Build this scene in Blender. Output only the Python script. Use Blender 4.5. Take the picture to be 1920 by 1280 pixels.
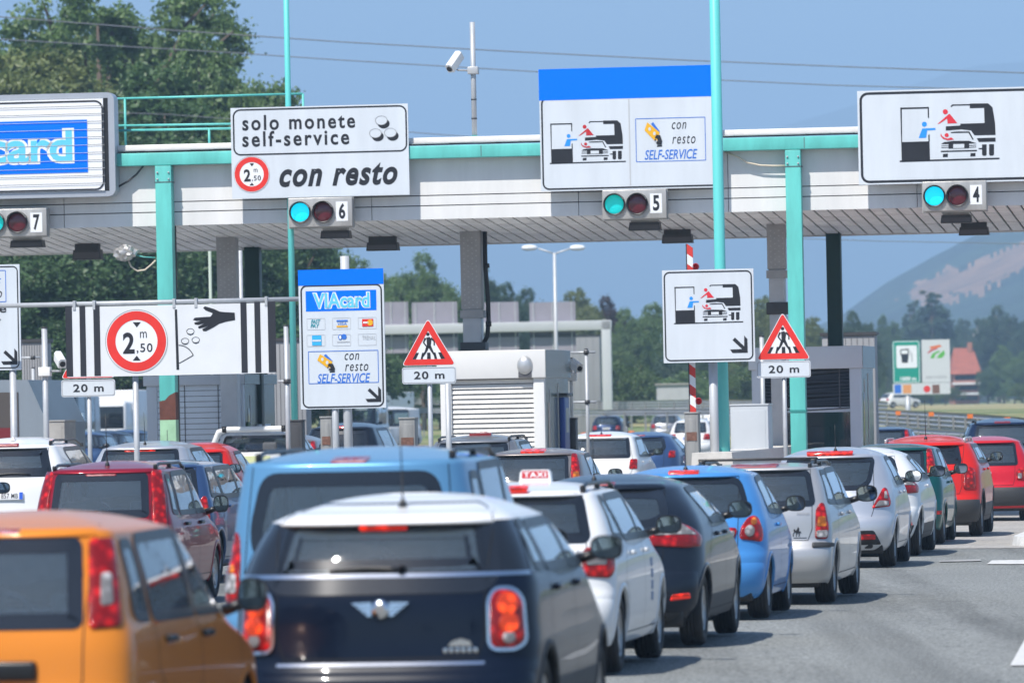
import bpy, bmesh, math, random
from mathutils import Vector, Matrix
SC = bpy.context.scene
for o in list(bpy.data.objects): bpy.data.objects.remove(o)
COL = SC.collection
random.seed(7)
PI = math.pi

# ------------------------------------------------------------------ camera
FPX = 12800.0                       # focal length in photo pixels (240 mm on 36 mm, 1920 px wide)
CAM_Z = 2.085
ROLL = 0.0205
PITCH = math.atan(120.0 / FPX)
cam_d = bpy.data.cameras.new('camera'); cam = bpy.data.objects.new('camera', cam_d); COL.objects.link(cam)
cam_d.lens = 240.0; cam_d.sensor_width = 36.0; cam_d.clip_start = 1.0; cam_d.clip_end = 60000.0
FW = Vector((0, math.cos(PITCH), math.sin(PITCH)))
R0 = Vector((1, 0, 0)); U0 = R0.cross(FW)
RT = (R0 * math.cos(ROLL) - U0 * math.sin(ROLL)).normalized()
UP = RT.cross(FW).normalized()
CP = Vector((0, 0, CAM_Z))
cam.matrix_world = Matrix(((RT.x, UP.x, -FW.x, CP.x), (RT.y, UP.y, -FW.y, CP.y), (RT.z, UP.z, -FW.z, CP.z), (0, 0, 0, 1)))
cam_d.dof.use_dof = True; cam_d.dof.focus_distance = 96.0; cam_d.dof.aperture_fstop = 4.8
SC.camera = cam

# ------------------------------------------------------------------ sky, sun, exposure
SUN_AZ = math.radians(180 + 33); SUN_EL = math.radians(54)
TO_SUN = Vector((math.sin(SUN_AZ) * math.cos(SUN_EL), math.cos(SUN_AZ) * math.cos(SUN_EL), math.sin(SUN_EL)))
W = bpy.data.worlds.new('World'); SC.world = W; W.use_nodes = True
nt = W.node_tree; bg = nt.nodes['Background']
sky = nt.nodes.new('ShaderNodeTexSky'); sky.sky_type = 'NISHITA'; sky.sun_disc = False
sky.sun_elevation = SUN_EL; sky.sun_rotation = SUN_AZ; sky.altitude = 200; sky.air_density = 1.0; sky.dust_density = 0.6; sky.ozone_density = 4.0
nt.links.new(sky.outputs[0], bg.inputs[0]); bg.inputs[1].default_value = 0.135
sd = bpy.data.lights.new('sun', 'SUN'); sun = bpy.data.objects.new('sun', sd); COL.objects.link(sun)
sd.energy = 5.0; sd.angle = math.radians(0.5); sd.color = (1.0, 0.95, 0.88)
sun.rotation_euler = TO_SUN.to_track_quat('Z', 'Y').to_euler(); sun.location = (0, 0, 300)
SC.view_settings.view_transform = 'Standard'; SC.view_settings.look = 'None'
SC.view_settings.exposure = 0.48; SC.view_settings.gamma = 1.0
SC.render.engine = 'CYCLES'
cy = SC.cycles
cy.use_denoising = True; cy.max_bounces = 7; cy.transparent_max_bounces = 16; cy.volume_bounces = 0
cy.caustics_reflective = False; cy.caustics_refractive = False; cy.sample_clamp_indirect = 6.0

# ------------------------------------------------------------------ photo geometry -> world
def ray(u, v): return (FW + RT * ((u - 960) / FPX) + UP * ((640 - v) / FPX))
def P(u, v, d): return CP + ray(u, v) * d
def hor(u): return 760 - ROLL * (u - 960)
def gz(x, y=0.0): return -0.20 * math.tanh(max(x, -2.0) / 13.0)
def ground(u, d):
    """point of the ground seen at column u, at depth d"""
    z = 0.0; p = None
    for _ in range(4):
        p = P(u, hor(u) + FPX / d * (CAM_Z - z), d); z = gz(p.x, p.y)
    return Vector((p.x, p.y, z))
PSI = math.radians(7.35)            # the lanes run this far to the right of the view

class Frame:
    """an upright frame: x to the right, y along the lane, z up"""
    def __init__(s, org, psi=PSI):
        s.o = Vector(org); s.psi = psi
        s.X = Vector((math.cos(psi), -math.sin(psi), 0)); s.Y = Vector((math.sin(psi), math.cos(psi), 0))
    def hit(s, u, v, y=0.0):
        r = ray(u, v); o = s.o + s.Y * y
        t = (o - CP).dot(s.Y) / r.dot(s.Y); q = CP + r * t - s.o
        return q.dot(s.X), q.z
    def zhit(s, u, v, z):
        r = ray(u, v); t = (s.o.z + z - CP.z) / r.z; q = CP + r * t - s.o
        return q.dot(s.X), q.dot(s.Y)
    def w(s, x, y, z): return s.o + s.X * x + s.Y * y + Vector((0, 0, z))

# ------------------------------------------------------------------ materials
def lin(c):
    c = c / 255.0
    return c / 12.92 if c <= 0.04045 else ((c + 0.055) / 1.055) ** 2.4
def S(r, g, b, k=1.0): return (lin(r) * k, lin(g) * k, lin(b) * k)
MATS = {}
def mat(name, col, rough=0.5, metal=0.0, coat=0.0, emit=0.0, var=0.0, vs=3.0, bump=0.0, bs=40.0, spec=0.5, back=None, ecol=None, streak=False, coatr=0.03):
    if name in MATS: return MATS[name]
    m = bpy.data.materials.new(name); m.use_nodes = True; t = m.node_tree; b = t.nodes['Principled BSDF']
    c = (col[0], col[1], col[2], 1)
    b.inputs['Base Color'].default_value = c; b.inputs['Roughness'].default_value = rough; b.inputs['Metallic'].default_value = metal
    b.inputs['Coat Weight'].default_value = coat; b.inputs['Coat Roughness'].default_value = coatr; b.inputs['Specular IOR Level'].default_value = spec
    if emit:
        b.inputs['Emission Color'].default_value = (*(ecol or col), 1); b.inputs['Emission Strength'].default_value = emit
    if var or bump:
        tc = t.nodes.new('ShaderNodeTexCoord'); src = tc.outputs['Object']
        if streak:
            mp = t.nodes.new('ShaderNodeMapping'); mp.inputs['Scale'].default_value = (1, 1, 0.16); t.links.new(src, mp.inputs[0]); src = mp.outputs[0]
    if var:
        n = t.nodes.new('ShaderNodeTexNoise'); n.inputs['Scale'].default_value = vs; n.inputs['Detail'].default_value = 6; n.inputs['Roughness'].default_value = 0.65
        t.links.new(src, n.inputs[0])
        r = t.nodes.new('ShaderNodeMapRange'); r.inputs[1].default_value = 0.3; r.inputs[2].default_value = 0.7; r.inputs[3].default_value = 1 - var; r.inputs[4].default_value = 1 + var * 0.6
        t.links.new(n.outputs[0], r.inputs[0])
        x = t.nodes.new('ShaderNodeVectorMath'); x.operation = 'SCALE'; x.inputs[0].default_value = col[:3]; t.links.new(r.outputs[0], x.inputs['Scale'])
        t.links.new(x.outputs[0], b.inputs['Base Color'])
    if bump:
        n2 = t.nodes.new('ShaderNodeTexNoise'); n2.inputs['Scale'].default_value = bs; n2.inputs['Detail'].default_value = 3; t.links.new(src, n2.inputs[0])
        bp = t.nodes.new('ShaderNodeBump'); bp.inputs['Strength'].default_value = bump; bp.inputs['Distance'].default_value = 0.01
        t.links.new(n2.outputs[0], bp.inputs['Height']); t.links.new(bp.outputs[0], b.inputs['Normal'])
    if back is not None:            # the trim on the inside of a car shell
        out = t.nodes['Material Output']; d = t.nodes.new('ShaderNodeBsdfDiffuse'); d.inputs[0].default_value = (*back, 1)
        g = t.nodes.new('ShaderNodeNewGeometry'); mx = t.nodes.new('ShaderNodeMixShader')
        t.links.new(g.outputs['Backfacing'], mx.inputs[0]); t.links.new(b.outputs[0], mx.inputs[1]); t.links.new(d.outputs[0], mx.inputs[2]); t.links.new(mx.outputs[0], out.inputs[0])
    MATS[name] = m
    return m
def lens(name, col, emit=0.0, ecol=None, ribs=170.0):
    """moulded lamp glass: fine ribs and darker pockets inside the lens"""
    m = mat(name, col, .14, 0, .6, emit, 0, 3, 0, 40, .3, None, ecol); t = m.node_tree; b = t.nodes['Principled BSDF']
    tc = t.nodes.new('ShaderNodeTexCoord'); w = t.nodes.new('ShaderNodeTexWave'); w.bands_direction = 'Z'; w.inputs['Scale'].default_value = ribs / 6.28; w.inputs['Distortion'].default_value = .4
    v = t.nodes.new('ShaderNodeTexVoronoi'); v.inputs['Scale'].default_value = 15; t.links.new(tc.outputs['Object'], w.inputs[0]); t.links.new(tc.outputs['Object'], v.inputs[0])
    a = t.nodes.new('ShaderNodeMath'); a.operation = 'MULTIPLY'; t.links.new(w.outputs['Fac'], a.inputs[0]); a.inputs[1].default_value = .22
    c = t.nodes.new('ShaderNodeMapRange'); c.inputs[1].default_value = .05; c.inputs[2].default_value = .55; c.inputs[3].default_value = 1.25; c.inputs[4].default_value = .42; t.links.new(v.outputs['Distance'], c.inputs[0])
    s = t.nodes.new('ShaderNodeMath'); s.operation = 'SUBTRACT'; t.links.new(c.outputs[0], s.inputs[0]); t.links.new(a.outputs[0], s.inputs[1]); s.use_clamp = True
    x = t.nodes.new('ShaderNodeVectorMath'); x.operation = 'SCALE'; x.inputs[0].default_value = col[:3]; t.links.new(s.outputs[0], x.inputs['Scale']); t.links.new(x.outputs[0], b.inputs['Base Color'])
    if emit:
        e = t.nodes.new('ShaderNodeMath'); e.operation = 'MULTIPLY'; e.inputs[1].default_value = emit; t.links.new(s.outputs[0], e.inputs[0]); t.links.new(e.outputs[0], b.inputs['Emission Strength'])
    bp = t.nodes.new('ShaderNodeBump'); bp.inputs['Strength'].default_value = .35; bp.inputs['Distance'].default_value = .01; t.links.new(w.outputs['Fac'], bp.inputs['Height']); t.links.new(bp.outputs[0], b.inputs['Normal'])
    return m
def glass(name, tint, refl=1.0, dust_sheen=.07):
    if name in MATS: return MATS[name]
    m = bpy.data.materials.new(name); m.use_nodes = True; t = m.node_tree; t.nodes.remove(t.nodes['Principled BSDF']); out = t.nodes['Material Output']
    tr = t.nodes.new('ShaderNodeBsdfTransparent'); tr.inputs[0].default_value = (*tint, 1)
    df = t.nodes.new('ShaderNodeBsdfDiffuse'); df.inputs[0].default_value = (.42, .58, .70, 1); m0 = t.nodes.new('ShaderNodeMixShader'); m0.inputs[0].default_value = dust_sheen; t.links.new(tr.outputs[0], m0.inputs[1]); t.links.new(df.outputs[0], m0.inputs[2])  # bluish diffuse veil: dust plus sky sheen painted into the pane
    gl = t.nodes.new('ShaderNodeBsdfGlossy'); gl.inputs['Roughness'].default_value = 0.03; gl.inputs[0].default_value = (1, 1, 1, 1)
    fr = t.nodes.new('ShaderNodeFresnel'); fr.inputs[0].default_value = 1.55
    ml = t.nodes.new('ShaderNodeMath'); ml.operation = 'MULTIPLY'; ml.inputs[1].default_value = refl; ml.use_clamp = True
    mx = t.nodes.new('ShaderNodeMixShader'); t.links.new(fr.outputs[0], ml.inputs[0]); t.links.new(ml.outputs[0], mx.inputs[0]); t.links.new(m0.outputs[0], mx.inputs[1]); t.links.new(gl.outputs[0], mx.inputs[2])
    t.links.new(mx.outputs[0], out.inputs[0]); MATS[name] = m
    return m

# ------------------------------------------------------------------ mesh building
class MB:
    def __init__(s): s.v = []; s.f = []; s.m = []; s.mats = []; s.sm = []
    def mi(s, m):
        if m not in s.mats: s.mats.append(m)
        return s.mats.index(m)
    def add(s, vs, fs, m, smooth=False):
        k = len(s.v); s.v += [tuple(p) for p in vs]; i = s.mi(m)
        for f in fs: s.f.append(tuple(a + k for a in f)); s.m.append(i); s.sm.append(smooth)
    def box(s, x0, x1, y0, y1, z0, z1, m, bev=0.0):
        if x0 > x1: x0, x1 = x1, x0
        if y0 > y1: y0, y1 = y1, y0
        if z0 > z1: z0, z1 = z1, z0
        if bev <= 0:
            vs = [(x, y, z) for z in (z0, z1) for x, y in ((x0, y0), (x1, y0), (x1, y1), (x0, y1))]
            s.add(vs, [(3, 2, 1, 0), (4, 5, 6, 7), (0, 1, 5, 4), (1, 2, 6, 5), (2, 3, 7, 6), (3, 0, 4, 7)], m); return
        bm = bmesh.new(); bmesh.ops.create_cube(bm, size=1.0)
        for w in bm.verts: w.co = Vector(((x0 + x1) / 2 + w.co.x * (x1 - x0), (y0 + y1) / 2 + w.co.y * (y1 - y0), (z0 + z1) / 2 + w.co.z * (z1 - z0)))
        bmesh.ops.bevel(bm, geom=list(bm.edges), offset=bev, segments=3, affect='EDGES', profile=0.5)
        bm.verts.index_update()
        s.add([w.co[:] for w in bm.verts], [[w.index for w in f.verts] for f in bm.faces], m, True); bm.free()
    def tube(s, pts, r, m, n=12, cap=True):
        pts = [Vector(p) for p in pts]; rs = r if isinstance(r, (list, tuple)) else [r] * len(pts)
        rings = []; ref = None
        for i, p in enumerate(pts):
            a = pts[max(i - 1, 0)]; b = pts[min(i + 1, len(pts) - 1)]; d = (b - a).normalized()
            if ref is None: ref = Vector((0, 0, 1)) if abs(d.z) < 0.9 else Vector((0, 1, 0))
            e = d.cross(ref).normalized(); ref = e.cross(d).normalized()
            rings.append([p + (e * math.cos(2 * PI * k / n) + ref * math.sin(2 * PI * k / n)) * rs[i] for k in range(n)])
        vs = [q for g in rings for q in g]; fs = []
        for i in range(len(pts) - 1):
            for k in range(n):
                fs.append((i * n + k, (i + 1) * n + k, (i + 1) * n + (k + 1) % n, i * n + (k + 1) % n))
        s.add(vs, fs, m, True)
        if cap:
            k0 = len(s.v) - len(vs); i = s.mi(m)
            s.f.append(tuple(k0 + k for k in range(n))); s.m.append(i); s.sm.append(False)
            s.f.append(tuple(k0 + len(vs) - 1 - k for k in range(n))); s.m.append(i); s.sm.append(False)
    def lathe(s, prof, m, org=(0, 0, 0), axis='X', n=32, smooth=True):
        """prof: (along the axis, radius)"""
        vs = []; fs = []
        for h, r in prof:
            for k in range(n):
                c, q = math.cos(2 * PI * k / n) * r, math.sin(2 * PI * k / n) * r
                p = (h, c, q) if axis == 'X' else ((c, h, q) if axis == 'Y' else (c, q, h))
                vs.append((p[0] + org[0], p[1] + org[1], p[2] + org[2]))
        for i in range(len(prof) - 1):
            for k in range(n): fs.append((i * n + k, i * n + (k + 1) % n, (i + 1) * n + (k + 1) % n, (i + 1) * n + k))
        s.add(vs, fs, m, smooth)
    def prism(s, pts, y0, y1, m, smooth=False):
        """outline in x,z (seen from -y, counter-clockwise), thick from y0 (front) to y1"""
        n = len(pts); vs = [(x, y0, z) for x, z in pts] + [(x, y1, z) for x, z in pts]
        fs = [tuple(range(n)), tuple(range(2 * n - 1, n - 1, -1))] + [((k + 1) % n, k, k + n, (k + 1) % n + n) for k in range(n)]
        s.add(vs, fs, m, smooth)
    def build(s, name, parent=None, loc=None, rz=None, mtx=None):
        me = bpy.data.meshes.new(name); me.from_pydata(s.v, [], s.f)
        for m in s.mats: me.materials.append(m)
        me.polygons.foreach_set('material_index', s.m); me.polygons.foreach_set('use_smooth', s.sm)
        me.update()
        o = bpy.data.objects.new(name, me); COL.objects.link(o)
        if parent is not None: o.parent = parent
        if loc is not None: o.location = loc
        if rz is not None: o.rotation_euler = (0, 0, rz)
        return o
def tag(o, label, cat, group=None, kind=None):
    if label: o['label'] = label
    if cat: o['category'] = cat
    if group: o['group'] = group
    if kind: o['kind'] = kind
    return o
def thing(name, label, cat, loc=(0, 0, 0), psi=0.0, group=None):
    o = bpy.data.objects.new(name, None); COL.objects.link(o); o.empty_display_size = 0.2
    o.location = loc; o.rotation_euler = (0, 0, -psi)
    return tag(o, label, cat, group)
def copy_tree(o, parent=None):
    c = o.copy(); COL.objects.link(c); c.parent = parent
    for ch in list(o.children): copy_tree(ch, c)
    return c
def rrect(x0, x1, z0, z1, r, n=6):
    p = []
    for cx, cz, a in ((x1 - r, z0 + r, -90), (x1 - r, z1 - r, 0), (x0 + r, z1 - r, 90), (x0 + r, z0 + r, 180)):
        for k in range(n + 1): t = math.radians(a + 90 * k / n); p.append((cx + r * math.cos(t), cz + r * math.sin(t)))
    return p
def circ(cx, cz, r, n=40, rz=None): return [(cx + r * math.cos(2 * PI * k / n), cz + (rz or r) * math.sin(2 * PI * k / n)) for k in range(n)]
def fillet(pts, r, n=5):
    """round the corners of a polygon; r one number or one per corner"""
    out = []; N = len(pts)
    for i in range(N):
        a, b, c = Vector(pts[i - 1]), Vector(pts[i]), Vector(pts[(i + 1) % N])
        ri = r[i] if isinstance(r, (list, tuple)) else r
        k = min(ri, (a - b).length * 0.48, (c - b).length * 0.48)
        if k <= 1e-5: out.append(tuple(b)); continue
        p, q = b + (a - b).normalized() * k, b + (c - b).normalized() * k
        for j in range(n + 1):
            t = j / n; out.append(tuple(p * (1 - t) ** 2 + b * 2 * t * (1 - t) + q * t * t))
    return out
_FONTCACHE = {}
def text_shape(s, shear=0.0, bold=0.0, space=1.0):
    key = (s, shear, bold, space)
    if key in _FONTCACHE: return _FONTCACHE[key]
    c = bpy.data.curves.new('letters', 'FONT'); c.body = s; c.shear = shear; c.offset = bold; c.space_character = space; c.resolution_u = 4
    o = bpy.data.objects.new('letters', c); COL.objects.link(o)
    dg = bpy.context.evaluated_depsgraph_get(); dg.update()
    me = o.evaluated_get(dg).to_mesh()
    vs = [(v.co.x, v.co.y) for v in me.vertices]; fs = [tuple(p.vertices) for p in me.polygons]
    nz = [p.normal.z for p in me.polygons]
    fs = [f if z > 0 else tuple(reversed(f)) for f, z in zip(fs, nz)]
    o.evaluated_get(dg).to_mesh_clear(); bpy.data.objects.remove(o); bpy.data.curves.remove(c)
    _FONTCACHE[key] = (vs, fs)
    return vs, fs
# ------------------------------------------------------------------ colours of the place
TEAL = mat('teal_paint', (0.12, 0.53, 0.48), 0.45, var=0.22, vs=3.0, streak=True)
MAST = mat('teal_mast_paint', (0.13, 0.60, 0.57), 0.4, var=0.05, vs=1.5, streak=True)
RUST = mat('rust_brown', (0.13, 0.045, 0.03), 0.8, var=0.3, vs=6)
PALEGREEN = mat('pale_green_paint', (0.30, 0.52, 0.33), 0.6, var=0.15, vs=4)
DGREEN = mat('dark_green_steel', (0.004, 0.035, 0.028), 0.5, var=0.15, vs=3)
PANEL = mat('white_cladding', (0.74, 0.74, 0.73), 0.42, var=0.10, vs=2.0, streak=True)
ROOFW = mat('white_roof_edge', (0.78, 0.76, 0.73), 0.5, var=0.12, vs=3)
GREYCOL = mat('grey_chequer_steel', (0.36, 0.36, 0.37), 0.5, 0.1, var=0.12, vs=4, bump=0.3, bs=30)
DARK = mat('dark_gap', (0.02, 0.02, 0.02), 0.8)
SEAM = mat('seam_grey', (0.10, 0.10, 0.11), 0.8)
GALV = mat('galvanised_steel', (0.46, 0.48, 0.50), 0.45, 0.2, var=0.12, vs=5)
ALU = mat('brushed_aluminium', (0.55, 0.56, 0.57), 0.38, 0.6, var=0.10, vs=4, streak=True)
SILVERBOX = mat('silver_signal_housing', (0.46, 0.45, 0.43), 0.4, 0.4, var=0.22, vs=6, streak=True)
SWHITE = mat('reflective_white', (0.62, 0.67, 0.72), 0.45, var=0.09, vs=2.2, streak=True)
SBLACK = mat('sign_black', (0.012, 0.013, 0.018), 0.5, var=0.2, vs=4)
SBLUE = mat('sign_blue', (0.0, 0.17, 0.92), 0.5, spec=.12)
SBLUE2 = mat('lettering_blue', (0.03, 0.16, 0.60), 0.45)
SRED = mat('sign_red', (0.72, 0.03, 0.02), 0.45, var=0.10, vs=3)
SCRIM = mat('sign_crimson', (0.50, 0.02, 0.03), 0.45)
SCYAN = mat('logo_cyan', (0.12, 0.56, 0.78), 0.45)
SPURE = mat('logo_white', (0.78, 0.80, 0.82), 0.45)
SYEL = mat('note_yellow', (0.80, 0.42, 0.01), 0.5)
SGREY = mat('print_grey', (0.30, 0.31, 0.33), 0.6)
SFAINT = mat('faded_print', (0.48, 0.50, 0.52), 0.6)
SPERSON = mat('pictogram_blue', (0.02, 0.28, 0.80), 0.45)
STEAL = mat('print_teal', (0.02, 0.30, 0.36), 0.5)
DGREY = mat('dark_grey_plastic', (0.045, 0.045, 0.048), 0.5)
CONC = mat('concrete', (0.33, 0.32, 0.30), 0.85, var=0.18, vs=5, bump=0.4, bs=60)
BLACKP = mat('black_plastic', (0.012, 0.012, 0.013), 0.45)
CREAM = mat('cream_cable', (0.62, 0.54, 0.42), 0.5)

# ------------------------------------------------------------------ toll canopy
_p = P(860, 411, 122.0)
FR = Frame((_p.x, _p.y, 0))
def zc(u, v, y=0.0): return FR.hit(u, v, y)[1]
def xc(u, v, y=0.0): return FR.hit(u, v, y)[0]
X0, X1 = xc(-330, 430), xc(2330, 380)
ZB = zc(900, 409)                       # bottom of the fascia = soffit level
canopy = thing('toll_canopy', 'long white clad toll plaza canopy with turquoise front beam and posts', 'canopy', FR.o, PSI)
z1, z2 = zc(900, 383), zc(900, 364)
zt = zc(900, 274)
b = MB()
seams = [xc(u, 390) for u in (-150, 120, 325, 697, 1085, 1366, 1720, 2000)]
edges = [X0] + seams + [X1]
for i in range(len(edges) - 1):
    a, c = edges[i] + 0.006, edges[i + 1] - 0.006
    b.box(a, c, 0, 0.08, ZB, z1 - 0.012, PANEL); b.box(a, c, 0.002, 0.08, z1 + 0.006, z2 - 0.012, PANEL)
    b.box(a, c, 0.004, 0.08, z2 + 0.006, zt, PANEL)
b.build('fascia', canopy)
b = MB(); b.box(X0, X1, 0.085, 0.12, ZB + 0.01, zt, SEAM); b.build('fascia_backing', canopy)
bk = 6.4; ZK = zc(800, 461, bk)          # the soffit falls towards the back
def zs_(y): return ZB + (ZK - ZB) * y / bk
def ysof(v): return bk * (v - 411.5) / 49.5
# soffit of long narrow metal planks
sof = MB()
PL1 = mat('soffit_plank', (0.88, 0.89, 0.90), 0.5, var=0.22, vs=2.0)
n = 104; wx = (X1 - X0) / n
rows = [0.10, bk * 0.30, bk * 0.66, bk]
for k in range(n):
    for j in range(3):
        xa, xb, ya, yb, e = X0 + k * wx + 0.02, X0 + (k + 1) * wx - 0.02, rows[j] + 0.02, rows[j + 1] - 0.06, 0.02 + 0.003 * ((k + j) % 2)
        sof.add([(xa, ya, zs_(ya) + e), (xb, ya, zs_(ya) + e), (xb, yb, zs_(yb) + e), (xa, yb, zs_(yb) + e), (xa, ya, zs_(ya) + .05), (xb, ya, zs_(ya) + .05), (xb, yb, zs_(yb) + .05), (xa, yb, zs_(yb) + .05)], [(3, 2, 1, 0), (0, 1, 5, 4), (1, 2, 6, 5), (2, 3, 7, 6), (3, 0, 4, 7), (4, 5, 6, 7)], PL1)
sof.build('soffit', canopy)
b = MB(); b.add([(X0, .1, zs_(.1) + .06), (X1, .1, zs_(.1) + .06), (X1, bk, ZK + .06), (X0, bk, ZK + .06), (X0, .1, zs_(.1) + .12), (X1, .1, zs_(.1) + .12), (X1, bk, ZK + .12), (X0, bk, ZK + .12)], [(3, 2, 1, 0), (4, 5, 6, 7), (0, 1, 5, 4), (1, 2, 6, 5), (2, 3, 7, 6), (3, 0, 4, 7)], DARK); b.box(X0, X1, bk - 0.05, bk + 0.05, ZK, ZB + 1.2, PANEL); b.box(X0, X1, 0.12, bk, zt - 0.1, zt, SEAM); b.build('roof_deck', canopy)
b = MB(); b.box(X0, X1, -0.27, -0.05, zc(900, 295, -.27), zc(900, 271, -.27), TEAL, 0.012)
for u in (500, 700, 905, 1130, 1280, 1510, 1700): b.box(xc(u, 285), xc(u, 285) + 0.012, -0.273, -0.26, zc(900, 293, -.27), zc(900, 273, -.27), SEAM)
b.build('front_beam', canopy)
b = MB(); zr = zc(900, 271, -.27)
for k in range(60):
    x = X0 + (X1 - X0) * k / 60
    b.box(x, x + (X1 - X0) / 60 - 0.012, -0.22, 0.5, zr + 0.035 + 0.006 * random.random(), zr + 0.045, GALV)
b.box(X0, X1, -0.16, 0.6, zr + 0.045, zr + 0.15, ROOFW, 0.02)
b.build('roof_edge', canopy)
for (u0, u1, vt, rusty) in ((290, 320, 300, True), (1471, 1500, 258, False)):
    x = (xc(u0, vt, -.3) + xc(u1, vt, -.3)) / 2; w = (xc(u1, vt, -.3) - xc(u0, vt, -.3)) / 2
    b = MB(); zt_ = zc(900, 296, -.27)
    if rusty:
        za, zb_ = zc(310, 752, -.3), zc(310, 787, -.3)
        b.box(x - w, x + w, -0.30, -0.02, za, zt_, TEAL, 0.01)
        b.prism([(x - w - .001, zb_), (x + w + .001, zb_), (x + w + .001, za + .16), (x + w * .2, za + .10), (x - w * .3, za + .02), (x - w - .001, za)], -0.303, -0.018, RUST)
        b.box(x - w - .001, x + w + .001, -0.302, -0.019, gz(0), zb_, PALEGREEN, 0.004)
        b.box(x - .02, x - .012, -.308, -.30, zb_ - .5, zb_ - .18, SEAM)
    else:
        b.box(x - w, x + w, -0.30, -0.02, -0.4, zt_, TEAL, 0.01); zz = zc(1500, 770, -.3); b.box(x - w - .01, x + w + .01, -0.312, -0.01, zz - .02, zz + .02, mat('dark_teal_joint', (0.03, 0.25, 0.23), 0.6))  # darker teal band around the post
    for vz in (0.12, 0.24):            # bolts of the joint plate below the beam
        for dx in (-.7, .7): b.lathe([(-.325, .001), (-.322, .016), (-.30, .018)], GALV, (x + dx * w, 0, zt_ - vz), 'Y', 8)
    b.box(x - w - .012, x + w + .012, -.306, -.01, zt_ - .30, zt_ - .285, SEAM)
    b.build('portal_post', canopy)
SHINE = mat('chequer_plate', (0.50, 0.50, 0.51), 0.4, 0.2, var=0.1, vs=3)
for (u0, u1, vt, vsp) in ((405, 440, 436, 560), (862, 900, 437, 580), (1437, 1470, 420, 505)):
    yy = ysof(437); x0_, x1_ = xc(u0, vt, yy), xc(u1, vt, yy); zs = zc(u0, vsp, yy)
    b = MB(); b.box(x0_, x1_, yy, yy + 0.4, zs, zs_(yy) + 0.04, GREYCOL, 0.008); b.box(x0_ + .02, x1_ - .02, yy + .02, yy + 0.4, -0.4, zs, SHINE, 0.008)
    b.box(x0_ - .02, x1_ + .03, yy - .02, yy + 0.42, zs - .16, zs - .02, GREYCOL)
    zz = zc(u0, vsp + 62, yy); b.box(x0_ - .03, x1_ + .06, yy - .03, yy + 0.45, zz - .22, zz, DGREY, 0.01)
    for ii in range(14):            # raised diamonds of the chequer plate
        for jj in range(4):
            cx = x0_ + .07 + jj * .075; cz = zs_(yy) - .1 - ii * .095 - (jj % 2) * .047
            if cz > zs: b.prism([(cx - .018, cz), (cx, cz - .012), (cx + .018, cz), (cx, cz + .012)], yy - .003, yy, SHINE)
    b.build('support_column', canopy)
for (u0, u1, vt) in ((457, 485, 455), (1548, 1575, 434)):
    yy = bk - .45; x0_, x1_ = xc(u0, vt, yy), xc(u1, vt, yy)
    b = MB(); b.box(x0_, x1_, yy, yy + 0.3, -0.4, ZK + 0.15, DGREEN, 0.01); b.build('rear_post', canopy)
yy = ysof(437) + .2
b = MB(); g = lambda u, v: (xc(u, v, yy), yy, zc(u, v, yy))
b.tube([(g(909, 437)[0], yy, zs_(yy) + .03), g(910, 500), g(915, 560), g(916, 600), g(914, 630), g(904, 648), g(896, 650)], 0.042, BLACKP, 10)
b.tube([g(912, 494), g(912.5, 502)], 0.055, BLACKP, 10); b.tube([g(916, 602), g(916, 612)], 0.055, BLACKP, 10)
b.build('drain_pipe', canopy)
x = xc(327, 460, 0.4); b = MB(); b.tube([(x, 0.4, -0.3), (x, 0.4, ZB)], 0.04, DGREY, 10); b.build('drain_pipe', canopy)

# handrail on the roof
hr = thing('roof_handrail', 'thin turquoise handrail on the canopy roof behind the blue card sign', 'railing', FR.o, PSI)
b = MB(); Y = 0.6
h = lambda u, v: (xc(u, v, Y), Y, zc(u, v, Y))
b.tube([h(160, 187), h(568, 176)], 0.022, TEAL, 8); b.tube([h(160, 237), h(600, 230)], 0.022, TEAL, 8); b.build('rail', hr)
b = MB(); Y = 0.3; b.tube([h(160, 246), h(600, 238)], 0.022, TEAL, 8); b.build('rail', hr)
for (u, v) in ((234, 185), (568, 176)):
    Y = 0.6; b = MB(); x, _, z = h(u, v); b.tube([(x, Y, zr), (x, Y, z)], 0.022, TEAL, 8); b.build('baluster', hr)
Y = 0.3; b = MB(); x, _, z = h(392, 242); b.tube([(x, Y, zr), (x, Y, z)], 0.022, TEAL, 8); b.build('baluster', hr)
for (u, v) in ((70, 450), (720, 430)): pass

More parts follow.
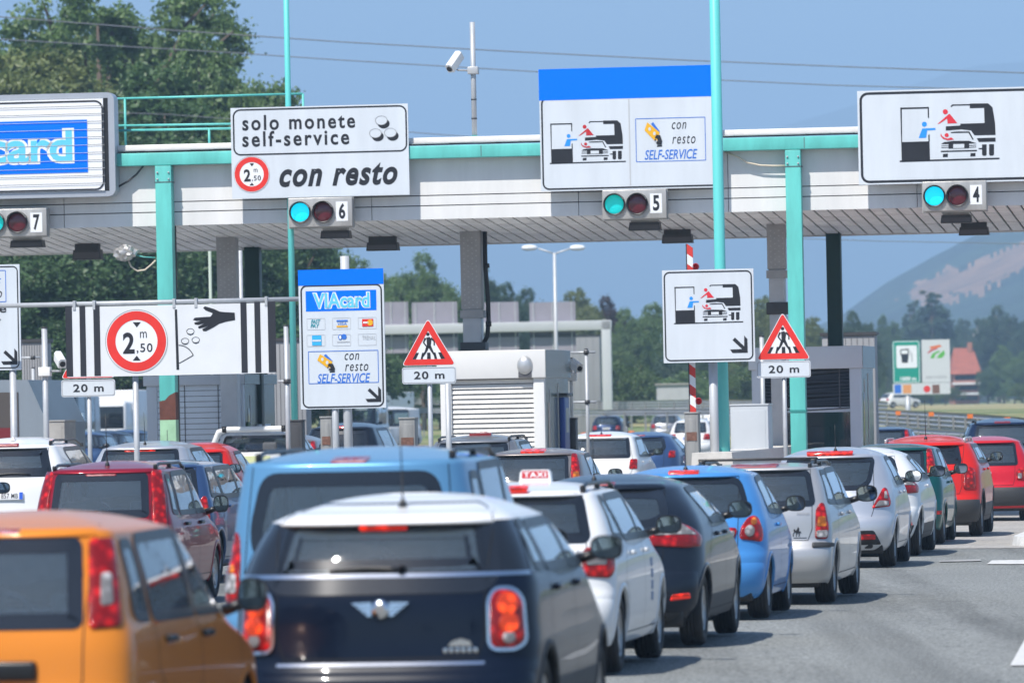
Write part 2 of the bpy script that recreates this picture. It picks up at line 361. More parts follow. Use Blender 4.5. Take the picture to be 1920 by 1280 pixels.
# ------------------------------------------------------------------ signs
class Sign:
    def __init__(s, name, label, fr, y, cat='sign', group=None):
        s.fr = fr; s.y = y; s.parts = {}; s.t = thing(name, label, cat, fr.o, fr.psi, group); s.t['front'] = 1; del s.t['front']
    def mb(s, part):
        if part not in s.parts: s.parts[part] = MB()
        return s.parts[part]
    def h(s, u, v): return s.fr.hit(u, v, s.y)
    def rect(s, u0, v0, u1, v1):
        """an upright rectangle through two photo points"""
        x0, za = s.h(u0, v0); x1, zb = s.h(u1, v1); return x0, x1, zb, za
    def board(s, u0, v0, u1, v1, m=None, r=0.0, th=0.035, part='board'):
        x0, x1, z0, z1 = s.rect(u0, v0, u1, v1)
        if r: s.mb(part).prism(rrect(x0, x1, z0, z1, r), s.y, s.y + th, m or SWHITE)
        else: s.mb(part).box(x0, x1, s.y, s.y + th, z0, z1, m or SWHITE)
        s.mb('back_frame').box(x0 + .05, x1 - .05, s.y + th, s.y + th + .04, z0 + (z1 - z0) * .25, z0 + (z1 - z0) * .25 + .06, GALV)
        s.mb('back_frame').box(x0 + .05, x1 - .05, s.y + th, s.y + th + .04, z0 + (z1 - z0) * .75, z0 + (z1 - z0) * .75 + .06, GALV)
    def flat(s, pts, m, part, k=1):
        y = s.y - 0.0035 * k; s.mb(part).add([(x, y, z) for x, z in pts], [tuple(range(len(pts)))], m)
    def poly(s, px, m, part, k=1):
        pts = [s.h(u, v) for u, v in px]
        ar = sum(pts[i - 1][0] * pts[i][1] - pts[i][0] * pts[i - 1][1] for i in range(len(pts)))
        if ar < 0: pts.reverse()
        s.flat(pts, m, part, k)
    def frect(s, u0, v0, u1, v1, m, part, k=1, r=0.0):
        x0, x1, z0, z1 = s.rect(u0, v0, u1, v1)
        s.flat(rrect(x0, x1, z0, z1, r) if r else [(x0, z0), (x1, z0), (x1, z1), (x0, z1)], m, part, k)
    def ring(s, outer, inner, m, part, k=1):
        y = s.y - 0.0035 * k; n = len(outer)
        s.mb(part).add([(x, y, z) for x, z in outer + inner], [(i, (i + 1) % n, (i + 1) % n + n, i + n) for i in range(n)], m)
    def border(s, u0, v0, u1, v1, wpx, rpx, m=None, part='border', k=1):
        x0, x1, z0, z1 = s.rect(u0, v0, u1, v1); q = (x1 - x0) / (u1 - u0); w = wpx * q; r = max(rpx * q, w * 1.05)
        s.ring(rrect(x0, x1, z0, z1, r), rrect(x0 + w, x1 - w, z0 + w, z1 - w, max(r - w, .001)), m or SBLACK, part, k)
    def disc(s, u, v, rpx, m, part, k=1, rv=None):
        x, z = s.h(u, v); q = s.h(u + 10, v)[0] - x; q /= 10; s.flat(circ(x, z, rpx * q, 36, (rv or rpx) * q), m, part, k)
    def annulus(s, u, v, ro, ri, m, part, k=1, rv=None):
        x, z = s.h(u, v); q = (s.h(u + 10, v)[0] - x) / 10; f = (rv or ro) / ro
        s.ring(circ(x, z, ro * q, 48, ro * q * f), circ(x, z, ri * q, 48, ri * q * f), m, part, k)
    def text(s, str_, u0, v0, u1, v1, m, part='lettering', k=1, shear=0.0, bold=0.0, space=1.0):
        """letters fitted into the upright rectangle through the photo points top-left, bottom-right"""
        if part == 'lettering': part = 'lettering#%d' % len(s.parts)
        x0, x1, z0, z1 = s.rect(u0, v0, u1, v1)
        vs, fs = text_shape(str_, shear, bold, space)
        a0, a1 = min(p[0] for p in vs), max(p[0] for p in vs); b0, b1 = min(p[1] for p in vs), max(p[1] for p in vs)
        y = s.y - 0.0035 * k
        s.mb(part).add([(x0 + (p[0] - a0) / (a1 - a0) * (x1 - x0), y, z0 + (p[1] - b0) / (b1 - b0) * (z1 - z0)) for p in vs], fs, m)
    def line(s, p, q, wpx, m, part, k=1):
        a, c = Vector(p), Vector(q); d = (c - a).normalized(); nn = Vector((-d.y, d.x)) * wpx / 2
        s.poly([a + nn, c + nn, c - nn, a - nn], m, part, k)
    def done(s):
        for nme, b in s.parts.items(): b.build(nme.split('#')[0], s.t)
        return s.t

def booth_pictogram(s, u0, u1, v0, v1, blue=None, red=None):
    blue = blue or SPERSON; red = red or SCRIM
    mp = lambda p: (u0 + (p[0] - 450) / 790 * (u1 - u0), v0 + (p[1] - 256) / 459 * (v1 - v0))
    pl = lambda pts, m, k=1, part='pictogram': s.poly([mp(p) for p in pts], m, part, k)
    pl([(454, 292), (466, 292), (470, 712), (466, 712)], SBLACK); pl([(454, 290), (681, 285), (681, 297), (454, 303)], SBLACK)
    pl([(671, 288), (681, 287), (682, 375), (673, 370)], SBLACK); pl([(676, 508), (686, 500), (688, 558), (678, 560)], SBLACK)
    pl([(468, 562), (686, 555), (690, 705), (470, 712)], SBLACK); pl([(450, 707), (1240, 684), (1240, 697), (450, 720)], SBLACK)
    pl([(852, 280), (866, 265), (1010, 262), (1010, 272), (872, 275), (860, 286)], SBLACK)
    pl([(1005, 258), (1150, 256), (1185, 288), (1205, 412), (1122, 412), (1118, 292), (1005, 295)], SBLACK)
    pl([(930, 417), (1205, 409), (1209, 505), (1042, 509), (1015, 470), (930, 460), (930, 430)], SBLACK); pl([(815, 438), (931, 431), (931, 462), (815, 471)], SBLACK)
    pl([(1060, 531), (1209, 526), (1209, 558), (1076, 561)], SBLACK)
    pl([(1102, 581), (1138, 580), (1138, 662), (1128, 670), (1110, 670), (1102, 660)], SBLACK); pl([(1158, 579), (1197, 578), (1197, 660), (1186, 669), (1166, 669), (1158, 660)], SBLACK); pl([(1074, 609), (1102, 608), (1102, 619), (1074, 618)], SBLACK)
    pl([(852, 483), (900, 478), (1002, 478), (1036, 540), (1026, 543), (995, 488), (860, 491)], SBLACK)
    pl([(778, 578), (800, 562), (880, 552), (1000, 552), (1060, 572), (1000, 574), (835, 577)], SBLACK)
    pl([(836, 575), (1000, 573), (1000, 611), (836, 614)], SBLACK); pl([(874, 578), (961, 576), (961, 608), (874, 610)], SWHITE, 2)
    for a in (0, 14): pl([(780, 590 + a), (836, 589 + a), (836, 593 + a), (780, 595 + a)], SBLACK); pl([(1000, 587 + a), (1055, 584 + a), (1055, 589 + a), (1000, 592 + a)], SBLACK)
    pl([(776, 630), (1062, 623), (1062, 634), (776, 641)], SBLACK); pl([(792, 656), (831, 652), (831, 679), (792, 681)], SBLACK); pl([(1010, 650), (1050, 647), (1050, 673), (1010, 676)], SBLACK)
    q = (u1 - u0) / 790
    c = mp((645, 421)); s.disc(c[0], c[1], 20 * q, blue, 'pictogram', 1); pl([(628, 455), (732, 450), (734, 466), (668, 470), (660, 528), (600, 530)], blue)
    c = mp((811, 323)); s.disc(c[0], c[1], 20 * q, red, 'pictogram', 1); pl([(748, 419), (840, 340), (848, 341), (906, 412), (829, 416), (825, 376), (768, 415)], red)
    c = mp((822, 507)); s.disc(c[0], c[1], 16 * q, red, 'pictogram', 1); pl([(776, 490), (784, 512), (806, 528), (830, 534), (858, 525), (880, 541), (830, 547), (792, 534), (773, 512)], red, 2)
def cash_box(s, u0, v0, u1, v1, wpx=1.3):
    """blue frame with banknotes, a hand and the words con resto SELF-SERVICE"""
    s.border(u0, v0, u1, v1, wpx, wpx * 1.2, SBLUE2, 'border', 1)
    W_, H_ = u1 - u0, v1 - v0
    mp = lambda a, c: (u0 + (a - 168) / 587 * W_, v0 + (c - 742) / 260 * H_ )
    pl = lambda pts, m, k: s.poly([mp(*p) for p in pts], m, 'banknotes', k)
    pl([(298, 776), (316, 764), (372, 822), (360, 830)], SBLUE2, 1); pl([(268, 766), (370, 827), (346, 893), (245, 815)], SYEL, 2)
    q = W_ / 587
    for a, c in ((288, 808), (327, 835)): m = mp(a, c); s.disc(m[0], m[1], 11 * q, SWHITE, 'banknotes', 3, 15 * q)
    pl([(345, 842), (376, 846), (391, 880), (386, 905), (350, 905), (357, 882), (352, 868), (330, 862)], SBLACK, 4)
    for k in range(3): pl([(328 + 7 * k, 872 + 7 * k), (340 + 7 * k, 868 + 7 * k), (342 + 7 * k, 880 + 7 * k), (332 + 7 * k, 886 + 7 * k)], SWHITE if k % 2 else SBLACK, 5)
    pl([(348, 909), (391, 907), (391, 916), (348, 918)], SBLACK, 1)
    hs = min(1.0, .44 * W_ / H_ * 1.03)
    def t(a, c, e, f):
        (x0, y0), (x1, y1) = mp(a, c), mp(e, f); m_ = (y0 + y1) / 2; return (x0, m_ - (y1 - y0) / 2 * hs, x1, m_ + (y1 - y0) / 2 * hs)
    s.text('con', *t(470, 760, 592, 812), SBLACK, shear=0.25, space=1.15); s.text('resto', *t(474, 840, 668, 903), SBLACK, shear=0.25, space=1.2)
    s.text('SELF-SERVICE', *t(245, 930, 684, 998), SBLUE2, shear=0.25, bold=0.012)
def limit_disc(s, u, v, r, part='limit_roundel'):
    """2,50 m height limit roundel"""
    s.disc(u, v, r * 1.08, SPURE, part, 1); s.annulus(u, v, r * 1.085, r * 1.065, SGREY, part, 2); s.annulus(u, v, r * 1.03, r * 0.73, SRED, part, 2)
    s.text('2', u - r * .48, v - r * .30, u - r * .06, v + r * .43, SBLACK, part, 2, bold=0.03); s.text('m', u + r * .12, v - r * .33, u + r * .36, v - r * .12, SBLACK, part, 2)
    s.text(',50', u - r * .0, v + r * .08, u + r * .56, v + r * .42, SBLACK, part, 2, space=1.15, bold=0.01)
    s.poly([(u - r * .13, v - r * .66), (u + r * .15, v - r * .66), (u + r * .01, v - r * .48)], SBLACK, part, 2); s.poly([(u - r * .13, v + r * .67), (u + r * .15, v + r * .67), (u + r * .01, v + r * .50)], SBLACK, part, 2)
def down_arrow(s, u, v, q):
    """arrow pointing to the lower right; tip at photo point u,v; q = size in px"""
    w = q * .20
    s.poly([(u, v), (u - q * .95, v + q * .02), (u - q * 1.1, v - q * .2), (u - q * .35, v - q * .23), (u - q * .95, v - q * .78), (u - q * .80, v - q * .95), (u - q * .22, v - q * .40), (u - q * .22, v - q * 1.08), (u - q * .02, v - q * .85)], SBLACK, 'arrow', 1)

FS = lambda name, label, y=-0.31, **k: Sign(name, label, FR, y, **k)
# lane 6
s = FS('lane_sign', 'white sign reading solo monete self-service con resto with three coins', cat='sign')
s.board(432, 203, 768, 365)
s.border(436, 205.5, 764, 284, 2.8, 14)
s.text('solo monete', 454, 217, 666, 240, SBLACK, bold=0.022, space=1.25); s.text('self-service', 454, 247, 655, 271, SBLACK, bold=0.022, space=1.25)
for (u, v) in ((716, 227), (705, 251), (733, 250)):
    s.disc(u + 3.5, v + 5, 11, SBLACK, 'coins', 1, 9); s.disc(u - 1, v - 1, 11, SWHITE, 'coins', 2, 8.2); s.annulus(u - 1, v - 1, 11.6, 10.5, SGREY, 'coins', 3, 8.7)
limit_disc(s, 472, 327, 31)
s.text('con resto', 523, 309, 746, 346, SBLACK, shear=0.3, bold=0.035, space=1.15)
s.done()
# lane 5
s = FS('lane_sign', 'white sign under plain blue header showing booth pictogram beside banknote box', cat='sign')
s.board(1010, 131, 1352, 351); s.mb('header'); x0, x1, z0, z1 = s.rect(1010, 131, 1352, 180); s.mb('header').box(x0 - .004, x1 + .004, s.y - .004, s.y + .0, z0, z1 + .004, SBLUE)
s.border(1014, 183, 1349, 348.5, 3, 13); booth_pictogram(s, 1031, 1173.5, 226, 307)
cash_box(s, 1191, 222.5, 1324, 301)
s.frect(1180, 186, 1181, 347, SFAINT, 'border', 1)
s.done()
# lane 4
s = FS('lane_sign', 'white sign with black border and large toll booth pictogram, no blue header', cat='sign')
s.board(1607, 171, 2140, 334); s.border(1611, 174, 2136, 331, 4.6, 16); booth_pictogram(s, 1687, 1874, 194, 303, red=mat('pictogram_red', (0.66, 0.025, 0.04), 0.45)); s.done()

# roller sign of the card lane, at the left edge
s = FS('roller_shutter_sign', 'grey framed roller shutter sign with blue card panel and white slats', -0.35, cat='sign')
x0, x1, z0, z1 = s.rect(-260, 186, 219, 368)
HOUS = mat('silver_sign_housing', (0.42, 0.45, 0.50), 0.4, 0.35, var=0.06, vs=2)
s.mb('housing').prism(rrect(x0, x1, z0, z1, .14), s.y - .10, s.y + .30, HOUS, False)
x0, x1, z0, z1 = s.rect(-240, 196, 204, 358)
s.mb('shutter_well').box(x0, x1 + .03, s.y - .105, s.y - .06, z0, z1, BLACKP)
yf = s.y - .11; nsl = 12; hh = (z1 - z0) / nsl
for k in range(nsl): s.mb('shutter').box(x0 + .02, x1 - .05, yf - .02 - (0.003 if k % 2 else 0), yf, z0 + k * hh + .006, z0 + (k + 1) * hh - .006, SPURE)
s.y = yf - .026
s.border(-236, 199, 196, 356, 3, 16)
s.frect(-205, 234, 165, 323, SBLUE, 'card_panel', 1)
for (bo, m, k) in ((0.075, SPURE, 2), (0.02, SCYAN, 3)): s.text('VIAcard', -176 - (4 if k == 2 else 0), 251 - (3 if k == 2 else 0), 136 + (4 if k == 2 else 0), 303 + (4 if k == 2 else 0), m, 'card_panel', k, bold=bo)
x0, x1, z0, z1 = s.rect(-240, 196, 200, 358)
for k in range(1, nsl): s.mb('shutter').box(x0 + .02, x1 - .02, s.y - .016, s.y - .012, z0 + k * hh - .005, z0 + k * hh + .003, SFAINT)
s.done()

# traffic lights over the lanes
GREENL = mat('lit_green_lens', (0.01, 0.45, 0.50), 0.2, emit=.42, ecol=(0.0, 0.50, 0.42), bump=.8, bs=30)
CYANL = mat('lit_cyan_lens', (0.01, 0.5, 0.75), 0.2, emit=.7, ecol=(0.0, 0.62, 0.85), bump=.8, bs=30)
DREDL = mat('unlit_red_lens', (0.11, 0.012, 0.020), 0.15, coat=0.4, var=0.2, vs=20)
for (u0, v0, u1, v1, num, gm, lab) in ((-33, 393, 88, 442, '7', GREENL, 'signal head numbered 7 with green light below the roller shutter sign'), (540, 372, 661, 424, '6', CYANL, 'signal head numbered 6 with cyan light below the coin lane sign'),
        (1129, 357, 1250, 409, '5', GREENL, 'signal head numbered 5 with green light below the blue header sign'), (1729, 341, 1850, 394, '4', CYANL, 'signal head numbered 4 with cyan light below the plain booth sign')):
    s = FS('lane_signal', lab, -0.40, cat='traffic light', group='lane signals under the canopy front')
    x0, x1, z0, z1 = s.rect(u0, v0, u1, v1)
    s.mb('housing').box(x0, x1, s.y, s.y + .32, z0, z1, SILVERBOX, .012); s.mb('housing').box(x0 - .015, x1 + .015, s.y + .1, s.y + .14, z0 - .02, z1 + .015, SILVERBOX)
    w = u1 - u0
    for (fu, m, pn) in ((.19, gm, 'green_lens'), (.545, DREDL, 'red_lens')):
        u = u0 + w * fu; v = (v0 + v1) / 2 - .6 - (fu - .5) * 2.4; x, z = s.h(u, v); r = .168
        s.mb('lens_rim').lathe([(s.y - .05, r + .030), (s.y - .05, r + .002), (s.y - .01, r)], BLACKP, (x, 0, z), 'Y', 32)
        s.mb('lens_rim').lathe([(s.y, r + .034), (s.y - .05, r + .030)], SILVERBOX, (x, 0, z), 'Y', 32)
        s.mb(pn).lathe([(s.y - .012, r + .002), (s.y - .024, r * .8), (s.y - .032, r * .4), (s.y - .034, .001)], m, (x, 0, z), 'Y', 32)
        depth = .8 if False else 0; hood = [(x + math.cos(math.radians(a)) * (r + .02), z + math.sin(math.radians(a)) * (r + .02)) for a in range(25, 156, 10)]
        nn = len(hood); s.mb('visor').add([(p[0], s.y - .16, p[1]) for p in hood] + [(p[0], s.y - .0, p[1]) for p in hood], [(i, i + 1, i + 1 + nn, i + nn) for i in range(nn - 1)], SILVERBOX, True)
    s.frect(u0 + w * .74, v0 + 6, u0 + w * .93, v0 + 42, SPURE, 'number_plate', 1); s.text(num, u0 + w * .785, v0 + 9, u0 + w * .89, v0 + 38, SBLACK, 'number_plate', 2, bold=.03)
    s.done()
# floodlights under the soffit
for i, (u0, v0, u1, v1, far) in enumerate(((18, 446, 80, 463, 0), (135, 457, 189, 486, 1), (600, 427, 656, 446, 0), (686, 447, 746, 469, 1), (1178, 410, 1238, 431, 0), (1240, 431, 1298, 455, 1), (1763, 397, 1822, 417, 0), (1797, 419, 1854, 440, 1))):
    y = 0.35 if not far else 4.0
    sg = Sign('floodlight', ['grey box floodlight under the canopy lip beside lane signal ', 'dark box floodlight set back under the canopy soffit behind lane signal '][far] + 'seven six five four'.split()[i // 2], FR, y, cat='lamp', group='floodlights under the canopy')
    x0, x1, z0, z1 = sg.rect(u0, v0, u1, v1); zm = z0 + (z1 - z0) * .45
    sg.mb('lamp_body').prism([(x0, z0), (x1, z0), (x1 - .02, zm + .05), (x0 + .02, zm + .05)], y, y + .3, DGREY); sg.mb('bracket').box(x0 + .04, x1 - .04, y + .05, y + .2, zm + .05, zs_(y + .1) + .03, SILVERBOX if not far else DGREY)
    sg.mb('lamp_glass').box(x0 + .03, x1 - .03, y - .004, y, z0 + .02, zm, SEAM)
    sg.done()

# camera pole on the roof
def camera_at(mb_body, mb_arm, p, aim, k=1.0, arm=None):
    d = Vector(aim).normalized(); e = d.cross(Vector((0, 0, 1))).normalized(); f = e.cross(d)
    L, h_, w_ = .40 * k, .085 * k, .07 * k
    pts = []
    for t in (0, L):
        for a, c in ((-w_, -h_), (w_, -h_), (w_, h_ * .6), (w_ * .6, h_), (-w_ * .6, h_), (-w_, h_ * .6)): pts.append(Vector(p) + d * (t - L / 2) + e * a + f * c)
    mb_body.add(pts, [(5, 4, 3, 2, 1, 0), (6, 7, 8, 9, 10, 11)] + [(i, (i + 1) % 6, (i + 1) % 6 + 6, i + 6) for i in range(6)], CAMW)
    q = Vector(p) + d * (L / 2 + .004)
    mb_arm.tube([q - d * .02 - f * .005, q + d * .012 - f * .005], h_ * .62, BLACKP, 12)
CAMW = mat('camera_white', (0.80, 0.80, 0.78), 0.4)
CAMG = mat('camera_grey', (0.5, 0.51, 0.52), 0.4, 0.3)
s = Sign('camera_mast', 'grey mast with white surveillance camera standing on the canopy roof', FR, .2, cat='camera')
x, z = s.h(885.5, 42); zb = zc(888, 268, .2)
s.mb('mast').tube([(x, .2, zb), (x, .2, z)], .047, GALV, 14); s.mb('mast').tube([(x, .2, zb), (x, .2, zb + .12)], .075, TEAL, 14)
for v in (187, 223): zz = s.h(886, v)[1]; s.mb('clamp').tube([(x, .2, zz - .012), (x, .2, zz + .012)], .052, DGREY, 14)
xa, za = s.h(887, 133); s.mb('clamp').box(xa - .09, xa + .10, .1, .3, za - .06, za + .07, CAMG, .01)
xb, zb2 = s.h(852, 116); s.mb('arm').tube([(xa, .2, za), (xb + .05, .2, za + .02), (xb, .2, zb2 - .07)], .018, GALV, 8)
camera_at(s.mb('camera_housing'), s.mb('camera_housing'), (xb, .2, zb2), (-.42, -.75, -.75), 1.0)
s.done()

# loose cables on the fascia
b = MB(); k = lambda u, v: (xc(u, v, -.12), -.12, zc(u, v, -.12))
b.tube([(xc(1357, 283, -.06), -.06, zc(1357, 283, -.06)), k(1385, 295), k(1402, 305), k(1425, 310), k(1450, 311), k(1472, 311)], .016, CREAM, 8)
o = b.build('fascia_cable', None, FR.o, -PSI); tag(o, 'cream cable sagging under the beam beside the right turquoise mast', 'cable')
b = MB(); b.tube([k(222, 350), k(240, 340), k(256, 327), k(268, 312), k(276, 300)], .018, DGREY, 8)
o = b.build('fascia_cable', None, FR.o, -PSI); tag(o, 'grey cable looping from the roller shutter sign up to the beam', 'cable')
# wrapped camera on the left post
FOIL = mat('crumpled_foil', (0.55, 0.53, 0.50), 0.3, 0.6, var=0.3, vs=9, bump=1.0, bs=14)
t = thing('wrapped_camera', 'foil wrapped camera with cream cable on the rusty turquoise post', 'camera', FR.o, PSI)
bm = bmesh.new(); bmesh.ops.create_icosphere(bm, subdivisions=3, radius=1)
x, z = FR.hit(236, 474, -.3)
rnd = random.Random(3)
from mathutils import noise as NZ
vs = []
for w in bm.verts:
    n_ = 1 + .45 * NZ.noise(w.co * 2.1) + .2 * NZ.noise(w.co * 5); vs.append((x + w.co.x * .21 * n_, -.3 + w.co.y * .14 * n_, z + w.co.z * .14 * n_))
b = MB(); b.add(vs, [[w.index for w in f.verts] for f in bm.faces], FOIL); bm.free()
b.build('foil_wrap', t)
b = MB(); g = lambda u, v: (FR.hit(u, v, -.25)[0], -.25, FR.hit(u, v, -.25)[1])
b.tube([g(255, 478), g(270, 482), g(291, 483)], .012, TEAL, 6); b.build('bracket', t)
b = MB(); b.tube([g(240, 486), g(246, 500), g(258, 508), g(272, 506), g(284, 496), g(292, 488)], .016, CREAM, 8); b.build('cable', t)

# ------------------------------------------------------------------ masts
def mast(u0, v0, u1, v1, wpx, d, lab, flare=1.15):
    p, q = P(u0, v0, d), P(u1, v1, d); g0 = gz(p.x)
    q = Vector((p.x, p.y, g0)); top = p.z + 12
    r = wpx / 2 * d / FPX
    b = MB(); b.tube([(0, 0, 0), (0, 0, p.z - g0), (0, 0, top - g0)], [r * flare, r * .95, r * .78], MAST, 20)
    o = b.build('light_mast', None, (p.x, p.y, g0)); tag(o, lab, 'mast'); return o
_w = FR.w(xc(545, 420, -.14), -.14, 0); b = MB(); zt_ = P(541, 0, 122).z + 4
b.tube([(0, 0, 0), (0, 0, zt_)], [.062, .045], MAST, 16); o = b.build('light_mast', None, (_w.x, _w.y, gz(_w.x))); tag(o, 'slim turquoise mast rising behind the coin lane sign', 'mast')
RM_D = 113.0
_m = P(1353, 640, RM_D)
mast(1353, 640, 1353, 800, 22.5, RM_D, 'thick turquoise mast in front of the blue header sign')

# ------------------------------------------------------------------ signs in front of the booths
def post(s, u, v, wpx, y=.06, m=None, top=None):
    x, z = s.fr.hit(u, v, s.y + y); q = FPX / (s.fr.o - CP).y; r = wpx / 2 / q
    s.mb('post').tube([(x, s.y + y, -s.fr.o.z + gz(s.fr.o.x) if False else gz(s.fr.o.x)), (x, s.y + y, z)], r, m or GALV, 14)
def own_frame(u, v, d):
    p = P(u, v, d); return Frame((p.x, p.y, 0))
# card payment sign
f6 = own_frame(640, 640, 102.0)
s = Sign('payment_sign', 'tall white payment sign with blue header, card logos and banknote box', f6, 0, cat='sign')
s.board(559, 510, 724, 764); x0, x1, z0, z1 = s.rect(559, 509, 719, 532); s.mb('header').box(x0 - .003, x0 + (x1 - x0) * 1.0, -.004, 0, z0, z1 + .02, SBLUE)
s.border(563, 535, 720.5, 762, 2.8, 12)
s.frect(573, 546, 706, 581, SBLUE, 'card_panel', 1)
for (bo, m, k, e) in ((0.075, SPURE, 2, 1.5), (0.02, SCYAN, 3, 0)): s.text('VIAcard', 587 - e, 550 - e, 693 + e, 576 + e, m, 'card_panel', k, bold=bo)
for (i, j) in ((0, 0), (1, 0), (2, 0), (0, 1), (1, 1), (2, 1)):
    u = 575 + i * 48; v = 597 - i * 1 + j * 31; s.border(u, v - i * .0, u + 35, v + 21, .7, 1.5, SFAINT, 'card_logos', 1)
s.text('FAST', 583, 599, 601, 606, STEAL, 'card_logos', 2, shear=.3, bold=.02); s.text('PAY', 582, 607, 599, 614, STEAL, 'card_logos', 2, shear=.3, bold=.02)
s.frect(631, 600, 652, 602.5, SBLUE2, 'card_logos', 2); s.text('VISA', 633, 604, 650, 609, SBLUE2, 'card_logos', 2, shear=.2); s.frect(631, 610.5, 652, 613, SYEL, 'card_logos', 2)
s.frect(679, 598, 700, 611.5, SRED, 'card_logos', 2); s.disc(694, 604.5, 5.5, SYEL, 'card_logos', 3); s.frect(681, 603, 691, 606, SPURE, 'card_logos', 3)
s.frect(585, 629, 603, 647, mat('card_cyan', (0.03, 0.42, 0.80), .5), 'card_logos', 2); s.frect(586, 637, 602, 640, SWHITE, 'card_logos', 3)
s.disc(645, 631, 5, SBLUE2, 'card_logos', 2); s.disc(638, 632, 3.8, SBLUE2, 'card_logos', 2, 5); s.disc(638, 632, 2, SPURE, 'card_logos', 3, 3.5); s.frect(632, 640, 656, 641, SFAINT, 'card_logos', 2)
s.text('TRENAL', 679, 629, 704, 636, SFAINT, 'card_logos', 2)
cash_box(s, 577.5, 658.5, 710.5, 717)
down_arrow(s, 715, 753, 27)
post(s, 626, 640, 13, .07); post(s, 646, 480, 17, .09, mat('pale_post', (0.5, 0.52, 0.54), .5, .2)); s.done()
# booth pictogram sign on the mast
_px = P(1329, 590, RM_D - 1.0)
f5 = Frame((_px.x, _px.y, 0))
s = Sign('booth_sign', 'square white sign with small booth pictogram and down arrow on the thick mast', f5, 0, cat='sign')
s.board(1241, 507, 1416, 677); s.border(1244, 510, 1413, 674, 2.6, 11); booth_pictogram(s, 1264, 1393.5, 532.5, 607, SPERSON, mat('pictogram_red', (0.66, 0.025, 0.04), 0.45)); down_arrow(s, 1402, 661, 30)
post(s, 1335, 600, 17, .3, mat('pale_post', (0.5, 0.52, 0.54), .5, .2))
for v in (540, 650): x, z = s.h(1345, v); s.mb('bracket').box(x - .12, x + .12, .04, .9, z - .02, z + .02, GALV)
s.done()
# sign at the left edge
fl = own_frame(0, 600, 104.0)
s = Sign('fast_lane_sign', 'white lane sign cut by the left edge with black down arrow', fl, 0, cat='sign')
s.board(-128, 499, 40, 693); s.border(-124, 502, 37, 690, 2.2, 10); s.border(-112, 509, 12, 566, 1.3, 2, SBLUE2); s.text('SELF-SERVICE', -104, 524, 2, 538, SBLUE2, shear=.25); s.text('con resto', -70, 545, 4, 558, SBLACK, shear=.25)
s.text('carte', -60, 574, 12, 586, SBLACK, bold=.02, space=1.2); s.text('Fastpay', -95, 595, 3, 616, SBLACK, shear=.3, bold=.03); down_arrow(s, 33, 683, 28); post(s, 24, 690, 13, .07); s.done()

# height limit bar
fb = own_frame(320, 640, 103.0)
s = Sign('height_bar', 'hanging white height limit panel with striped ends, red roundel and coin throwing hand', fb, 0, cat='height barrier')
s.board(124, 576, 517, 699, mat('white_panel', (0.70, 0.72, 0.74), .5, var=.06, vs=2)); BSTR = mat('stripe_black', (0.02, 0.021, 0.028), .5)
for (a, c) in ((123.5, 136), (150, 161), (176, 188), (452, 463.5), (478, 489), (503, 517.5)):
    x0, _, z0, z1 = s.rect(a, 577, c, 700); x1 = s.h(c, 640)[0]; xa = s.h(a, 640)[0]; zt_, zb_ = s.h(320, 569.5)[1], s.h(320, 701.5)[1]
    s.flat([(xa, zb_ - .001), (x1, zb_ - .001), (x1, zt_ + .002), (xa, zt_ + .002)], BSTR, 'stripe#%d' % len(s.parts), 1)
limit_disc(s, 256, 639.5, 54)
s.poly([(327.5, 580), (332, 580), (336, 693), (331, 693)], SBLACK, 'coin_pictogram', 1)
import math as _m2
arc = [(335, 647)] + [(335 + 30 * math.sin(a / 10 * 1.15) , 679 - 32 * math.cos(a / 10 * 1.15)) for a in range(11)]
for i in range(1, len(arc) - 1): s.line(arc[i], arc[i + 1], 1.6, SBLACK, 'coin_pictogram', 1)
s.line(arc[-1], (336, 681), 1.6, SBLACK, 'coin_pictogram', 1)
for (u, v) in ((357, 621), (347, 639), (367, 637)): s.annulus(u, v, 7.5, 6.4, SBLACK, 'coin_pictogram', 1, 5.5); s.poly([(u - 7.5, v + 1), (u - 5, v + 5.2), (u, v + 7), (u + 5, v + 5.2), (u + 7.5, v + 1), (u + 4.5, v + 3.8), (u, v + 5.2), (u - 4.5, v + 3.8)], SBLACK, 'coin_pictogram', 2)
hand = [(440, 586), (441, 600), (424, 603), (411, 607), (400, 614), (386, 621), (381, 620.5), (379, 617), (391, 611), (380, 614.5), (373, 616), (371, 612.5), (383, 606), (372, 609), (365, 608), (364.5, 604.5), (378, 601), (368, 601.5), (362, 599.5), (365, 595.5), (384, 594), (395, 593.5), (399, 587), (386, 582), (381, 577.5), (384, 574), (401, 579), (412, 584), (421, 585)]
for i in (0,): s.poly(hand, SBLACK, 'coin_pictogram', 1)
x0, z0 = s.fr.hit(-30, 577, .06); x1, z1 = s.fr.hit(566, 556, .06); zz = zc if False else s.fr.hit(320, 566, .06)[1]
s.mb('tube').tube([(x0, .06, zz), (x1, .06, zz)], .036, GALV, 14)
for u in (139, 176, 326, 367, 499): x = s.fr.hit(u, 570, 0)[0]; s.mb('hanger').box(x - .02, x + .02, -.012, .10, zz - .09, zz + .05, GALV)
xx = s.fr.hit(255, 760, .10)[0]; s.mb('post').tube([(xx, .10, gz(-6)), (xx, .10, s.fr.hit(255, 690, .1)[1])], .045, GALV, 12)
s.done()

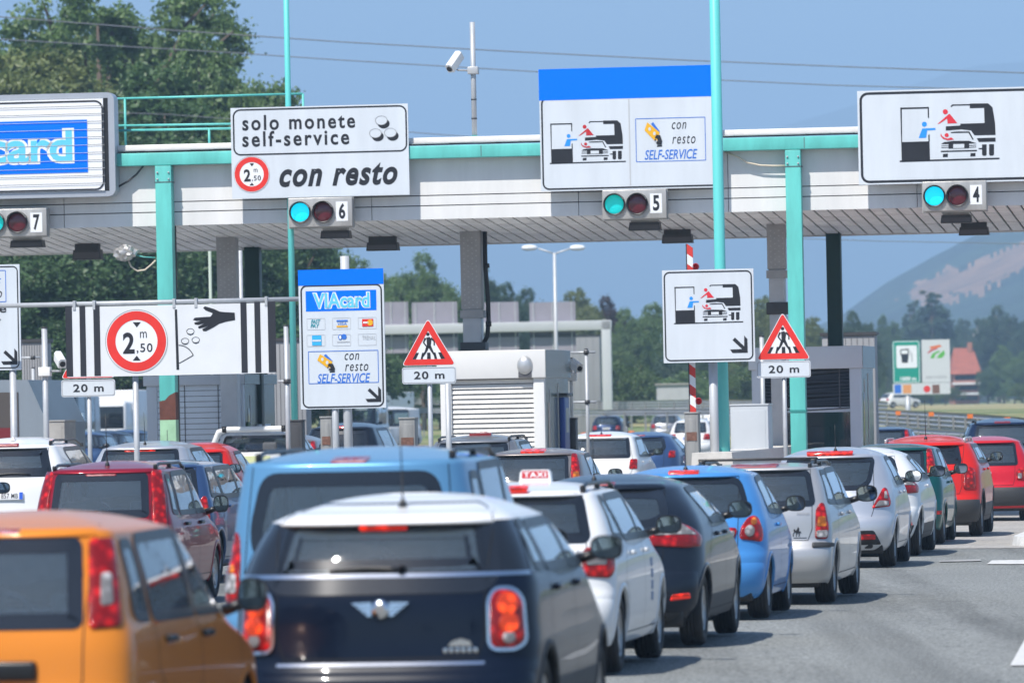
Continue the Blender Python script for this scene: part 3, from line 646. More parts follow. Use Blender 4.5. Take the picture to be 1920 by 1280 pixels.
# pedestrian crossing warning signs
def walker(u, v, d, lab, dz=0):
    f = own_frame(u, v, d); s = Sign('crossing_sign', lab, f, 0, cat='sign', group='crossing warning signs before the booths')
    k = d / 100.0 * 12800 / 12800.0; q = 1.0
    tri = [(u, v - 92), (u + 51, v - 4), (u - 51, v + -2)]
    loc = [s.h(*p) for p in tri]; zb_ = (loc[1][1] + loc[2][1]) / 2; xm = (loc[1][0] + loc[2][0]) / 2; hw = (loc[1][0] - loc[2][0]) / 2; H_ = loc[0][1] - zb_
    T = lambda f_: [(xm - hw * f_, zb_ + H_ / 3 * (1 - f_)), (xm + hw * f_, zb_ + H_ / 3 * (1 - f_)), (xm, zb_ + H_ / 3 + H_ * 2 / 3 * f_)]
    s.mb('triangle').prism(fillet(T(1.0), .07), 0, .02, SPURE)
    s.ring(fillet(T(.965), .06, 8), fillet(T(.60), .012, 8), SRED, 'triangle', 1)
    q = hw / 51; L = lambda pts, k=1: s.flat([(xm + a * q, zb_ + c * q) for a, c in pts][::1], SBLACK, 'walking_figure', k)
    def seg(a, c, w1, w2):
        w1 *= .8; w2 *= .85
        a, c = Vector(a), Vector(c); d_ = (c - a).normalized(); n_ = Vector((-d_.y, d_.x)); L([a - n_ * w1, c - n_ * w2, c + n_ * w2, a + n_ * w1])
    s.flat(circ(xm - 0.5 * q, zb_ + 58 * q, 3.2 * q, 20), SBLACK, 'walking_figure', 1)
    L([(-3.5, 52), (3, 53), (6, 47), (4, 34), (-3, 34), (-3, 46)]); seg((-5, 51), (-9, 43), 2.2, 1.6); seg((-9, 43), (-4, 36), 1.7, 1.4); seg((5, 51), (11, 45), 2.2, 1.6); seg((11, 45), (11, 37), 1.6, 1.4)
    seg((-1, 36), (-5, 26), 3.6, 2.4); seg((-5, 26), (-11, 17), 2.4, 1.7); seg((2, 36), (7, 26), 3.6, 2.4); seg((7, 26), (13, 17), 2.4, 1.7)
    for (a0, a1, c0, c1) in ((-30, -24, -23, -18), (-15, -11, -12, -9), (-3, 4, -2.5, 3.5), (11, 16, 9, 13), (23, 31, 18, 24)): L([(a0, 12), (a1, 12), (c1, 24), (c0, 24)])
    s.mb('distance_plate').prism(rrect(xm - hw * .99, xm + hw * .99, zb_ - .335 * hw * 1.98, zb_ - .02, .04), .0, .02, SWHITE)
    za, zc_ = zb_ - .335 * hw * 1.98, zb_ - .02
    a = xm - hw * .97; e = xm + hw * .97; s.ring(rrect(a, e, za + .012, zc_ - .012, .035), rrect(a + .008, e - .008, za + .02, zc_ - .02, .03), SGREY, 'distance_plate', 1)
    vs, fs = text_shape('20 m', 0, .02, 1.15); a0, a1 = min(p[0] for p in vs), max(p[0] for p in vs); b0, b1 = min(p[1] for p in vs), max(p[1] for p in vs)
    s.mb('distance_plate').add([(xm - hw * .55 + (p[0] - a0) / (a1 - a0) * hw * 1.12, -.0036, za + (zc_ - za) * .28 + (p[1] - b0) / (b1 - b0) * (zc_ - za) * .46) for p in vs], fs, SBLACK)
    s.mb('post').tube([(xm, .06, gz(f.o.x)), (xm, .06, zb_ + H_ * .4)], .036, GALV, 12)
    return s.done()
walker(804, 688, 101.0, 'crossing warning triangle with 20 m plate in front of the white booth')
walker(1469, 677, 112.0, 'crossing warning triangle with 20 m plate beside the right turquoise post')
walker(165, 712, 106.0, 'crossing warning triangle mostly hidden behind the height bar, 20 m plate showing')

# ------------------------------------------------------------------ booths
BW = mat('booth_white', (0.70, 0.70, 0.69), .4, var=.04, vs=2)
BG = mat('booth_shade_tint', (0.62, 0.66, 0.72), .4, var=.04, vs=2)  # bluish shade under the canopy is put into this booth colour
BSIDE = mat('booth_dark_green', (0.045, 0.065, 0.058), .25, .0, spec=.3, coat=.15, var=.2, vs=2)
SHUT = mat('roller_shutter_cream', (0.72, 0.70, 0.66), .5, var=.05, vs=3)
SHUTB = mat('roller_blind_shade_tint', (0.80, 0.86, 0.93), .5, var=.05, vs=3)  # blue of the canopy shade is mixed into the blind colour
SHUTD = mat('venetian_blind_dark', (0.10, 0.11, 0.13), .4, .3, var=.1, vs=3)
WDARK = mat('booth_window_glass', (0.012, 0.016, 0.02), .05, coat=.3)
BLUEM = mat('machine_blue', (0.02, 0.06, 0.30), .35)
def booth(label, u0, u1, vt, vb, d, depth, band, kind):
    """a toll booth: front seen between columns u0 and u1, roof line at row vt, roof band down to row vb"""
    p = P(u0, vt, d); f = Frame((p.x, p.y, 0)); x0, z1 = f.hit(u0, vt); x1, _ = f.hit(u1, vt); zb = f.hit(u0, vb)[1]
    t = thing('toll_booth', label, 'booth', f.o, PSI); g0 = gz(p.x)
    bmat = BW if kind == 'white' else BG
    b = MB(); b.box(x0 - .05, x1 + .04, -.06, depth + .05, zb, z1, bmat, .015); b.box(x0, x1 + .043, -.03, depth, zb + .01, z1 + .004, BSIDE) if False else None; b.build('roof_band', t)
    b = MB(); b.box(x1 + .041, x1 + .046, -.05, depth + .04, zb + .004, z1 - .006, BSIDE); b.build('side_band', t)
    pw = (x1 - x0) * .105
    for a in (x0, x1 - pw): b = MB(); b.box(a, a + pw, 0, .2, g0, zb, bmat, .008); b.build('corner_post', t)
    b = MB(); b.box(x1 - .03, x1, .205, depth, g0, zb, BSIDE); b.box(x0, x0 + .03, .205, depth, g0, zb, BSIDE); b.box(x0, x1, depth - .03, depth, g0, zb, BSIDE)
    b.box(x1, x1 + .012, .75, .79, g0, zb - .2, ALU); b.box(x1, x1 + .012, depth * .55, depth * .55 + .04, g0, zb - .1, ALU); b.box(x1 - .001, x1 + .006, .5, .7, g0 + .8, zb - .45, WDARK); b.build('side_wall', t)
    b = MB(); b.box(x0, x1, .22, depth, g0, g0 + .9, DGREY); b.build('base', t)
    a, c = x0 + pw, x1 - pw
    if kind == 'white':
        b = MB(); n = 27; hh = (zb - g0 - .2) / n
        for k in range(n): b.prism([(0, 0)] * 3, 0, 0, SHUT) if False else b.add([(a, .045, g0 + .2 + k * hh), (c, .045, g0 + .2 + k * hh), (c, .075, g0 + .2 + k * hh + hh * .82), (a, .075, g0 + .2 + k * hh + hh * .82)], [(0, 1, 2, 3)], SHUT)
        b.box(a, c, .10, .14, g0, zb, SEAM); b.build('roller_shutter', t)
        b = MB(); x, z = f.hit(984, 685, -.07); b.lathe([(-.13, .001), (-.125, .05), (-.10, .085), (-.06, .1)], ALU, (0, 0, 0), 'Y', 24)
        b.v = [(x + p[0] * 1.45, p[1], z + p[2] * 1.75) for p in b.v]; b.box(x - .12, x + .12, -.075, -.058, z - .22, z - .06, SEAM, .01); b.build('wall_lamp', t)
        b = MB(); b.box(x1, x1 + .10, depth * .6, depth * .6 + .75, zb - 1.5, zb - .35, BLUEM, .02); b.box(x1 + .1, x1 + .104, depth * .6 + .2, depth * .6 + .6, zb - 1.0, zb - .55, mat('screen_grey', (.35, .36, .34), .3)); b.build('payment_machine', t)
        b = MB(); b.box(x1, x1 + .16, depth * .58, depth * .6 + .85, zb - .34, zb - .28, BLACKP, .01); b.build('machine_hood', t)
    elif kind == 'blind':
        b = MB(); n = 25; hh = (zb - g0) / n
        for k in range(n): b.box(a, c, .06, .10, g0 + k * hh + .006, g0 + (k + 1) * hh - .004, SHUTB)
        b.box(a, c, .11, .14, g0, zb, SEAM)
        for fx in (.36, .80): x = a + (c - a) * fx; b.box(x - .008, x + .008, .052, .058, g0, zb, SEAM)
        b.build('roller_blind', t)
        b = MB(); b.box(x1, x1 + .06, depth * .4, depth * .75, g0 + .3, zb - .75, BG, .01); b.box(x1, x1 + .12, depth * .4, depth * .8, zb - .95, zb - .92, BLACKP); b.build('payment_hatch', t)
        b = MB(); b.box(x1 + .0, x1 + .03, .35, .60, zb - 1.2, zb - .7, mat('sticker_green', (.03, .12, .03), .5)); b.build('green_panel', t)
        b = MB(); b.lathe([(0, .05), (.03, .045), (.04, .001)], SRED, (x1, .4, zb - 1.25), 'X', 16); b.build('stop_button', t)
    else:
        zw = f.hit(u1, 765)[1]
        b = MB(); n = 12; hh = (zb - zw) / n
        for k in range(n):
            sag = .02 * math.sin(k * 1.7)
            b.add([(a, .08, zw + k * hh), ((a + c) / 2, .08, zw + k * hh - .03 + sag), (c, .08, zw + k * hh), (c, .12, zw + k * hh + hh * .75), ((a + c) / 2, .12, zw + k * hh + hh * .75 - .03 + sag), (a, .12, zw + k * hh + hh * .75)], [(0, 1, 4, 5), (1, 2, 3, 4)], SHUTD)
        for fx in (.12, .88): x = a + (c - a) * fx; b.box(x - .01, x + .01, .07, .078, zw, zb, SEAM)
        b.build('venetian_blind', t)
        b = MB(); b.box(a, c, .20, .215, zw - .02, zb, DARK); b.build('window_reveal', t)
        b = MB(); b.box(a, c, .14, .15, g0 + .9, zw, glass('booth_glass', (.45, .5, .52), 1.3, .03)); b.build('window', t)
        b = MB(); b.box(a, c, .10, .16, zw - .06, zw + .03, BG); b.build('window_rail', t)
        b = MB(); b.box(a + .4, c - .45, .9, 1.0, g0 + 1.1, g0 + 1.65, BG, .02); b.box(a + .7, c - .2, 1.3, 1.5, g0 + .9, zw, SPURE, .02); b.build('desk', t)
    return t
booth('white toll booth with cream roller shutter and blue payment machine', 824, 1019, 659, 712, 122.9, 3.6, 0, 'white')
booth('shade tinted bluish toll booth with closed pale blind behind the rusty post', 274, 455, 705, 724, 127.0, 3.6, 0, 'blind')
booth('shade tinted grey toll booth with dark window blind beside the far right mast', 1408, 1613, 652, 694, 124.6, 2.9, 0, 'window')

# ------------------------------------------------------------------ smaller fixtures
# white cabinet and its plinth right of the thick mast
def cab(name, label, cat, u0, v0, u1, d, depth, m, psi=PSI, trim=None):
    p = P(u0, v0, d); f = Frame((p.x, p.y, 0), psi); x0, z1 = f.hit(u0, v0); x1, _ = f.hit(u1, v0); g0 = gz(p.x)
    t = thing(name, label, cat, f.o, psi); b = MB(); b.box(x0, x1, 0, depth, g0, z1, m, .012); b.build('casing', t)
    b = MB(); b.box(x0 - .01, x1 + .01, -.012, depth + .01, z1, z1 + .03, trim or m, .006); b.build('lid', t)
    b = MB(); b.box(x0 + .05, x1 - .05, -.006, 0, g0 + .15, z1 - .08, m, .003); b.build('door', t)
    return t, f, x0, x1, z1
CABW = mat('cabinet_white', (0.47, 0.50, 0.53), .4, var=.04, vs=3)
cab('control_cabinet', 'white control cabinet between the thick mast and the right booth', 'cabinet', 1369, 761, 1440, 118.0, .8, CABW)
CST = mat('steel_cabinet', (0.30, 0.30, 0.29), .5, .3, var=.25, vs=6, streak=True); PLAQ = mat('worn_plaque', (.20, .10, .07), .8, var=.5, vs=20)
for (u0, v0, u1, d, lab, pl) in ((1283, 776, 1309, 112, 'grey barrier post with brown worn plaque left of the thick mast', 1), (748, 786, 778, 113, 'grey barrier post with brown worn foot left of the white booth', 1), (602 - 2, 784, 622, 112, 'grey barrier post directly behind the payment sign legs', 1), (541, 790, 566, 121, 'small dark barrier post beside the slim mast', 0), (1066, 786, 1079, 126, 'dark narrow post at the corner of the white booth', 0)):
    t, f, x0, x1, z1 = cab('barrier_post', lab, 'barrier', u0, v0, u1, d, .35, CST if pl else DGREY)
    if pl: b = MB(); zq = f.hit(u0, v0 + 34)[1]; b.box(x0 + .03, x1 - .03, -.014, -.006, zq - .14, zq, PLAQ); b.build('plaque', t)
# raised red and white barrier arm
p = P(1299, 780, 112.4); f = Frame((p.x, p.y, 0)); t = thing('lift_barrier', 'raised red and white striped barrier arm behind the square booth sign', 'barrier', f.o, PSI)
b = MB(); RR = mat('barrier_red', (.62, .04, .03), .5); x, z0 = f.hit(1300, 776); _, z1 = f.hit(1291, 457); w = .048; n = 34; hh = (z1 - z0) / n
for k in range(n):
    za = z0 + k * hh; m = RR if (k // 2) % 2 == 0 else SPURE
    b.prism([(x - w, za), (x + w, za - .07), (x + w, za + hh - .07), (x - w, za + hh)], -.02, .02, m)
b.build('boom', t)
b = MB(); b.box(x - w - .02, x - w, -.01, .01, z0, z1, DGREY); b.build('edge_strip', t)
for v in (500, 752): b = MB(); zq = f.hit(1300, v)[1]; b.lathe([(-.03, .05), (.0, .06), (.03, .05), (.05, .001)], SCRIM, (x + .09, 0, zq), 'Y', 16); b.build('warning_lamp', t)
# kiosks behind the canopy, the low dark building at the left
KG = mat('kiosk_grey', (.27, .275, .285), .6, var=.08, vs=2, streak=True)
def kiosk(lab, u0, v0, u1, d, m=KG, depth=.7):
    p = P(u0, v0, d); f = Frame((p.x, p.y, 0)); x0, z1 = f.hit(u0, v0); x1, _ = f.hit(u1, v0); g0 = gz(p.x)
    t = thing('service_kiosk', lab, 'kiosk', f.o, PSI); b = MB(); b.box(x0, x1, 0, depth, g0, z1, m, .02)
    n = 9
    for k in range(1, n): x = x0 + (x1 - x0) * k / n; b.box(x - .006, x + .006, -.008, 0, g0 + .1, z1 - .05, SEAM)
    b.build('panel_wall', t); b = MB(); b.box(x0 - .04, x1 + .04, -.04, depth + .04, z1, z1 + .07, DGREY); b.build('roof', t)
    return t
kiosk('plain grey panelled kiosk behind the white booth', 1012, 632, 1124, 402.0); kiosk('plain grey panelled kiosk behind the far right booth', 1541, 630, 1640, 148.0)
kiosk('plain grey panelled kiosk beside the camera pole at the left', 40, 642, 84, 146.0); kiosk('plain grey panelled kiosk behind the pale blind booth', 500, 640, 572, 150.0)
p = P(0, 700, 120.0); f = Frame((p.x, p.y, 0)); t = thing('gate_shelter', 'low grey metal shelter with sloping side at the left edge', 'shelter', f.o, PSI)
hx = lambda u, v: f.hit(u, v)
g0 = 0.1; xs = [hx(-150, 712), hx(52, 712), hx(88, 792), (hx(88, 792)[0], g0), (hx(-150, 712)[0], g0)]
b = MB(); b.prism([xs[4], xs[3], xs[2], xs[1], xs[0]], .0, 3.5, mat('shelter_grey', (.26, .30, .34), .4, .3, var=.1, vs=2, streak=True)); b.build('shell', t)
b = MB(); a = hx(-150, 735); c = hx(34, 735); e = hx(34, 840); b.box(a[0], c[0], -.02, .0, e[1], c[1], mat('shelter_inner_shade', (.07, .06, .055), .6)); b.box(a[0], hx(20, 700)[0], -.03, -.02, hx(0, 830)[1], hx(0, 802)[1], mat('dark_red_panel', (.16, .015, .02), .4)); b.box(hx(20, 770)[0], hx(26, 770)[0], -.04, -.02, e[1], hx(20, 765)[1], SPURE); b.build('doorway', t)  # dark sheet on the shell paints the shade of the interior
cab('concrete_block', 'low concrete block in front of the sloping grey shelter', 'block', 88, 791, 121, 119.0, 1.0, CONC)
# poles with cameras and brackets
def pole(lab, u, v0, wpx, d, cam_uv=None, aim=(-.4, -.8, -.4), cross=(), m=None, cat='pole', name='camera_pole'):
    p = P(u, v0, d); f = Frame((p.x, p.y, 0)); x, z = f.hit(u, v0); g0 = gz(p.x); r = wpx / 2 * d / FPX
    t = thing(name, lab, cat, f.o, PSI); b = MB(); b.tube([(x, 0, g0), (x, 0, z)], r, m or GALV, 14); b.tube([(x, 0, z), (x, 0, z + .02)], r * 1.15, DGREY, 14); b.build('pole', t)
    for (ua, ub, v) in cross:
        b = MB(); xa, zz = f.hit(ua, v); xb, _ = f.hit(ub, v); b.tube([(xa, r, zz), (xb, r, zz)], .025, GALV, 8); b.tube([(x, 0, zz - .04), (x, 0, zz + .04)], r * 1.5, DGREY, 12); b.build('crossbar', t)
    if cam_uv:
        xa, za = f.hit(*cam_uv); b = MB(); camera_at(b, b, (xa, -.05, za), aim, .95); b.build('camera_housing', t)
        b = MB(); zb_ = f.hit(u, cam_uv[1] + 22)[1]; b.tube([(x, 0, zb_), (xa, -.03, zb_), (xa, -.05, za - .05)], .02, GALV, 8); b.box(x - .1, x + .1, -.1, .08, zb_ - .08, zb_ + .07, CAMW, .01); b.build('camera_bracket', t)
    return t
pole('grey pole with white camera left of the height bar', 83, 615, 11, 115.0, (114, 674), (.35, -.8, -.35)); pole('grey pole with clamp left of the payment sign', 536, 611, 9, 118.0, None, cross=((520, 545, 715),))
pole('grey pole with two crossbars behind the white booth camera', 1099, 655, 6.5, 134.0, None, cross=((1070, 1116, 661), (1072, 1118, 754)))
pole('short white camera post at the corner of the white booth', 1070, 672, 6, 127.0, (1079, 684), (.55, -.8, -.35), m=CAMW)
pole('round capped grey post beside the far right crossing sign', 1428, 631, 8.5, 121.0); pole('slim grey pole standing between the grey columns and dark post', 450, 463, 8, 140.0, name='slim_pole'); pole('thin pale pole behind the canopy near the left column', 393, 465, 6, 150.0, name='slim_pole', m=mat('pale_green_pole', (.35, .42, .35), .5))
pole('grey sign leg standing right of the crossing triangle', 839, 700, 10.5, 103.0, name='slim_pole'); pole('thin grey pole beside the rusty post left of the shelter', 62, 690, 6, 140.0, None, cross=((30, 75, 671),), name='slim_pole')
# kerb island of white painted concrete under the thick mast
for (u0, u1, v, d, lab) in ((1286, 1372, 849, 111.0, 'white concrete lane divider under the thick mast'),):
    p = P(u0, v, d); f = Frame((p.x, p.y, 0)); x0, z1 = f.hit(u0, v); x1, _ = f.hit(u1, v); b = MB(); g0 = gz(p.x)
    b.prism([(x0, g0), (x1 + .1, g0), (x1, z1), (x0 + .1, z1)], 0, 14, mat('white_concrete', (.62, .60, .56), .8, var=.12, vs=6, bump=.4), False); o = b.build('lane_divider', None, f.o, -PSI); tag(o, lab, 'barrier')
# ------------------------------------------------------------------ terrain, road, verge
def sstep(a, b, x):
    t = max(0.0, min(1.0, (x - a) / (b - a))); return t * t * (3 - 2 * t)
def lerp_list(L, x):
    if x <= L[0][0]: return L[0][1]
    for (a, p), (c, q) in zip(L, L[1:]):
        if x <= c: return p + (q - p) * (x - a) / (c - a)
    return L[-1][1]
def edge_d(u): return lerp_list([(-3000, 330), (420, 330), (720, 425), (1280, 420), (1500, 320), (1650, 258), (1800, 224), (1960, 198), (2600, 260), (9000, 260), (60000, 120)], u)
def terr(x, y):
    r = math.hypot(x, y)
    if y < 30: return gz(x)
    u = 960 + FPX * x / y; e = edge_d(u)
    hi = 1.25
    return gz(x) + (.55 * sstep(.88 * e, .99 * e, y) + .7 * sstep(1.05 * e, 1.3 * e, y))
def node_ground(name, base, specks, sc, rough=.9, bump=.5, big=.12, tint=None, tsc=.25, streak=0):
    m = bpy.data.materials.new(name); m.use_nodes = True; t = m.node_tree; b = t.nodes['Principled BSDF']; b.inputs['Roughness'].default_value = rough; b.inputs['Specular IOR Level'].default_value = .3
    tc = t.nodes.new('ShaderNodeTexCoord')
    n = t.nodes.new('ShaderNodeTexNoise'); n.inputs['Scale'].default_value = sc; n.inputs['Detail'].default_value = 5; n.inputs['Roughness'].default_value = .75; t.links.new(tc.outputs['Object'], n.inputs[0])
    r = t.nodes.new('ShaderNodeValToRGB'); e = r.color_ramp.elements; e[0].position = .37; e[0].color = (*[c * (1 - specks) for c in base], 1); e[1].position = .64; e[1].color = (*[min(1, c * (1 + specks * 1.3)) for c in base], 1)
    q = e.new(.5) if False else None
    t.links.new(n.outputs[0], r.inputs[0])
    n2 = t.nodes.new('ShaderNodeTexNoise'); n2.inputs['Scale'].default_value = tsc; n2.inputs['Detail'].default_value = 6; t.links.new(tc.outputs['Object'], n2.inputs[0])
    mr = t.nodes.new('ShaderNodeMapRange'); mr.inputs[1].default_value = .3; mr.inputs[2].default_value = .7; mr.inputs[3].default_value = 1 - big; mr.inputs[4].default_value = 1 + big; t.links.new(n2.outputs[0], mr.inputs[0])
    mx = t.nodes.new('ShaderNodeVectorMath'); mx.operation = 'SCALE'; t.links.new(r.outputs[0], mx.inputs[0]); t.links.new(mr.outputs[0], mx.inputs['Scale'])
    res = mx.outputs[0]
    if streak:                      # oil and tyre streaks along the lanes
        mp = t.nodes.new('ShaderNodeMapping'); mp.inputs['Rotation'].default_value = (0, 0, PSI); mp.inputs['Scale'].default_value = (1.1, .035, 1); t.links.new(tc.outputs['Object'], mp.inputs[0])
        n5 = t.nodes.new('ShaderNodeTexNoise'); n5.inputs['Scale'].default_value = 1; n5.inputs['Detail'].default_value = 5; t.links.new(mp.outputs[0], n5.inputs[0])
        m5 = t.nodes.new('ShaderNodeMapRange'); m5.inputs[1].default_value = .42; m5.inputs[2].default_value = .66; m5.inputs[3].default_value = 1.04; m5.inputs[4].default_value = 1 - streak; t.links.new(n5.outputs[0], m5.inputs[0])
        n6 = t.nodes.new('ShaderNodeTexNoise'); n6.inputs['Scale'].default_value = 1.6; n6.inputs['Detail'].default_value = 3; t.links.new(tc.outputs['Object'], n6.inputs[0])
        m6 = t.nodes.new('ShaderNodeMapRange'); m6.inputs[1].default_value = .64; m6.inputs[2].default_value = .74; m6.inputs[3].default_value = 1.0; m6.inputs[4].default_value = .72; t.links.new(n6.outputs[0], m6.inputs[0])
        mm5 = t.nodes.new('ShaderNodeMath'); mm5.operation = 'MULTIPLY'; t.links.new(m5.outputs[0], mm5.inputs[0]); t.links.new(m6.outputs[0], mm5.inputs[1])
        x5 = t.nodes.new('ShaderNodeVectorMath'); x5.operation = 'SCALE'; t.links.new(res, x5.inputs[0]); t.links.new(mm5.outputs[0], x5.inputs['Scale']); res = x5.outputs[0]
    if tint:
        mm = t.nodes.new('ShaderNodeMix'); mm.data_type = 'RGBA'; mm.inputs[7].default_value = (*tint, 1); t.links.new(res, mm.inputs[6])
        r3 = t.nodes.new('ShaderNodeMapRange'); r3.inputs[1].default_value = .45; r3.inputs[2].default_value = .6; n3 = t.nodes.new('ShaderNodeTexNoise'); n3.inputs['Scale'].default_value = tsc * .35; n3.inputs['Detail'].default_value = 5; t.links.new(tc.outputs['Object'], n3.inputs[0]); t.links.new(n3.outputs[0], r3.inputs[0]); t.links.new(r3.outputs[0], mm.inputs[0]); res = mm.outputs[2]
    t.links.new(res, b.inputs['Base Color'])
    bp = t.nodes.new('ShaderNodeBump'); bp.inputs['Strength'].default_value = bump; bp.inputs['Distance'].default_value = .02; t.links.new(n.outputs[0], bp.inputs['Height']); t.links.new(bp.outputs[0], b.inputs['Normal'])
    return m
ASPH = node_ground('worn_asphalt', (0.205, 0.214, 0.206), .75, 30, big=.08, bump=.6, streak=.36)
CONCR = node_ground('pale_concrete', (0.34, 0.325, 0.30), .35, 18, big=.12, bump=.4, tsc=.5)
FIELD = node_ground('summer_fields', (0.12, 0.16, 0.055), .4, .9, big=.25, tint=(0.46, 0.37, 0.19), tsc=.03)
VERGE = node_ground('verge_grass_soil', (0.14, 0.20, 0.06), .6, 5, big=.3, tint=(0.26, 0.25, 0.12), tsc=.2)
def polar(name, us, ds, z_off, m, backside=False, dmax=None):
    vs = []; fs = []; n = len(ds)
    for u in us:
        for d in ds:
            dd = min(d, dmax(u)) if dmax else d
            x = (u - 960) / FPX * dd
            vs.append((x, dd, terr(x, dd) + z_off))
    for i in range(len(us) - 1):
        for j in range(n - 1): fs.append((i * n + j, (i + 1) * n + j, (i + 1) * n + j + 1, i * n + j + 1))
    b = MB(); b.add(vs, fs, m, True); o = b.build(name); o['kind'] = 'structure'; return o
US = [-60000, -30000, -16000, -9000, -6000, -4000] + list(range(-3000, 5001, 100)) + [6000, 8000, 11000, 18000, 32000, 60000]
DS = [20, 30, 40, 60, 80, 100, 130, 150, 165, 180, 195, 210, 225, 240, 255, 270, 285, 300, 320, 340, 360, 380, 400, 420, 450, 520, 700, 1000, 1500, 2500, 4500, 8000, 14000]
polar('ground', US, DS, 0, FIELD)
b = MB(); xs = [-120, -60, -30, -15, -8, 0, 8, 15, 30, 60, 120]; vs = [(x, y, gz(x)) for x in xs for y in (-400, 20.0)]
b.add(vs, [(2 * i, 2 * i + 2, 2 * i + 3, 2 * i + 1) for i in range(len(xs) - 1)], ASPH, True); o = b.build('road'); o['kind'] = 'structure'
polar('road', [-30000, -16000, -9000, -6000, -4000] + list(range(-3000, 5001, 100)) + [6000, 8000, 11000, 18000, 30000], DS[:24], .012, ASPH, dmax=lambda u: edge_d(u) * .88)
polar('verge', list(range(-3000, 3001, 60)), [0, 1, 2, 3, 4, 5], 0, VERGE) if False else None
vs = []; fs = []; us = list(range(-2000, 3201, 50)); K = [.875, .90, .93, .96, 1.0, 1.05, 1.1, 1.18, 1.26, 1.34]
for u in us:
    for k in K:
        d = edge_d(u) * k; x = (u - 960) / FPX * d; vs.append((x, d, terr(x, d) + .03))
n = len(K); b = MB(); b.add(vs, [(i * n + j, (i + 1) * n + j, (i + 1) * n + j + 1, i * n + j + 1) for i in range(len(us) - 1) for j in range(n - 1)], VERGE, True); o = b.build('verge'); o['kind'] = 'structure'
# pale concrete apron at the booths, lane markings
b = MB(); org = ground(1800, 97.0); f = Frame((org.x, org.y, 0))
xs = [-40 + 2.5 * i for i in range(27)]; ysq = [0, 25, 55]
vs = [(*f.w(x, y, 0).xy, 0) for x in xs for y in ysq]; vs = [(p[0], p[1], gz(p[0]) + .018) for p in vs]
b.add(vs, [(i * 3 + j, (i + 1) * 3 + j, (i + 1) * 3 + j + 1, i * 3 + j + 1) for i in range(26) for j in range(2)], CONCR, True); o = b.build('concrete_apron'); o['kind'] = 'structure'
RWHITE = mat('road_paint', (0.62, 0.62, 0.60), .8, var=.25, vs=9)
def marking(pts, name='road_marking', m=RWHITE, z=.024):
    """flat painted outline through photo points (u, v) lying on the road"""
    vs = []
    for u, v in pts:
        d = 60.0
        for _ in range(30):
            g_ = ground(u, d); d = FPX * (CAM_Z - g_.z) / (v - hor(u))
        g_ = ground(u, d); vs.append((g_.x, g_.y, g_.z + z))
    b = MB(); b.add(vs, [tuple(range(len(vs)))], m); o = b.build(name); o['kind'] = 'structure'; return o
marking([(1894, 1252), (1990, 1252), (1990, 1196), (1925, 1196)])
marking([(1850, 1060), (1935, 1060), (1935, 1052), (1860, 1053)]); marking([(1760, 1056), (1840, 1054), (1838, 1051), (1765, 1053)], m=mat('worn_paint', (.36, .36, .35), .9, var=.3, vs=4))
if 0: marking([(1560, 1172), (1960, 1168), (1960, 1173), (1600, 1176)], m=mat('tar_seam', (.26, .265, .265), .9, var=.2, vs=4), z=.02)
marking([(1700, 828), (1207, 828), (1160, 822), (1150, 826), (1206, 834), (1700, 834)]) if False else None
# island with white kerb at the right edge
g_ = ground(1886, 97.5); t = thing('traffic_island', 'low traffic island with white kerb at the right edge of the road', 'kerb', (g_.x, g_.y, g_.z), PSI)
pts = [(0.05, .2)] + [(2.4 - 2.4 * math.cos(a), 1.4 + 1.4 * math.sin(a - PI / 2)) for a in [k * PI / 14 for k in range(0, 8)]]
out = [(0, 1.5)] + [(1.2 - 1.2 * math.cos(math.radians(a)), 1.5 - 1.5 * math.sin(math.radians(a))) for a in range(15, 91, 15)] + [(6, 0), (6, 16), (0, 16)]
inn = [(min(max(x, .22), 6), max(y, .30) if y < 15 else y) for x, y in out]
b = MB(); n = len(out); b.add([(x, y, 0) for x, y in out] + [(x + .03, y + .02, .15) for x, y in out] + [(x, y + .02, .15) for x, y in inn], [(i, (i + 1) % n, (i + 1) % n + n, i + n) for i in range(n)] + [(i + n, (i + 1) % n + n, (i + 1) % n + 2 * n, i + 2 * n) for i in range(n)], RWHITE); b.build('kerb', t)
b = MB(); b.add([(x, y, .149) for x, y in inn], [tuple(range(n))], CONCR); b.build('paving', t)

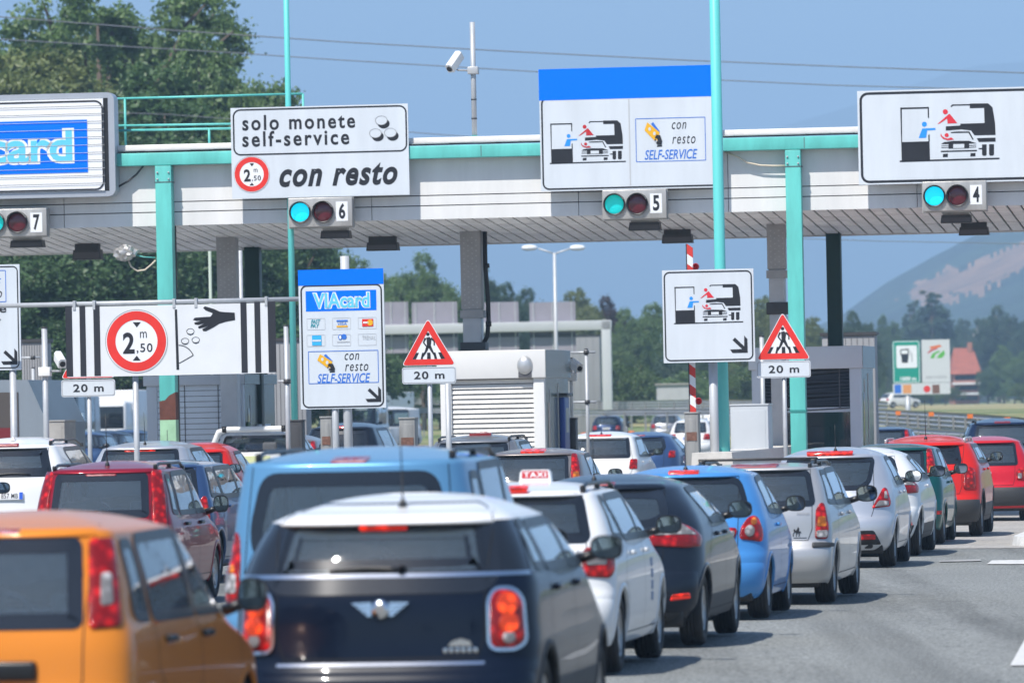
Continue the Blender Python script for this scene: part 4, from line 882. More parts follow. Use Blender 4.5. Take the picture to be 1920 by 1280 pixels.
# ------------------------------------------------------------------ hills
def hill(name, ridge, d0, d1, m, m2=None, poly=None, seed=0, rough=.05, nd=16, du=12):
    rnd = random.Random(seed); vs = []; fs = []; us = [ridge[0][0] + i * (ridge[-1][0] - ridge[0][0]) / ((ridge[-1][0] - ridge[0][0]) // du) for i in range(int((ridge[-1][0] - ridge[0][0]) // du) + 1)]
    for u in us:
        v = lerp_list(ridge, u); zt_ = CAM_Z + (hor(u) - v) / FPX * d1
        for j in range(nd + 3):
            t = j / nd; d = d0 + (d1 - d0) * t; x = (u - 960) / FPX * d
            z = zt_ * (t ** 1.15 if t <= 1 else 1 - (t - 1) * 2)
            z += zt_ * rough * NZ.noise(Vector((x / (d1 * .035), d / (d1 * .06), seed))) * min(1, t * 3) + zt_ * rough * .5 * NZ.noise(Vector((x / (d1 * .012), d / (d1 * .02), seed + 5))) * min(1, t * 3)
            vs.append((x, d, z - 1.0))
    n = nd + 3; fs1 = []; fs2 = []
    for i in range(len(us) - 1):
        for j in range(n - 1):
            f = (i * n + j, (i + 1) * n + j, (i + 1) * n + j + 1, i * n + j + 1); c = [sum(vs[a][k] for a in f) / 4 for k in range(3)]
            u = 960 + FPX * c[0] / c[1]; v = hor(u) - (c[2] - CAM_Z) / c[1] * FPX
            ins = False
            if poly:
                px = u + 20 * NZ.noise(Vector((u / 26, v / 16, 3))) + 14 * NZ.noise(Vector((u / 9, v / 6, 5))); py = v + 16 * NZ.noise(Vector((u / 26, v / 16, 9))) + 12 * NZ.noise(Vector((u / 9, v / 6, 1))); k = len(poly) - 1
                for q in range(len(poly)):
                    if (poly[q][1] > py) != (poly[k][1] > py) and px < (poly[k][0] - poly[q][0]) * (py - poly[q][1]) / (poly[k][1] - poly[q][1]) + poly[q][0]: ins = not ins
                    k = q
            (fs2 if ins else fs1).append(f)
    b = MB(); b.add(vs, fs1, m, True)
    if fs2:
        i = b.mi(m2)
        for f in fs2: b.f.append(f); b.m.append(i); b.sm.append(True)
    o = b.build(name); o['kind'] = 'structure'; return o
FOREST = node_ground('forest_slope', (0.020, 0.036, 0.018), .6, .05, big=.3, bump=0, tsc=.006)
BARE = node_ground('bare_slope', (0.25, 0.145, 0.075), .3, .03, big=.2, bump=0, tsc=.01)
hill('hill', [(1180, 700), (1420, 655), (1582, 583), (1666, 522), (1750, 472), (1851, 422), (1920, 388), (2100, 310), (2600, 250)], 2000, 3400, FOREST, BARE,
     [(1690, 560), (1730, 528), (1780, 506), (1850, 486), (1925, 455), (2100, 420), (2100, 520), (1925, 497), (1880, 530), (1850, 545), (1790, 560), (1715, 563)], 1, .055, nd=60, du=6)
hill('hill', [(1500, 720), (1700, 640), (1800, 610), (1950, 590), (2300, 560)], 1700, 2400, FOREST, None, None, 2, .05)
hill('mountain', [(-900, 600), (-200, 560), (300, 500), (640, 430), (780, 380), (1000, 320), (1150, 290), (1290, 262), (1450, 235), (1600, 195), (1800, 140), (2100, 100), (2600, 140), (3400, 300)], 7000, 10500, FOREST, None, None, 4, .035, nd=24, du=25)

# ------------------------------------------------------------------ guardrails
RAILM = mat('guardrail_steel', (0.46, 0.47, 0.48), .4, .5, var=.1, vs=.4)
def guardrail(lab, pts, zoff=0.0, top=.95, waves=3):
    """steel beam on posts through (u, d) points"""
    t = thing('guardrail', lab, 'guardrail')
    P3 = [Vector(((p[0] - 960) / FPX * p[1], p[1], (CAM_Z + (hor(p[0]) - p[2]) / FPX * p[1] - top) if len(p) > 2 else 0)) for p in pts]; fixed = len(pts[0]) > 2; Q = []
    for a, c in zip(P3, P3[1:]):
        for k in range(12): Q.append(a.lerp(c, k / 12))
    Q.append(P3[-1])
    for q in Q:
        if not fixed: q.z = terr(q.x, q.y) + zoff
    hh = .155 * waves; prof = []
    for k in range(waves * 8 + 1): prof.append((.04 * math.cos(k / 8 * 2 * PI) - .04, top - hh * k / (waves * 8)))
    b = MB(); n = len(prof); vs = []
    for i, q in enumerate(Q):
        d_ = (Q[min(i + 1, len(Q) - 1)] - Q[max(i - 1, 0)]).normalized(); nn = Vector((d_.y, -d_.x, 0))
        if nn.y > 0: nn = -nn
        for o_, z in prof: vs.append(q + nn * (-o_) * -1 + Vector((0, 0, z)))
    b.add(vs, [(i * n + j, (i + 1) * n + j, (i + 1) * n + j + 1, i * n + j + 1) for i in range(len(Q) - 1) for j in range(n - 1)], RAILM, True); b.build('beam', t)
    b = MB(); L = 0
    for a, c in zip(Q, Q[1:]):
        L += (c - a).length
        if L > 4.0: L = 0; b.box(c.x - .05, c.x + .05, c.y + .12, c.y + .22, min(c.z - .3, terr(c.x, c.y) - .2), c.z + top - .12, POSTM)
    p = b.build('post', t); p['kind'] = 'stuff'
    return t, Q
POSTM = mat('rail_post', (.22, .23, .23), .7)
ORNG = mat('orange_reflector', (.80, .20, .03), .4)
t, Q = guardrail('triple wave steel guardrail with orange reflectors on the grassy bank at the right', [(2080, 180, 797), (1920, 203, 783), (1850, 214, 777), (1780, 226, 773), (1700, 242, 769), (1625, 260, 765)], .35, 1.0, 4)
for (u, d, v) in ((1684, 245, 774), (1746, 232, 776), (1819, 219, 780), (1889, 207, 786)):
    b = MB(); p = P(u, v, d - .5); b.box(p.x - .09, p.x + .09, p.y - .02, p.y + .02, p.z - .07, p.z + .07, ORNG); b.build('reflector', t)
guardrail('lower steel guardrail running below the reflector rail at the right', [(2080, 165, 828), (1920, 184, 814), (1800, 200, 806), (1720, 212, 802), (1655, 222, 796)], .15, .78, 3)
guardrail('far steel guardrail crossing behind the booths', [(1660, 290, 752), (1450, 345, 750), (1290, 375, 749), (1130, 400, 752), (980, 420, 748), (800, 430, 744), (640, 436, 742), (400, 440, 742)], .35, 1.0, 3)
guardrail('second far steel guardrail just below the crossing one', [(1500, 322, 768), (1290, 345, 766), (1130, 368, 768), (980, 388, 766), (700, 400, 762)], .1, .8, 2)

# ------------------------------------------------------------------ trees
def leafmat(name, c, k=1.0):
    m = bpy.data.materials.new(name); m.use_nodes = True; t = m.node_tree; t.nodes.remove(t.nodes['Principled BSDF']); out = t.nodes['Material Output']
    tc = t.nodes.new('ShaderNodeTexCoord'); n = t.nodes.new('ShaderNodeTexNoise'); n.inputs['Scale'].default_value = .9; n.inputs['Detail'].default_value = 8; n.inputs['Roughness'].default_value = .8; t.links.new(tc.outputs['Object'], n.inputs[0])
    r = t.nodes.new('ShaderNodeValToRGB'); e = r.color_ramp.elements; e[0].position = .30; e[0].color = (c[0] * .6 * k, c[1] * .62 * k, c[2] * .65 * k, 1); e[1].position = .70; e[1].color = (c[0] * 1.45 * k, c[1] * 1.3 * k, c[2] * 1.15 * k, 1); t.links.new(n.outputs[0], r.inputs[0])
    d = t.nodes.new('ShaderNodeBsdfDiffuse'); tr = t.nodes.new('ShaderNodeBsdfTranslucent'); g = t.nodes.new('ShaderNodeBsdfGlossy'); g.inputs['Roughness'].default_value = .45; g.inputs[0].default_value = (.6, .6, .6, 1)
    a = t.nodes.new('ShaderNodeMixShader'); a.inputs[0].default_value = .40; a2 = t.nodes.new('ShaderNodeMixShader'); a2.inputs[0].default_value = .05
    t.links.new(r.outputs[0], d.inputs[0]); t.links.new(r.outputs[0], tr.inputs[0]); t.links.new(d.outputs[0], a.inputs[1]); t.links.new(tr.outputs[0], a.inputs[2]); t.links.new(a.outputs[0], a2.inputs[1]); t.links.new(g.outputs[0], a2.inputs[2]); t.links.new(a2.outputs[0], out.inputs[0])
    return m
BARK = mat('bark', (.10, .075, .055), .9, var=.3, vs=6)
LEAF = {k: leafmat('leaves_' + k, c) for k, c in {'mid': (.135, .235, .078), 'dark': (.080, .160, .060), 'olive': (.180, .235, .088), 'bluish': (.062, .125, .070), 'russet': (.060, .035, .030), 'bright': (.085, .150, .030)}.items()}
def crown_mesh(seed, lobes, nleaf, ls, conifer=False):
    """leaf faces spread through lobes given in a unit tree: height 1, base at 0"""
    rnd = random.Random(seed); vs = []; fs = []
    tot = sum(r ** 2 for _, r in lobes)
    for (c, r) in lobes:
        c = Vector(c); m = int(nleaf * r ** 2 / tot)
        # small clumps
        k = max(6, m // 90)
        for _ in range(k):
            d = Vector((rnd.gauss(0, 1), rnd.gauss(0, 1), rnd.gauss(0, 1) * .9)).normalized()
            if d.z < -.55 and rnd.random() < .6: d.z = -d.z
            q = c + d * r * (.55 + .5 * rnd.random() ** .6); cr = r * rnd.uniform(.16, .34)
            for _ in range(m // k):
                e = Vector((rnd.gauss(0, 1), rnd.gauss(0, 1), rnd.gauss(0, .8))); p = q + e * cr * .52
                nrm = (d * .7 + Vector((rnd.gauss(0, 1), rnd.gauss(0, 1), rnd.gauss(0, 1) + .4)) * .8).normalized()
                a = nrm.cross(Vector((rnd.gauss(0, 1), rnd.gauss(0, 1), rnd.gauss(0, 1)))).normalized(); bb = nrm.cross(a)
                L = ls * rnd.uniform(.6, 1.3); w = L * rnd.uniform(.4, .7); i = len(vs)
                vs += [p - a * L, p + bb * w + nrm * L * .15, p + a * L, p - bb * w + nrm * L * .15]; fs.append((i, i + 1, i + 2, i + 3))
    return vs, fs
def mesh_of(name, vs, fs, m, smooth=False):
    me = bpy.data.meshes.new(name); me.from_pydata([tuple(v) for v in vs], [], fs); me.materials.append(m); me.update(); return me
def trunk_mesh(seed, lobes, r0=.022):
    rnd = random.Random(seed); b = MB(); top = max(c[2] for c, _ in lobes)
    b.tube([(0, 0, -.03), (.006, 0, .1), (-.004, .006, .3), (.006, 0, top * .6), (0, 0, top)], [r0 * 1.35, r0, r0 * .85, r0 * .55, r0 * .12], BARK, 9)
    for (c, r) in lobes:
        h0 = max(.1, c[2] * .5); b.tube([(0, 0, h0), (c[0] * .4, c[1] * .4, h0 + (c[2] - h0) * .5), (c[0], c[1], c[2]), (c[0] * 1.2, c[1] * 1.2, c[2] + r * .6)], [r0 * .6, r0 * .42, r0 * .25, r0 * .06], BARK, 6)
    me = bpy.data.meshes.new('trunk'); me.from_pydata(b.v, [], b.f); me.materials.append(BARK); me.polygons.foreach_set('use_smooth', b.sm); me.update(); return me
def lobes_round(seed, n=9, w=.30, lo=.32, hi=.82):
    rnd = random.Random(seed); L = [((0, 0, .62), .26)]
    for k in range(n):
        z = rnd.uniform(lo, hi); a = rnd.uniform(0, 2 * PI); rad = w * math.sqrt(max(.05, 1 - ((z - .55) / .5) ** 2)) * rnd.uniform(.55, 1.0)
        L.append(((rad * math.cos(a), rad * math.sin(a), z), rnd.uniform(.11, .19)))
    L.append(((rnd.uniform(-.08, .08), 0, .88), .12)); return L
def lobes_cone(seed):
    rnd = random.Random(seed); L = []
    for k in range(16): z = .10 + .82 * k / 15; w = .22 * (1 - z) + .02; a = rnd.uniform(0, 6.28); L.append(((w * .5 * math.cos(a), w * .5 * math.sin(a), z), w + .03))
    return L
def lobes_sparse(seed):
    rnd = random.Random(seed); L = []
    for k in range(20):
        z = rnd.uniform(.35, .95); a = rnd.uniform(0, 6.28); w = .36 * math.sqrt(max(.05, 1 - ((z - .6) / .42) ** 2)) * rnd.uniform(.5, 1); L.append(((w * math.cos(a), w * math.sin(a), z), rnd.uniform(.055, .10)))
    return L
PROTO = {}
for nm, lf, nl, ls in (("round1", lobes_round(1), 76000, .0088), ("round2", lobes_round(5, 14, .34), 80000, .0088), ("round3", lobes_round(9, 10, .26, .25, .85), 72000, .0088), ('cone', lobes_cone(3), 40000, .0095), ('sparse', lobes_sparse(4), 34000, .0066), ('bush', [((0, 0, .45), .35), ((.4, 0, .4), .3), ((-.4, .1, .38), .3), ((.15, -.25, .6), .25), ((-.2, .2, .65), .25)], 12000, .017)):
    PROTO[nm] = (crown_mesh(hash_seed := len(PROTO) + 11, lf, nl, ls), trunk_mesh(2, lf))
CROWNS = {}
def tree(lab, u, vt, d, proto, leaf, wide=1.0, group=None, name='broadleaf_tree', cat='tree'):
    x = (u - 960) / FPX * d; z0 = terr(x, d); H = CAM_Z + (hor(u) - vt) / FPX * d - z0
    (cv, cf), tm = PROTO[proto]
    if (proto, leaf) not in CROWNS: CROWNS[(proto, leaf)] = mesh_of('crown', cv, cf, LEAF[leaf])
    t = thing(name, lab, cat, (x, d, z0), random.uniform(0, 6.28), group); s = H / .98
    for nm, me in (('crown', CROWNS[(proto, leaf)]), ('trunk', tm)):
        o = bpy.data.objects.new(nm, me); COL.objects.link(o); o.parent = t; o.scale = (s * wide, s * wide, s)
    return t
GW = 'wood of tall trees behind the left booths'
for i, (u, vt, d, pr, lf, w, lab) in enumerate((
    (195, -12, 212, 'sparse', 'mid', .8, 'tallest feathery tree rising above the blue card sign'), (392, 84, 205, 'round2', 'mid', .55, 'round dense tree ending the wood beside the slim mast'),
    (270, 62, 222, 'round1', 'mid', .70, 'dense green tree left of the round one above the handrail'), (150, 40, 240, 'round2', 'mid', .8, 'full green tree behind the feathery one above the card sign'), (60, 95, 238, 'round1', 'mid', .9, 'full green tree behind the pale loose one at the upper left'), (40, 62, 225, 'sparse', 'olive', .9, 'loose pale tree at the upper left corner'),
    (120, 120, 200, 'round3', 'olive', .95, 'olive tree in front of the feathery tree above the card sign'), (5, 150, 196, 'round1', 'olive', .8, 'yellowish crown just above the left end of the card sign'),
    (230, 150, 195, 'round3', 'dark', .9, 'dark crown filling the middle of the wood behind the handrail'), (-90, 90, 215, 'round2', 'mid', .9, 'broad tree at the far left end of the wood'),
    (432, 125, 208, 'round3', 'mid', .42, 'rounded crown forming the right edge of the wood above the coin lane sign'), (330, 190, 190, 'round1', 'dark', .9, 'dark low tree seen between handrail bars'), (445, 190, 196, 'round3', 'mid', .40, 'green crown behind the left part of the coin lane sign'),
    (60, 330, 182, 'round2', 'dark', 1.0, 'dark tree below the canopy left of the foil wrapped camera'), (190, 360, 178, 'round1', 'dark', 1.0, 'dark tree below the canopy behind the height bar tube'),
    (370, 350, 185, 'round3', 'dark', 1.0, 'dark tree seen between rusty post and first grey column'), (500, 400, 200, 'round2', 'dark', .75, 'dark tree behind the slim mast under the canopy'),
    (575, 432, 215, 'round1', 'mid', .62, 'last lower tree of the wood left of the payment sign'), (612, 462, 235, 'round3', 'mid', .55, 'small tree at the right end of the wood by the payment sign'))):
    tree(lab, u, vt, d * 1.48, pr, lf, w * 1.3, GW)
# undergrowth of the wood: bushes between the trunks
for i in range(14):
    u = -60 + i * 47 + random.uniform(-10, 10); tree('low bush between the trunks of the left wood', u, 610 + random.uniform(-30, 30), random.uniform(300, 318) + (20 if i > 12 else 0), 'bush', ('dark', 'dark', 'mid')[i % 3], 1.25, 'bushes below the left wood', 'woodland_bush', 'bush')
GM = 'trees beyond the road behind the booths'
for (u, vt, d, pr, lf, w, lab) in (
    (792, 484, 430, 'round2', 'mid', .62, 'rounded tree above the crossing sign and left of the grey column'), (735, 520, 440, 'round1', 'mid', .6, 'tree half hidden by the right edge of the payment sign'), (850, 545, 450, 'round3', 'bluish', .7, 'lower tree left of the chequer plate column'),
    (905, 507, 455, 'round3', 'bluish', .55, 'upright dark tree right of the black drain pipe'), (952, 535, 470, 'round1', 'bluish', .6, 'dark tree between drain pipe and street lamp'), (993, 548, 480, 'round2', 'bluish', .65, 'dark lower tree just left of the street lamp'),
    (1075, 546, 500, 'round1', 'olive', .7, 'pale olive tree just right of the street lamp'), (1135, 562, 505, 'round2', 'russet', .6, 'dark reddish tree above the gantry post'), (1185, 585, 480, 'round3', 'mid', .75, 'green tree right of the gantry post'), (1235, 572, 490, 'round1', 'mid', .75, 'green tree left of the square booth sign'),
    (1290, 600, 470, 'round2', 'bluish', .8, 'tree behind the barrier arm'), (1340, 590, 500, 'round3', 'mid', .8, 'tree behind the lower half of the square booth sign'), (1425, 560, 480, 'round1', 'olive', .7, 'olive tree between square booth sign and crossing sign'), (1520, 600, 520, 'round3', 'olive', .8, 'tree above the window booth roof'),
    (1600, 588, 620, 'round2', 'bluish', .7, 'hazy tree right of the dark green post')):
    tree(lab, u, vt, d, pr, lf, w, GM)
for i in range(16):
    u = 680 + i * 50 + random.uniform(-12, 12); tree('low bush along the far guardrail', u, 668 + random.uniform(-18, 18), random.uniform(440, 480), 'bush', ('mid', 'bluish', 'bright', 'mid')[i % 4], 1.2, 'bushes along the far guardrail', 'roadside_bush', 'bush')
GR = 'trees around the houses at the right'
for (u, vt, d, pr, lf, w, lab, nm) in (
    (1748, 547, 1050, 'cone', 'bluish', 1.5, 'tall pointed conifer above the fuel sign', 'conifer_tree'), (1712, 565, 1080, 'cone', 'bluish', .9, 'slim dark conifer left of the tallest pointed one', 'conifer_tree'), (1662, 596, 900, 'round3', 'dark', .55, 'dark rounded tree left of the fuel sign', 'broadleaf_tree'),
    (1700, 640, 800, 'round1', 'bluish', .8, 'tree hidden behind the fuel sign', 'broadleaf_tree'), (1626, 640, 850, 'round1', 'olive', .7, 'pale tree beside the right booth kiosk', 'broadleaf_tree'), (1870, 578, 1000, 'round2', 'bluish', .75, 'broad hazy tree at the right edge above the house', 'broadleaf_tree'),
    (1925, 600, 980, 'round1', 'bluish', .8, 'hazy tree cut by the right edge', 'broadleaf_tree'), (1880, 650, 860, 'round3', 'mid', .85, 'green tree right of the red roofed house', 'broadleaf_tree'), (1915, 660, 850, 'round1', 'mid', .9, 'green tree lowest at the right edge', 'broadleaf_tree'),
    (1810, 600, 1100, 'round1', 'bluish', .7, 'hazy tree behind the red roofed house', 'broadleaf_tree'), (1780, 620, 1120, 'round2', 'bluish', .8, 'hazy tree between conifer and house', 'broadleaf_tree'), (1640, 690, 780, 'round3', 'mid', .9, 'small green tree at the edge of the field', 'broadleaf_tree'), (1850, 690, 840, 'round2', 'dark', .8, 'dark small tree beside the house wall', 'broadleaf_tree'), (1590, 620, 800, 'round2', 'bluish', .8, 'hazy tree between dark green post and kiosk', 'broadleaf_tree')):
    tree(lab, u, vt, d, pr, lf, w, GR, nm)
for i in range(12):
    u = 1640 + i * 26
    if 1772 < u < 1850: continue
    tree('low hedge bush at the edge of the straw field', u, 712 + random.uniform(-10, 8), random.uniform(760, 900), 'bush', ('mid', 'dark', 'bright')[i % 3], 1.3, 'hedge bushes at the field edge', 'hedge_bush', 'bush')
# grass tufts on the bank: uncountable
rnd = random.Random(5); vs = []; fs = []
for _ in range(9000):
    u = rnd.uniform(1610, 1960); d = edge_d(u) * rnd.uniform(.87, 1.0); x = (u - 960) / FPX * d; z = terr(x, d); h = rnd.uniform(.12, .5) * (1.5 if rnd.random() < .1 else 1); a = rnd.uniform(0, 6.28); w = .05; i = len(vs)
    vs += [(x - w * math.cos(a), d - w * math.sin(a), z), (x + w * math.cos(a), d + w * math.sin(a), z), (x + rnd.uniform(-.1, .1), d + rnd.uniform(-.1, .1), z + h)]; fs.append((i, i + 1, i + 2))
o = bpy.data.objects.new('grass', mesh_of('grass', vs, fs, LEAF['bright'])); COL.objects.link(o); o['kind'] = 'stuff'; o['label'] = 'rough green grass on the bank below the right guardrail'

# ------------------------------------------------------------------ gantry, lamp, fuel sign, houses, wires
GANT = mat('gantry_grey', (.55, .57, .58), .5, .2, var=.05, vs=1); PBACK = mat('panel_back', (.33, .31, .36), .5, .2, var=.1, vs=1)
p = P(1138, 610, 392.0); f = Frame((p.x, p.y, 0), math.radians(4)); t = thing('sign_gantry', 'pale steel motorway gantry spanning behind the booths with sign backs', 'gantry', f.o, f.psi)
hx = lambda u, v: f.hit(u, v)
b = MB(); x0, z0 = hx(300, 640); x1, z1 = hx(1146, 600); zb_ = hx(1100, 619)[1]; b.box(x0, x1, 0, .5, zb_, hx(1100, 601)[1], GANT, .03); b.build('crossbeam', t)
for (ua, ub) in ((1129, 1147), (300, 318)): b = MB(); xa, xb = hx(ua, 700)[0], hx(ub, 700)[0]; b.box(xa, xb, .0, .5, terr(f.o.x, f.o.y) - .2, hx(1100, 601)[1] + .01, GANT, .03); b.build('gantry_leg', t)
for (ua, ub) in ((700, 764), (771, 856), (899, 971), (992, 1078), (560, 640)):
    b = MB(); xa, xb = hx(ua, 600)[0], hx(ub, 600)[0]; za, zc_ = hx((ua + ub) / 2, 662)[1], hx((ua + ub) / 2, 566)[1]; b.box(xa, xb, .56, .62, za, zc_, PBACK)
    n = 3
    for k in range(n): x = xa + (xb - xa) * (k + .2) / (n - .6); b.box(x - .025, x + .025, .50, .56, za, zc_, GANT)
    b.box(xa, xb, .52, .555, (za + zc_) / 2 - .55, (za + zc_) / 2 - .3, DGREY); b.build('sign_back', t)
p = P(1041, 600, 290.0); t = thing('street_lamp', 'tall double armed street lamp with two white oval heads', 'street lamp', (p.x, p.y, terr(p.x, p.y)))
q = lambda u, v: (P(u, v, 290.0) - Vector(t.location))
b = MB(); b.tube([(0, 0, 0), q(1039.5, 474)], [.11, .06], GANT, 12); b.build('pole', t)
for s_, ue in ((-1, 990), (1, 1084)):
    b = MB(); b.tube([q(1039.5, 476), q(1039.5 + s_ * 14, 471), q(1039.5 + s_ * 30, 466)], .035, GANT, 8); b.build('arm', t)
    c = q(993 if s_ < 0 else 1083, 464.5); b = MB(); b.lathe([(-.36, .001), (-.33, .09), (-.18, .14), (.05, .15), (.25, .12), (.36, .001)], SPURE, (0, 0, 0), 'X', 16); b.v = [(x * .95 + c.x, y + c.y, z * .85 + c.z) for x, y, z in b.v]; b.build('lamp_head', t)
p = P(1640, 600, 320); 
# fuel station sign
ff = own_frame(1728, 690, 420.0); s = Sign('fuel_sign', 'green and white motorway fuel sign with pump symbol and coloured road emblem', ff, 0, cat='sign')
FG = mat('sign_green', (.0, .28, .20), .5)
s.board(1673, 639, 1726, 717, FG, .12, .08); s.board(1727.5, 637, 1782, 716, mat('sign_pale', (.58, .60, .61), .5), 0, .08); s.border(1674, 640, 1725, 716, 1.2, 4, SPURE)
s.frect(1680, 648, 1720, 689, SPURE, 'pump_symbol', 1, .1); s.poly([(1688, 655), (1704, 653), (1704, 665), (1702, 680), (1691, 680), (1690, 668), (1688, 664)], SBLACK, 'pump_symbol', 2); s.frect(1690, 656.5, 1702, 663, SPURE, 'pump_symbol', 3); s.poly([(1706, 656), (1711, 664), (1712, 678), (1709, 679), (1708, 667), (1705, 659)], SFAINT, 'pump_symbol', 2)
s.text('1000 m', 1688, 706, 1718, 713, SPURE, bold=.03)
for k, (pts, m) in enumerate((([(1742, 650), (1762, 646), (1766, 650), (1746, 654)], mat('emblem_orange', (.70, .16, .04), .5)), ([(1739, 661), (1745, 655), (1757, 652), (1758, 654), (1747, 658), (1740, 663)], SCRIM), ([(1744, 671), (1749, 662), (1760, 657), (1763, 659), (1754, 664), (1751, 672)], mat('emblem_green', (.10, .42, .06), .5)), ([(1756, 671), (1761, 664), (1770, 656), (1772, 664), (1766, 671)], mat('emblem_green', (.1, .42, .06))))): s.poly(pts, m, 'road_emblem', 1)
s.text('servizio', 1736, 703, 1775, 709, SGREY); s.board(1674, 719, 1782, 738, mat('sign_pale', (.58, .6, .61)), 0, .08, 'lower_strip')
for (a, c, m) in ((1677, 1690, SBLUE2), (1693, 1709, mat('logo_orange', (.70, .30, .10), .5)), (1748, 1762, mat('logo_brown', (.18, .09, .06), .5))): s.frect(a, 721, c, 737, m, 'service_logo#%d' % len(s.parts), 1)
s.disc(1738, 729, 6.5, SRED, 'service_logo', 1); post(s, 1702, 738, 10, .2); s.done()
# houses
def house(lab, u0, u1, v_eave, v_ridge, d, dep, wall, roof, floors=2, flip=False):
    x0 = (u0 - 960) / FPX * d; x1 = (u1 - 960) / FPX * d; xm = (x0 + x1) / 2; g0 = terr(xm, d); hz_ = lambda v: CAM_Z + (hor(u0) - v) / FPX * d - g0; ze, zr_ = hz_(v_eave), hz_(v_ridge); w = (x1 - x0) / 2
    t = thing('house', lab, 'house', (xm, d, g0), 0)
    b = MB(); b.box(-w, w, 0, dep, -.5, ze, wall); b.build('wall', t)
    b = MB(); o_ = .4
    b.add([(-w - o_, -o_, ze - .1), (w + o_, -o_, ze - .1), (w * .75, dep / 2, zr_), (-w * .75, dep / 2, zr_), (-w - o_, dep + o_, ze - .1), (w + o_, dep + o_, ze - .1)], [(0, 1, 2, 3), (5, 4, 3, 2), (4, 0, 3), (1, 5, 2), (0, 4, 5, 1)], roof); b.build('roof', t)
    b = MB(); b.box(w * .3, w * .3 + .6, dep * .4, dep * .4 + .6, zr_ - 1.5, zr_ + .7, wall); b.build('chimney', t)
    for fl in range(floors):
        for k in (-.55, .0, .55):
            z = ze * (fl + .35) / floors; b = MB(); b.box(k * w - .55, k * w + .55, -.05, .02, z, z + ze / floors * .45, WDARK); b.build('window', t)
    for fl in range(1, floors): z = ze * fl / floors; b = MB(); b.box(-w - .2, w + .2, -1.0, .0, z - .1, z + .12, SPURE); b.build('balcony', t)
    return t
TILE = mat('clay_roof_tiles', (.33, .10, .06), .8, var=.2, vs=1); WLW = mat('pale_plaster', (.62, .56, .47), .8, var=.1, vs=1); WLB = mat('terracotta_plaster', (.36, .16, .11), .8, var=.15, vs=1)
house('tall terracotta house with steep red roof right of the fuel sign', 1786, 1834, 700, 652, 900, 9, WLB, TILE, 3)
house('white house with pale gables above the red roof', 1836, 1884, 628, 600, 1050, 9, WLW, mat('pale_roof', (.50, .42, .36), .8), 2)
house('small pale house peeking out left of the fuel sign', 1650, 1682, 672, 648, 930, 8, WLW, TILE, 2)
house('low pale house half hidden by trees right of the gantry', 1138, 1190, 668, 640, 560, 8, WLW, TILE, 2)
for (u0, u1, v, d, lab) in ((1230, 1291, 722, 405, 'pale grey roadside hut beyond the far guardrail'),):
    x0 = (u0 - 960) / FPX * d; x1 = (u1 - 960) / FPX * d; g0 = terr(x0, d); z = CAM_Z + (hor(u0) - v) / FPX * d; t = thing('roadside_hut', lab, 'hut', ((x0 + x1) / 2, d, g0)); w = (x1 - x0) / 2
    b = MB(); b.box(-w, w, 0, 2.2, -.3, z - g0, mat('hut_grey', (.45, .46, .47), .7, var=.1, vs=2)); b.build('wall', t); b = MB(); b.box(-w - .1, w + .1, -.1, 2.3, z - g0, z - g0 + .1, CONC); b.build('roof', t)
# wires
WIRE = mat('wire_grey', (.15, .16, .18), .6)
for pts, lab, r, d0 in (([(-400, 2), (0, 32), (320, 57), (640, 79), (960, 97), (1280, 113), (1600, 126), (1920, 137), (2400, 148)], 'highest power line crossing the whole sky', .032, 262), ([(-400, 60), (0, 74), (430, 99), (640, 113), (1010, 135), (1560, 160), (1920, 170), (2400, 180)], 'middle power line passing behind the camera mast', .030, 268), ([(-400, 190), (320, 215), (770, 248), (900, 258), (1300, 275), (1700, 285), (2400, 290)], 'lowest power line just above the canopy roof', .024, 275), ([(1000, 425), (1400, 444), (1650, 452), (1920, 457), (2400, 460)], 'power line in front of the hills seen under the canopy', .024, 300)):
    b = MB(); b.tube([P(u, v, d0) for u, v in pts], r * .75, WIRE, 6); o = b.build('power_line'); tag(o, lab, 'cable')
# wood behind the camera, mirrored in the paintwork of the cars
vs, fs = [], []
rnd = random.Random(21)
for k in range(26):
    cv, cf = PROTO[('round1', 'round2', 'round3')[k % 3]][0]; h = rnd.uniform(11, 16); ox, oy = -150 + k * 12 + rnd.uniform(-3, 3), -75 + rnd.uniform(-10, 10); n = len(vs)
    vs += [(v[0] * h * 1.3 + ox, v[1] * h + oy, v[2] * h * 1.05) for v in cv[:4 * 9000]]; fs += [tuple(a + n for a in f) for f in cf[:9000]]
o = bpy.data.objects.new('wood', mesh_of('wood', vs, fs, LEAF['dark'])); COL.objects.link(o); o['kind'] = 'stuff'; o['label'] = 'far wood behind the viewer'
# ------------------------------------------------------------------ vehicles
def pchip(P_):
    xs = [p[0] for p in P_]; ys = [p[1] for p in P_]; n = len(xs); h = [xs[i + 1] - xs[i] for i in range(n - 1)]; dl = [(ys[i + 1] - ys[i]) / h[i] for i in range(n - 1)]; m = [dl[0]] + [0] * (n - 2) + [dl[-1]]
    for i in range(1, n - 1):
        if dl[i - 1] * dl[i] > 0: w1 = 2 * h[i] + h[i - 1]; w2 = h[i] + 2 * h[i - 1]; m[i] = (w1 + w2) / (w1 / dl[i - 1] + w2 / dl[i])
    def f(x):
        if x <= xs[0]: return ys[0]
        if x >= xs[-1]: return ys[-1]
        i = 0
        while x > xs[i + 1]: i += 1
        t = (x - xs[i]) / h[i]
        return (1 + 2 * t) * (1 - t) ** 2 * ys[i] + t * (1 - t) ** 2 * h[i] * m[i] + t * t * (3 - 2 * t) * ys[i + 1] + t * t * (t - 1) * h[i] * m[i + 1]
    return f
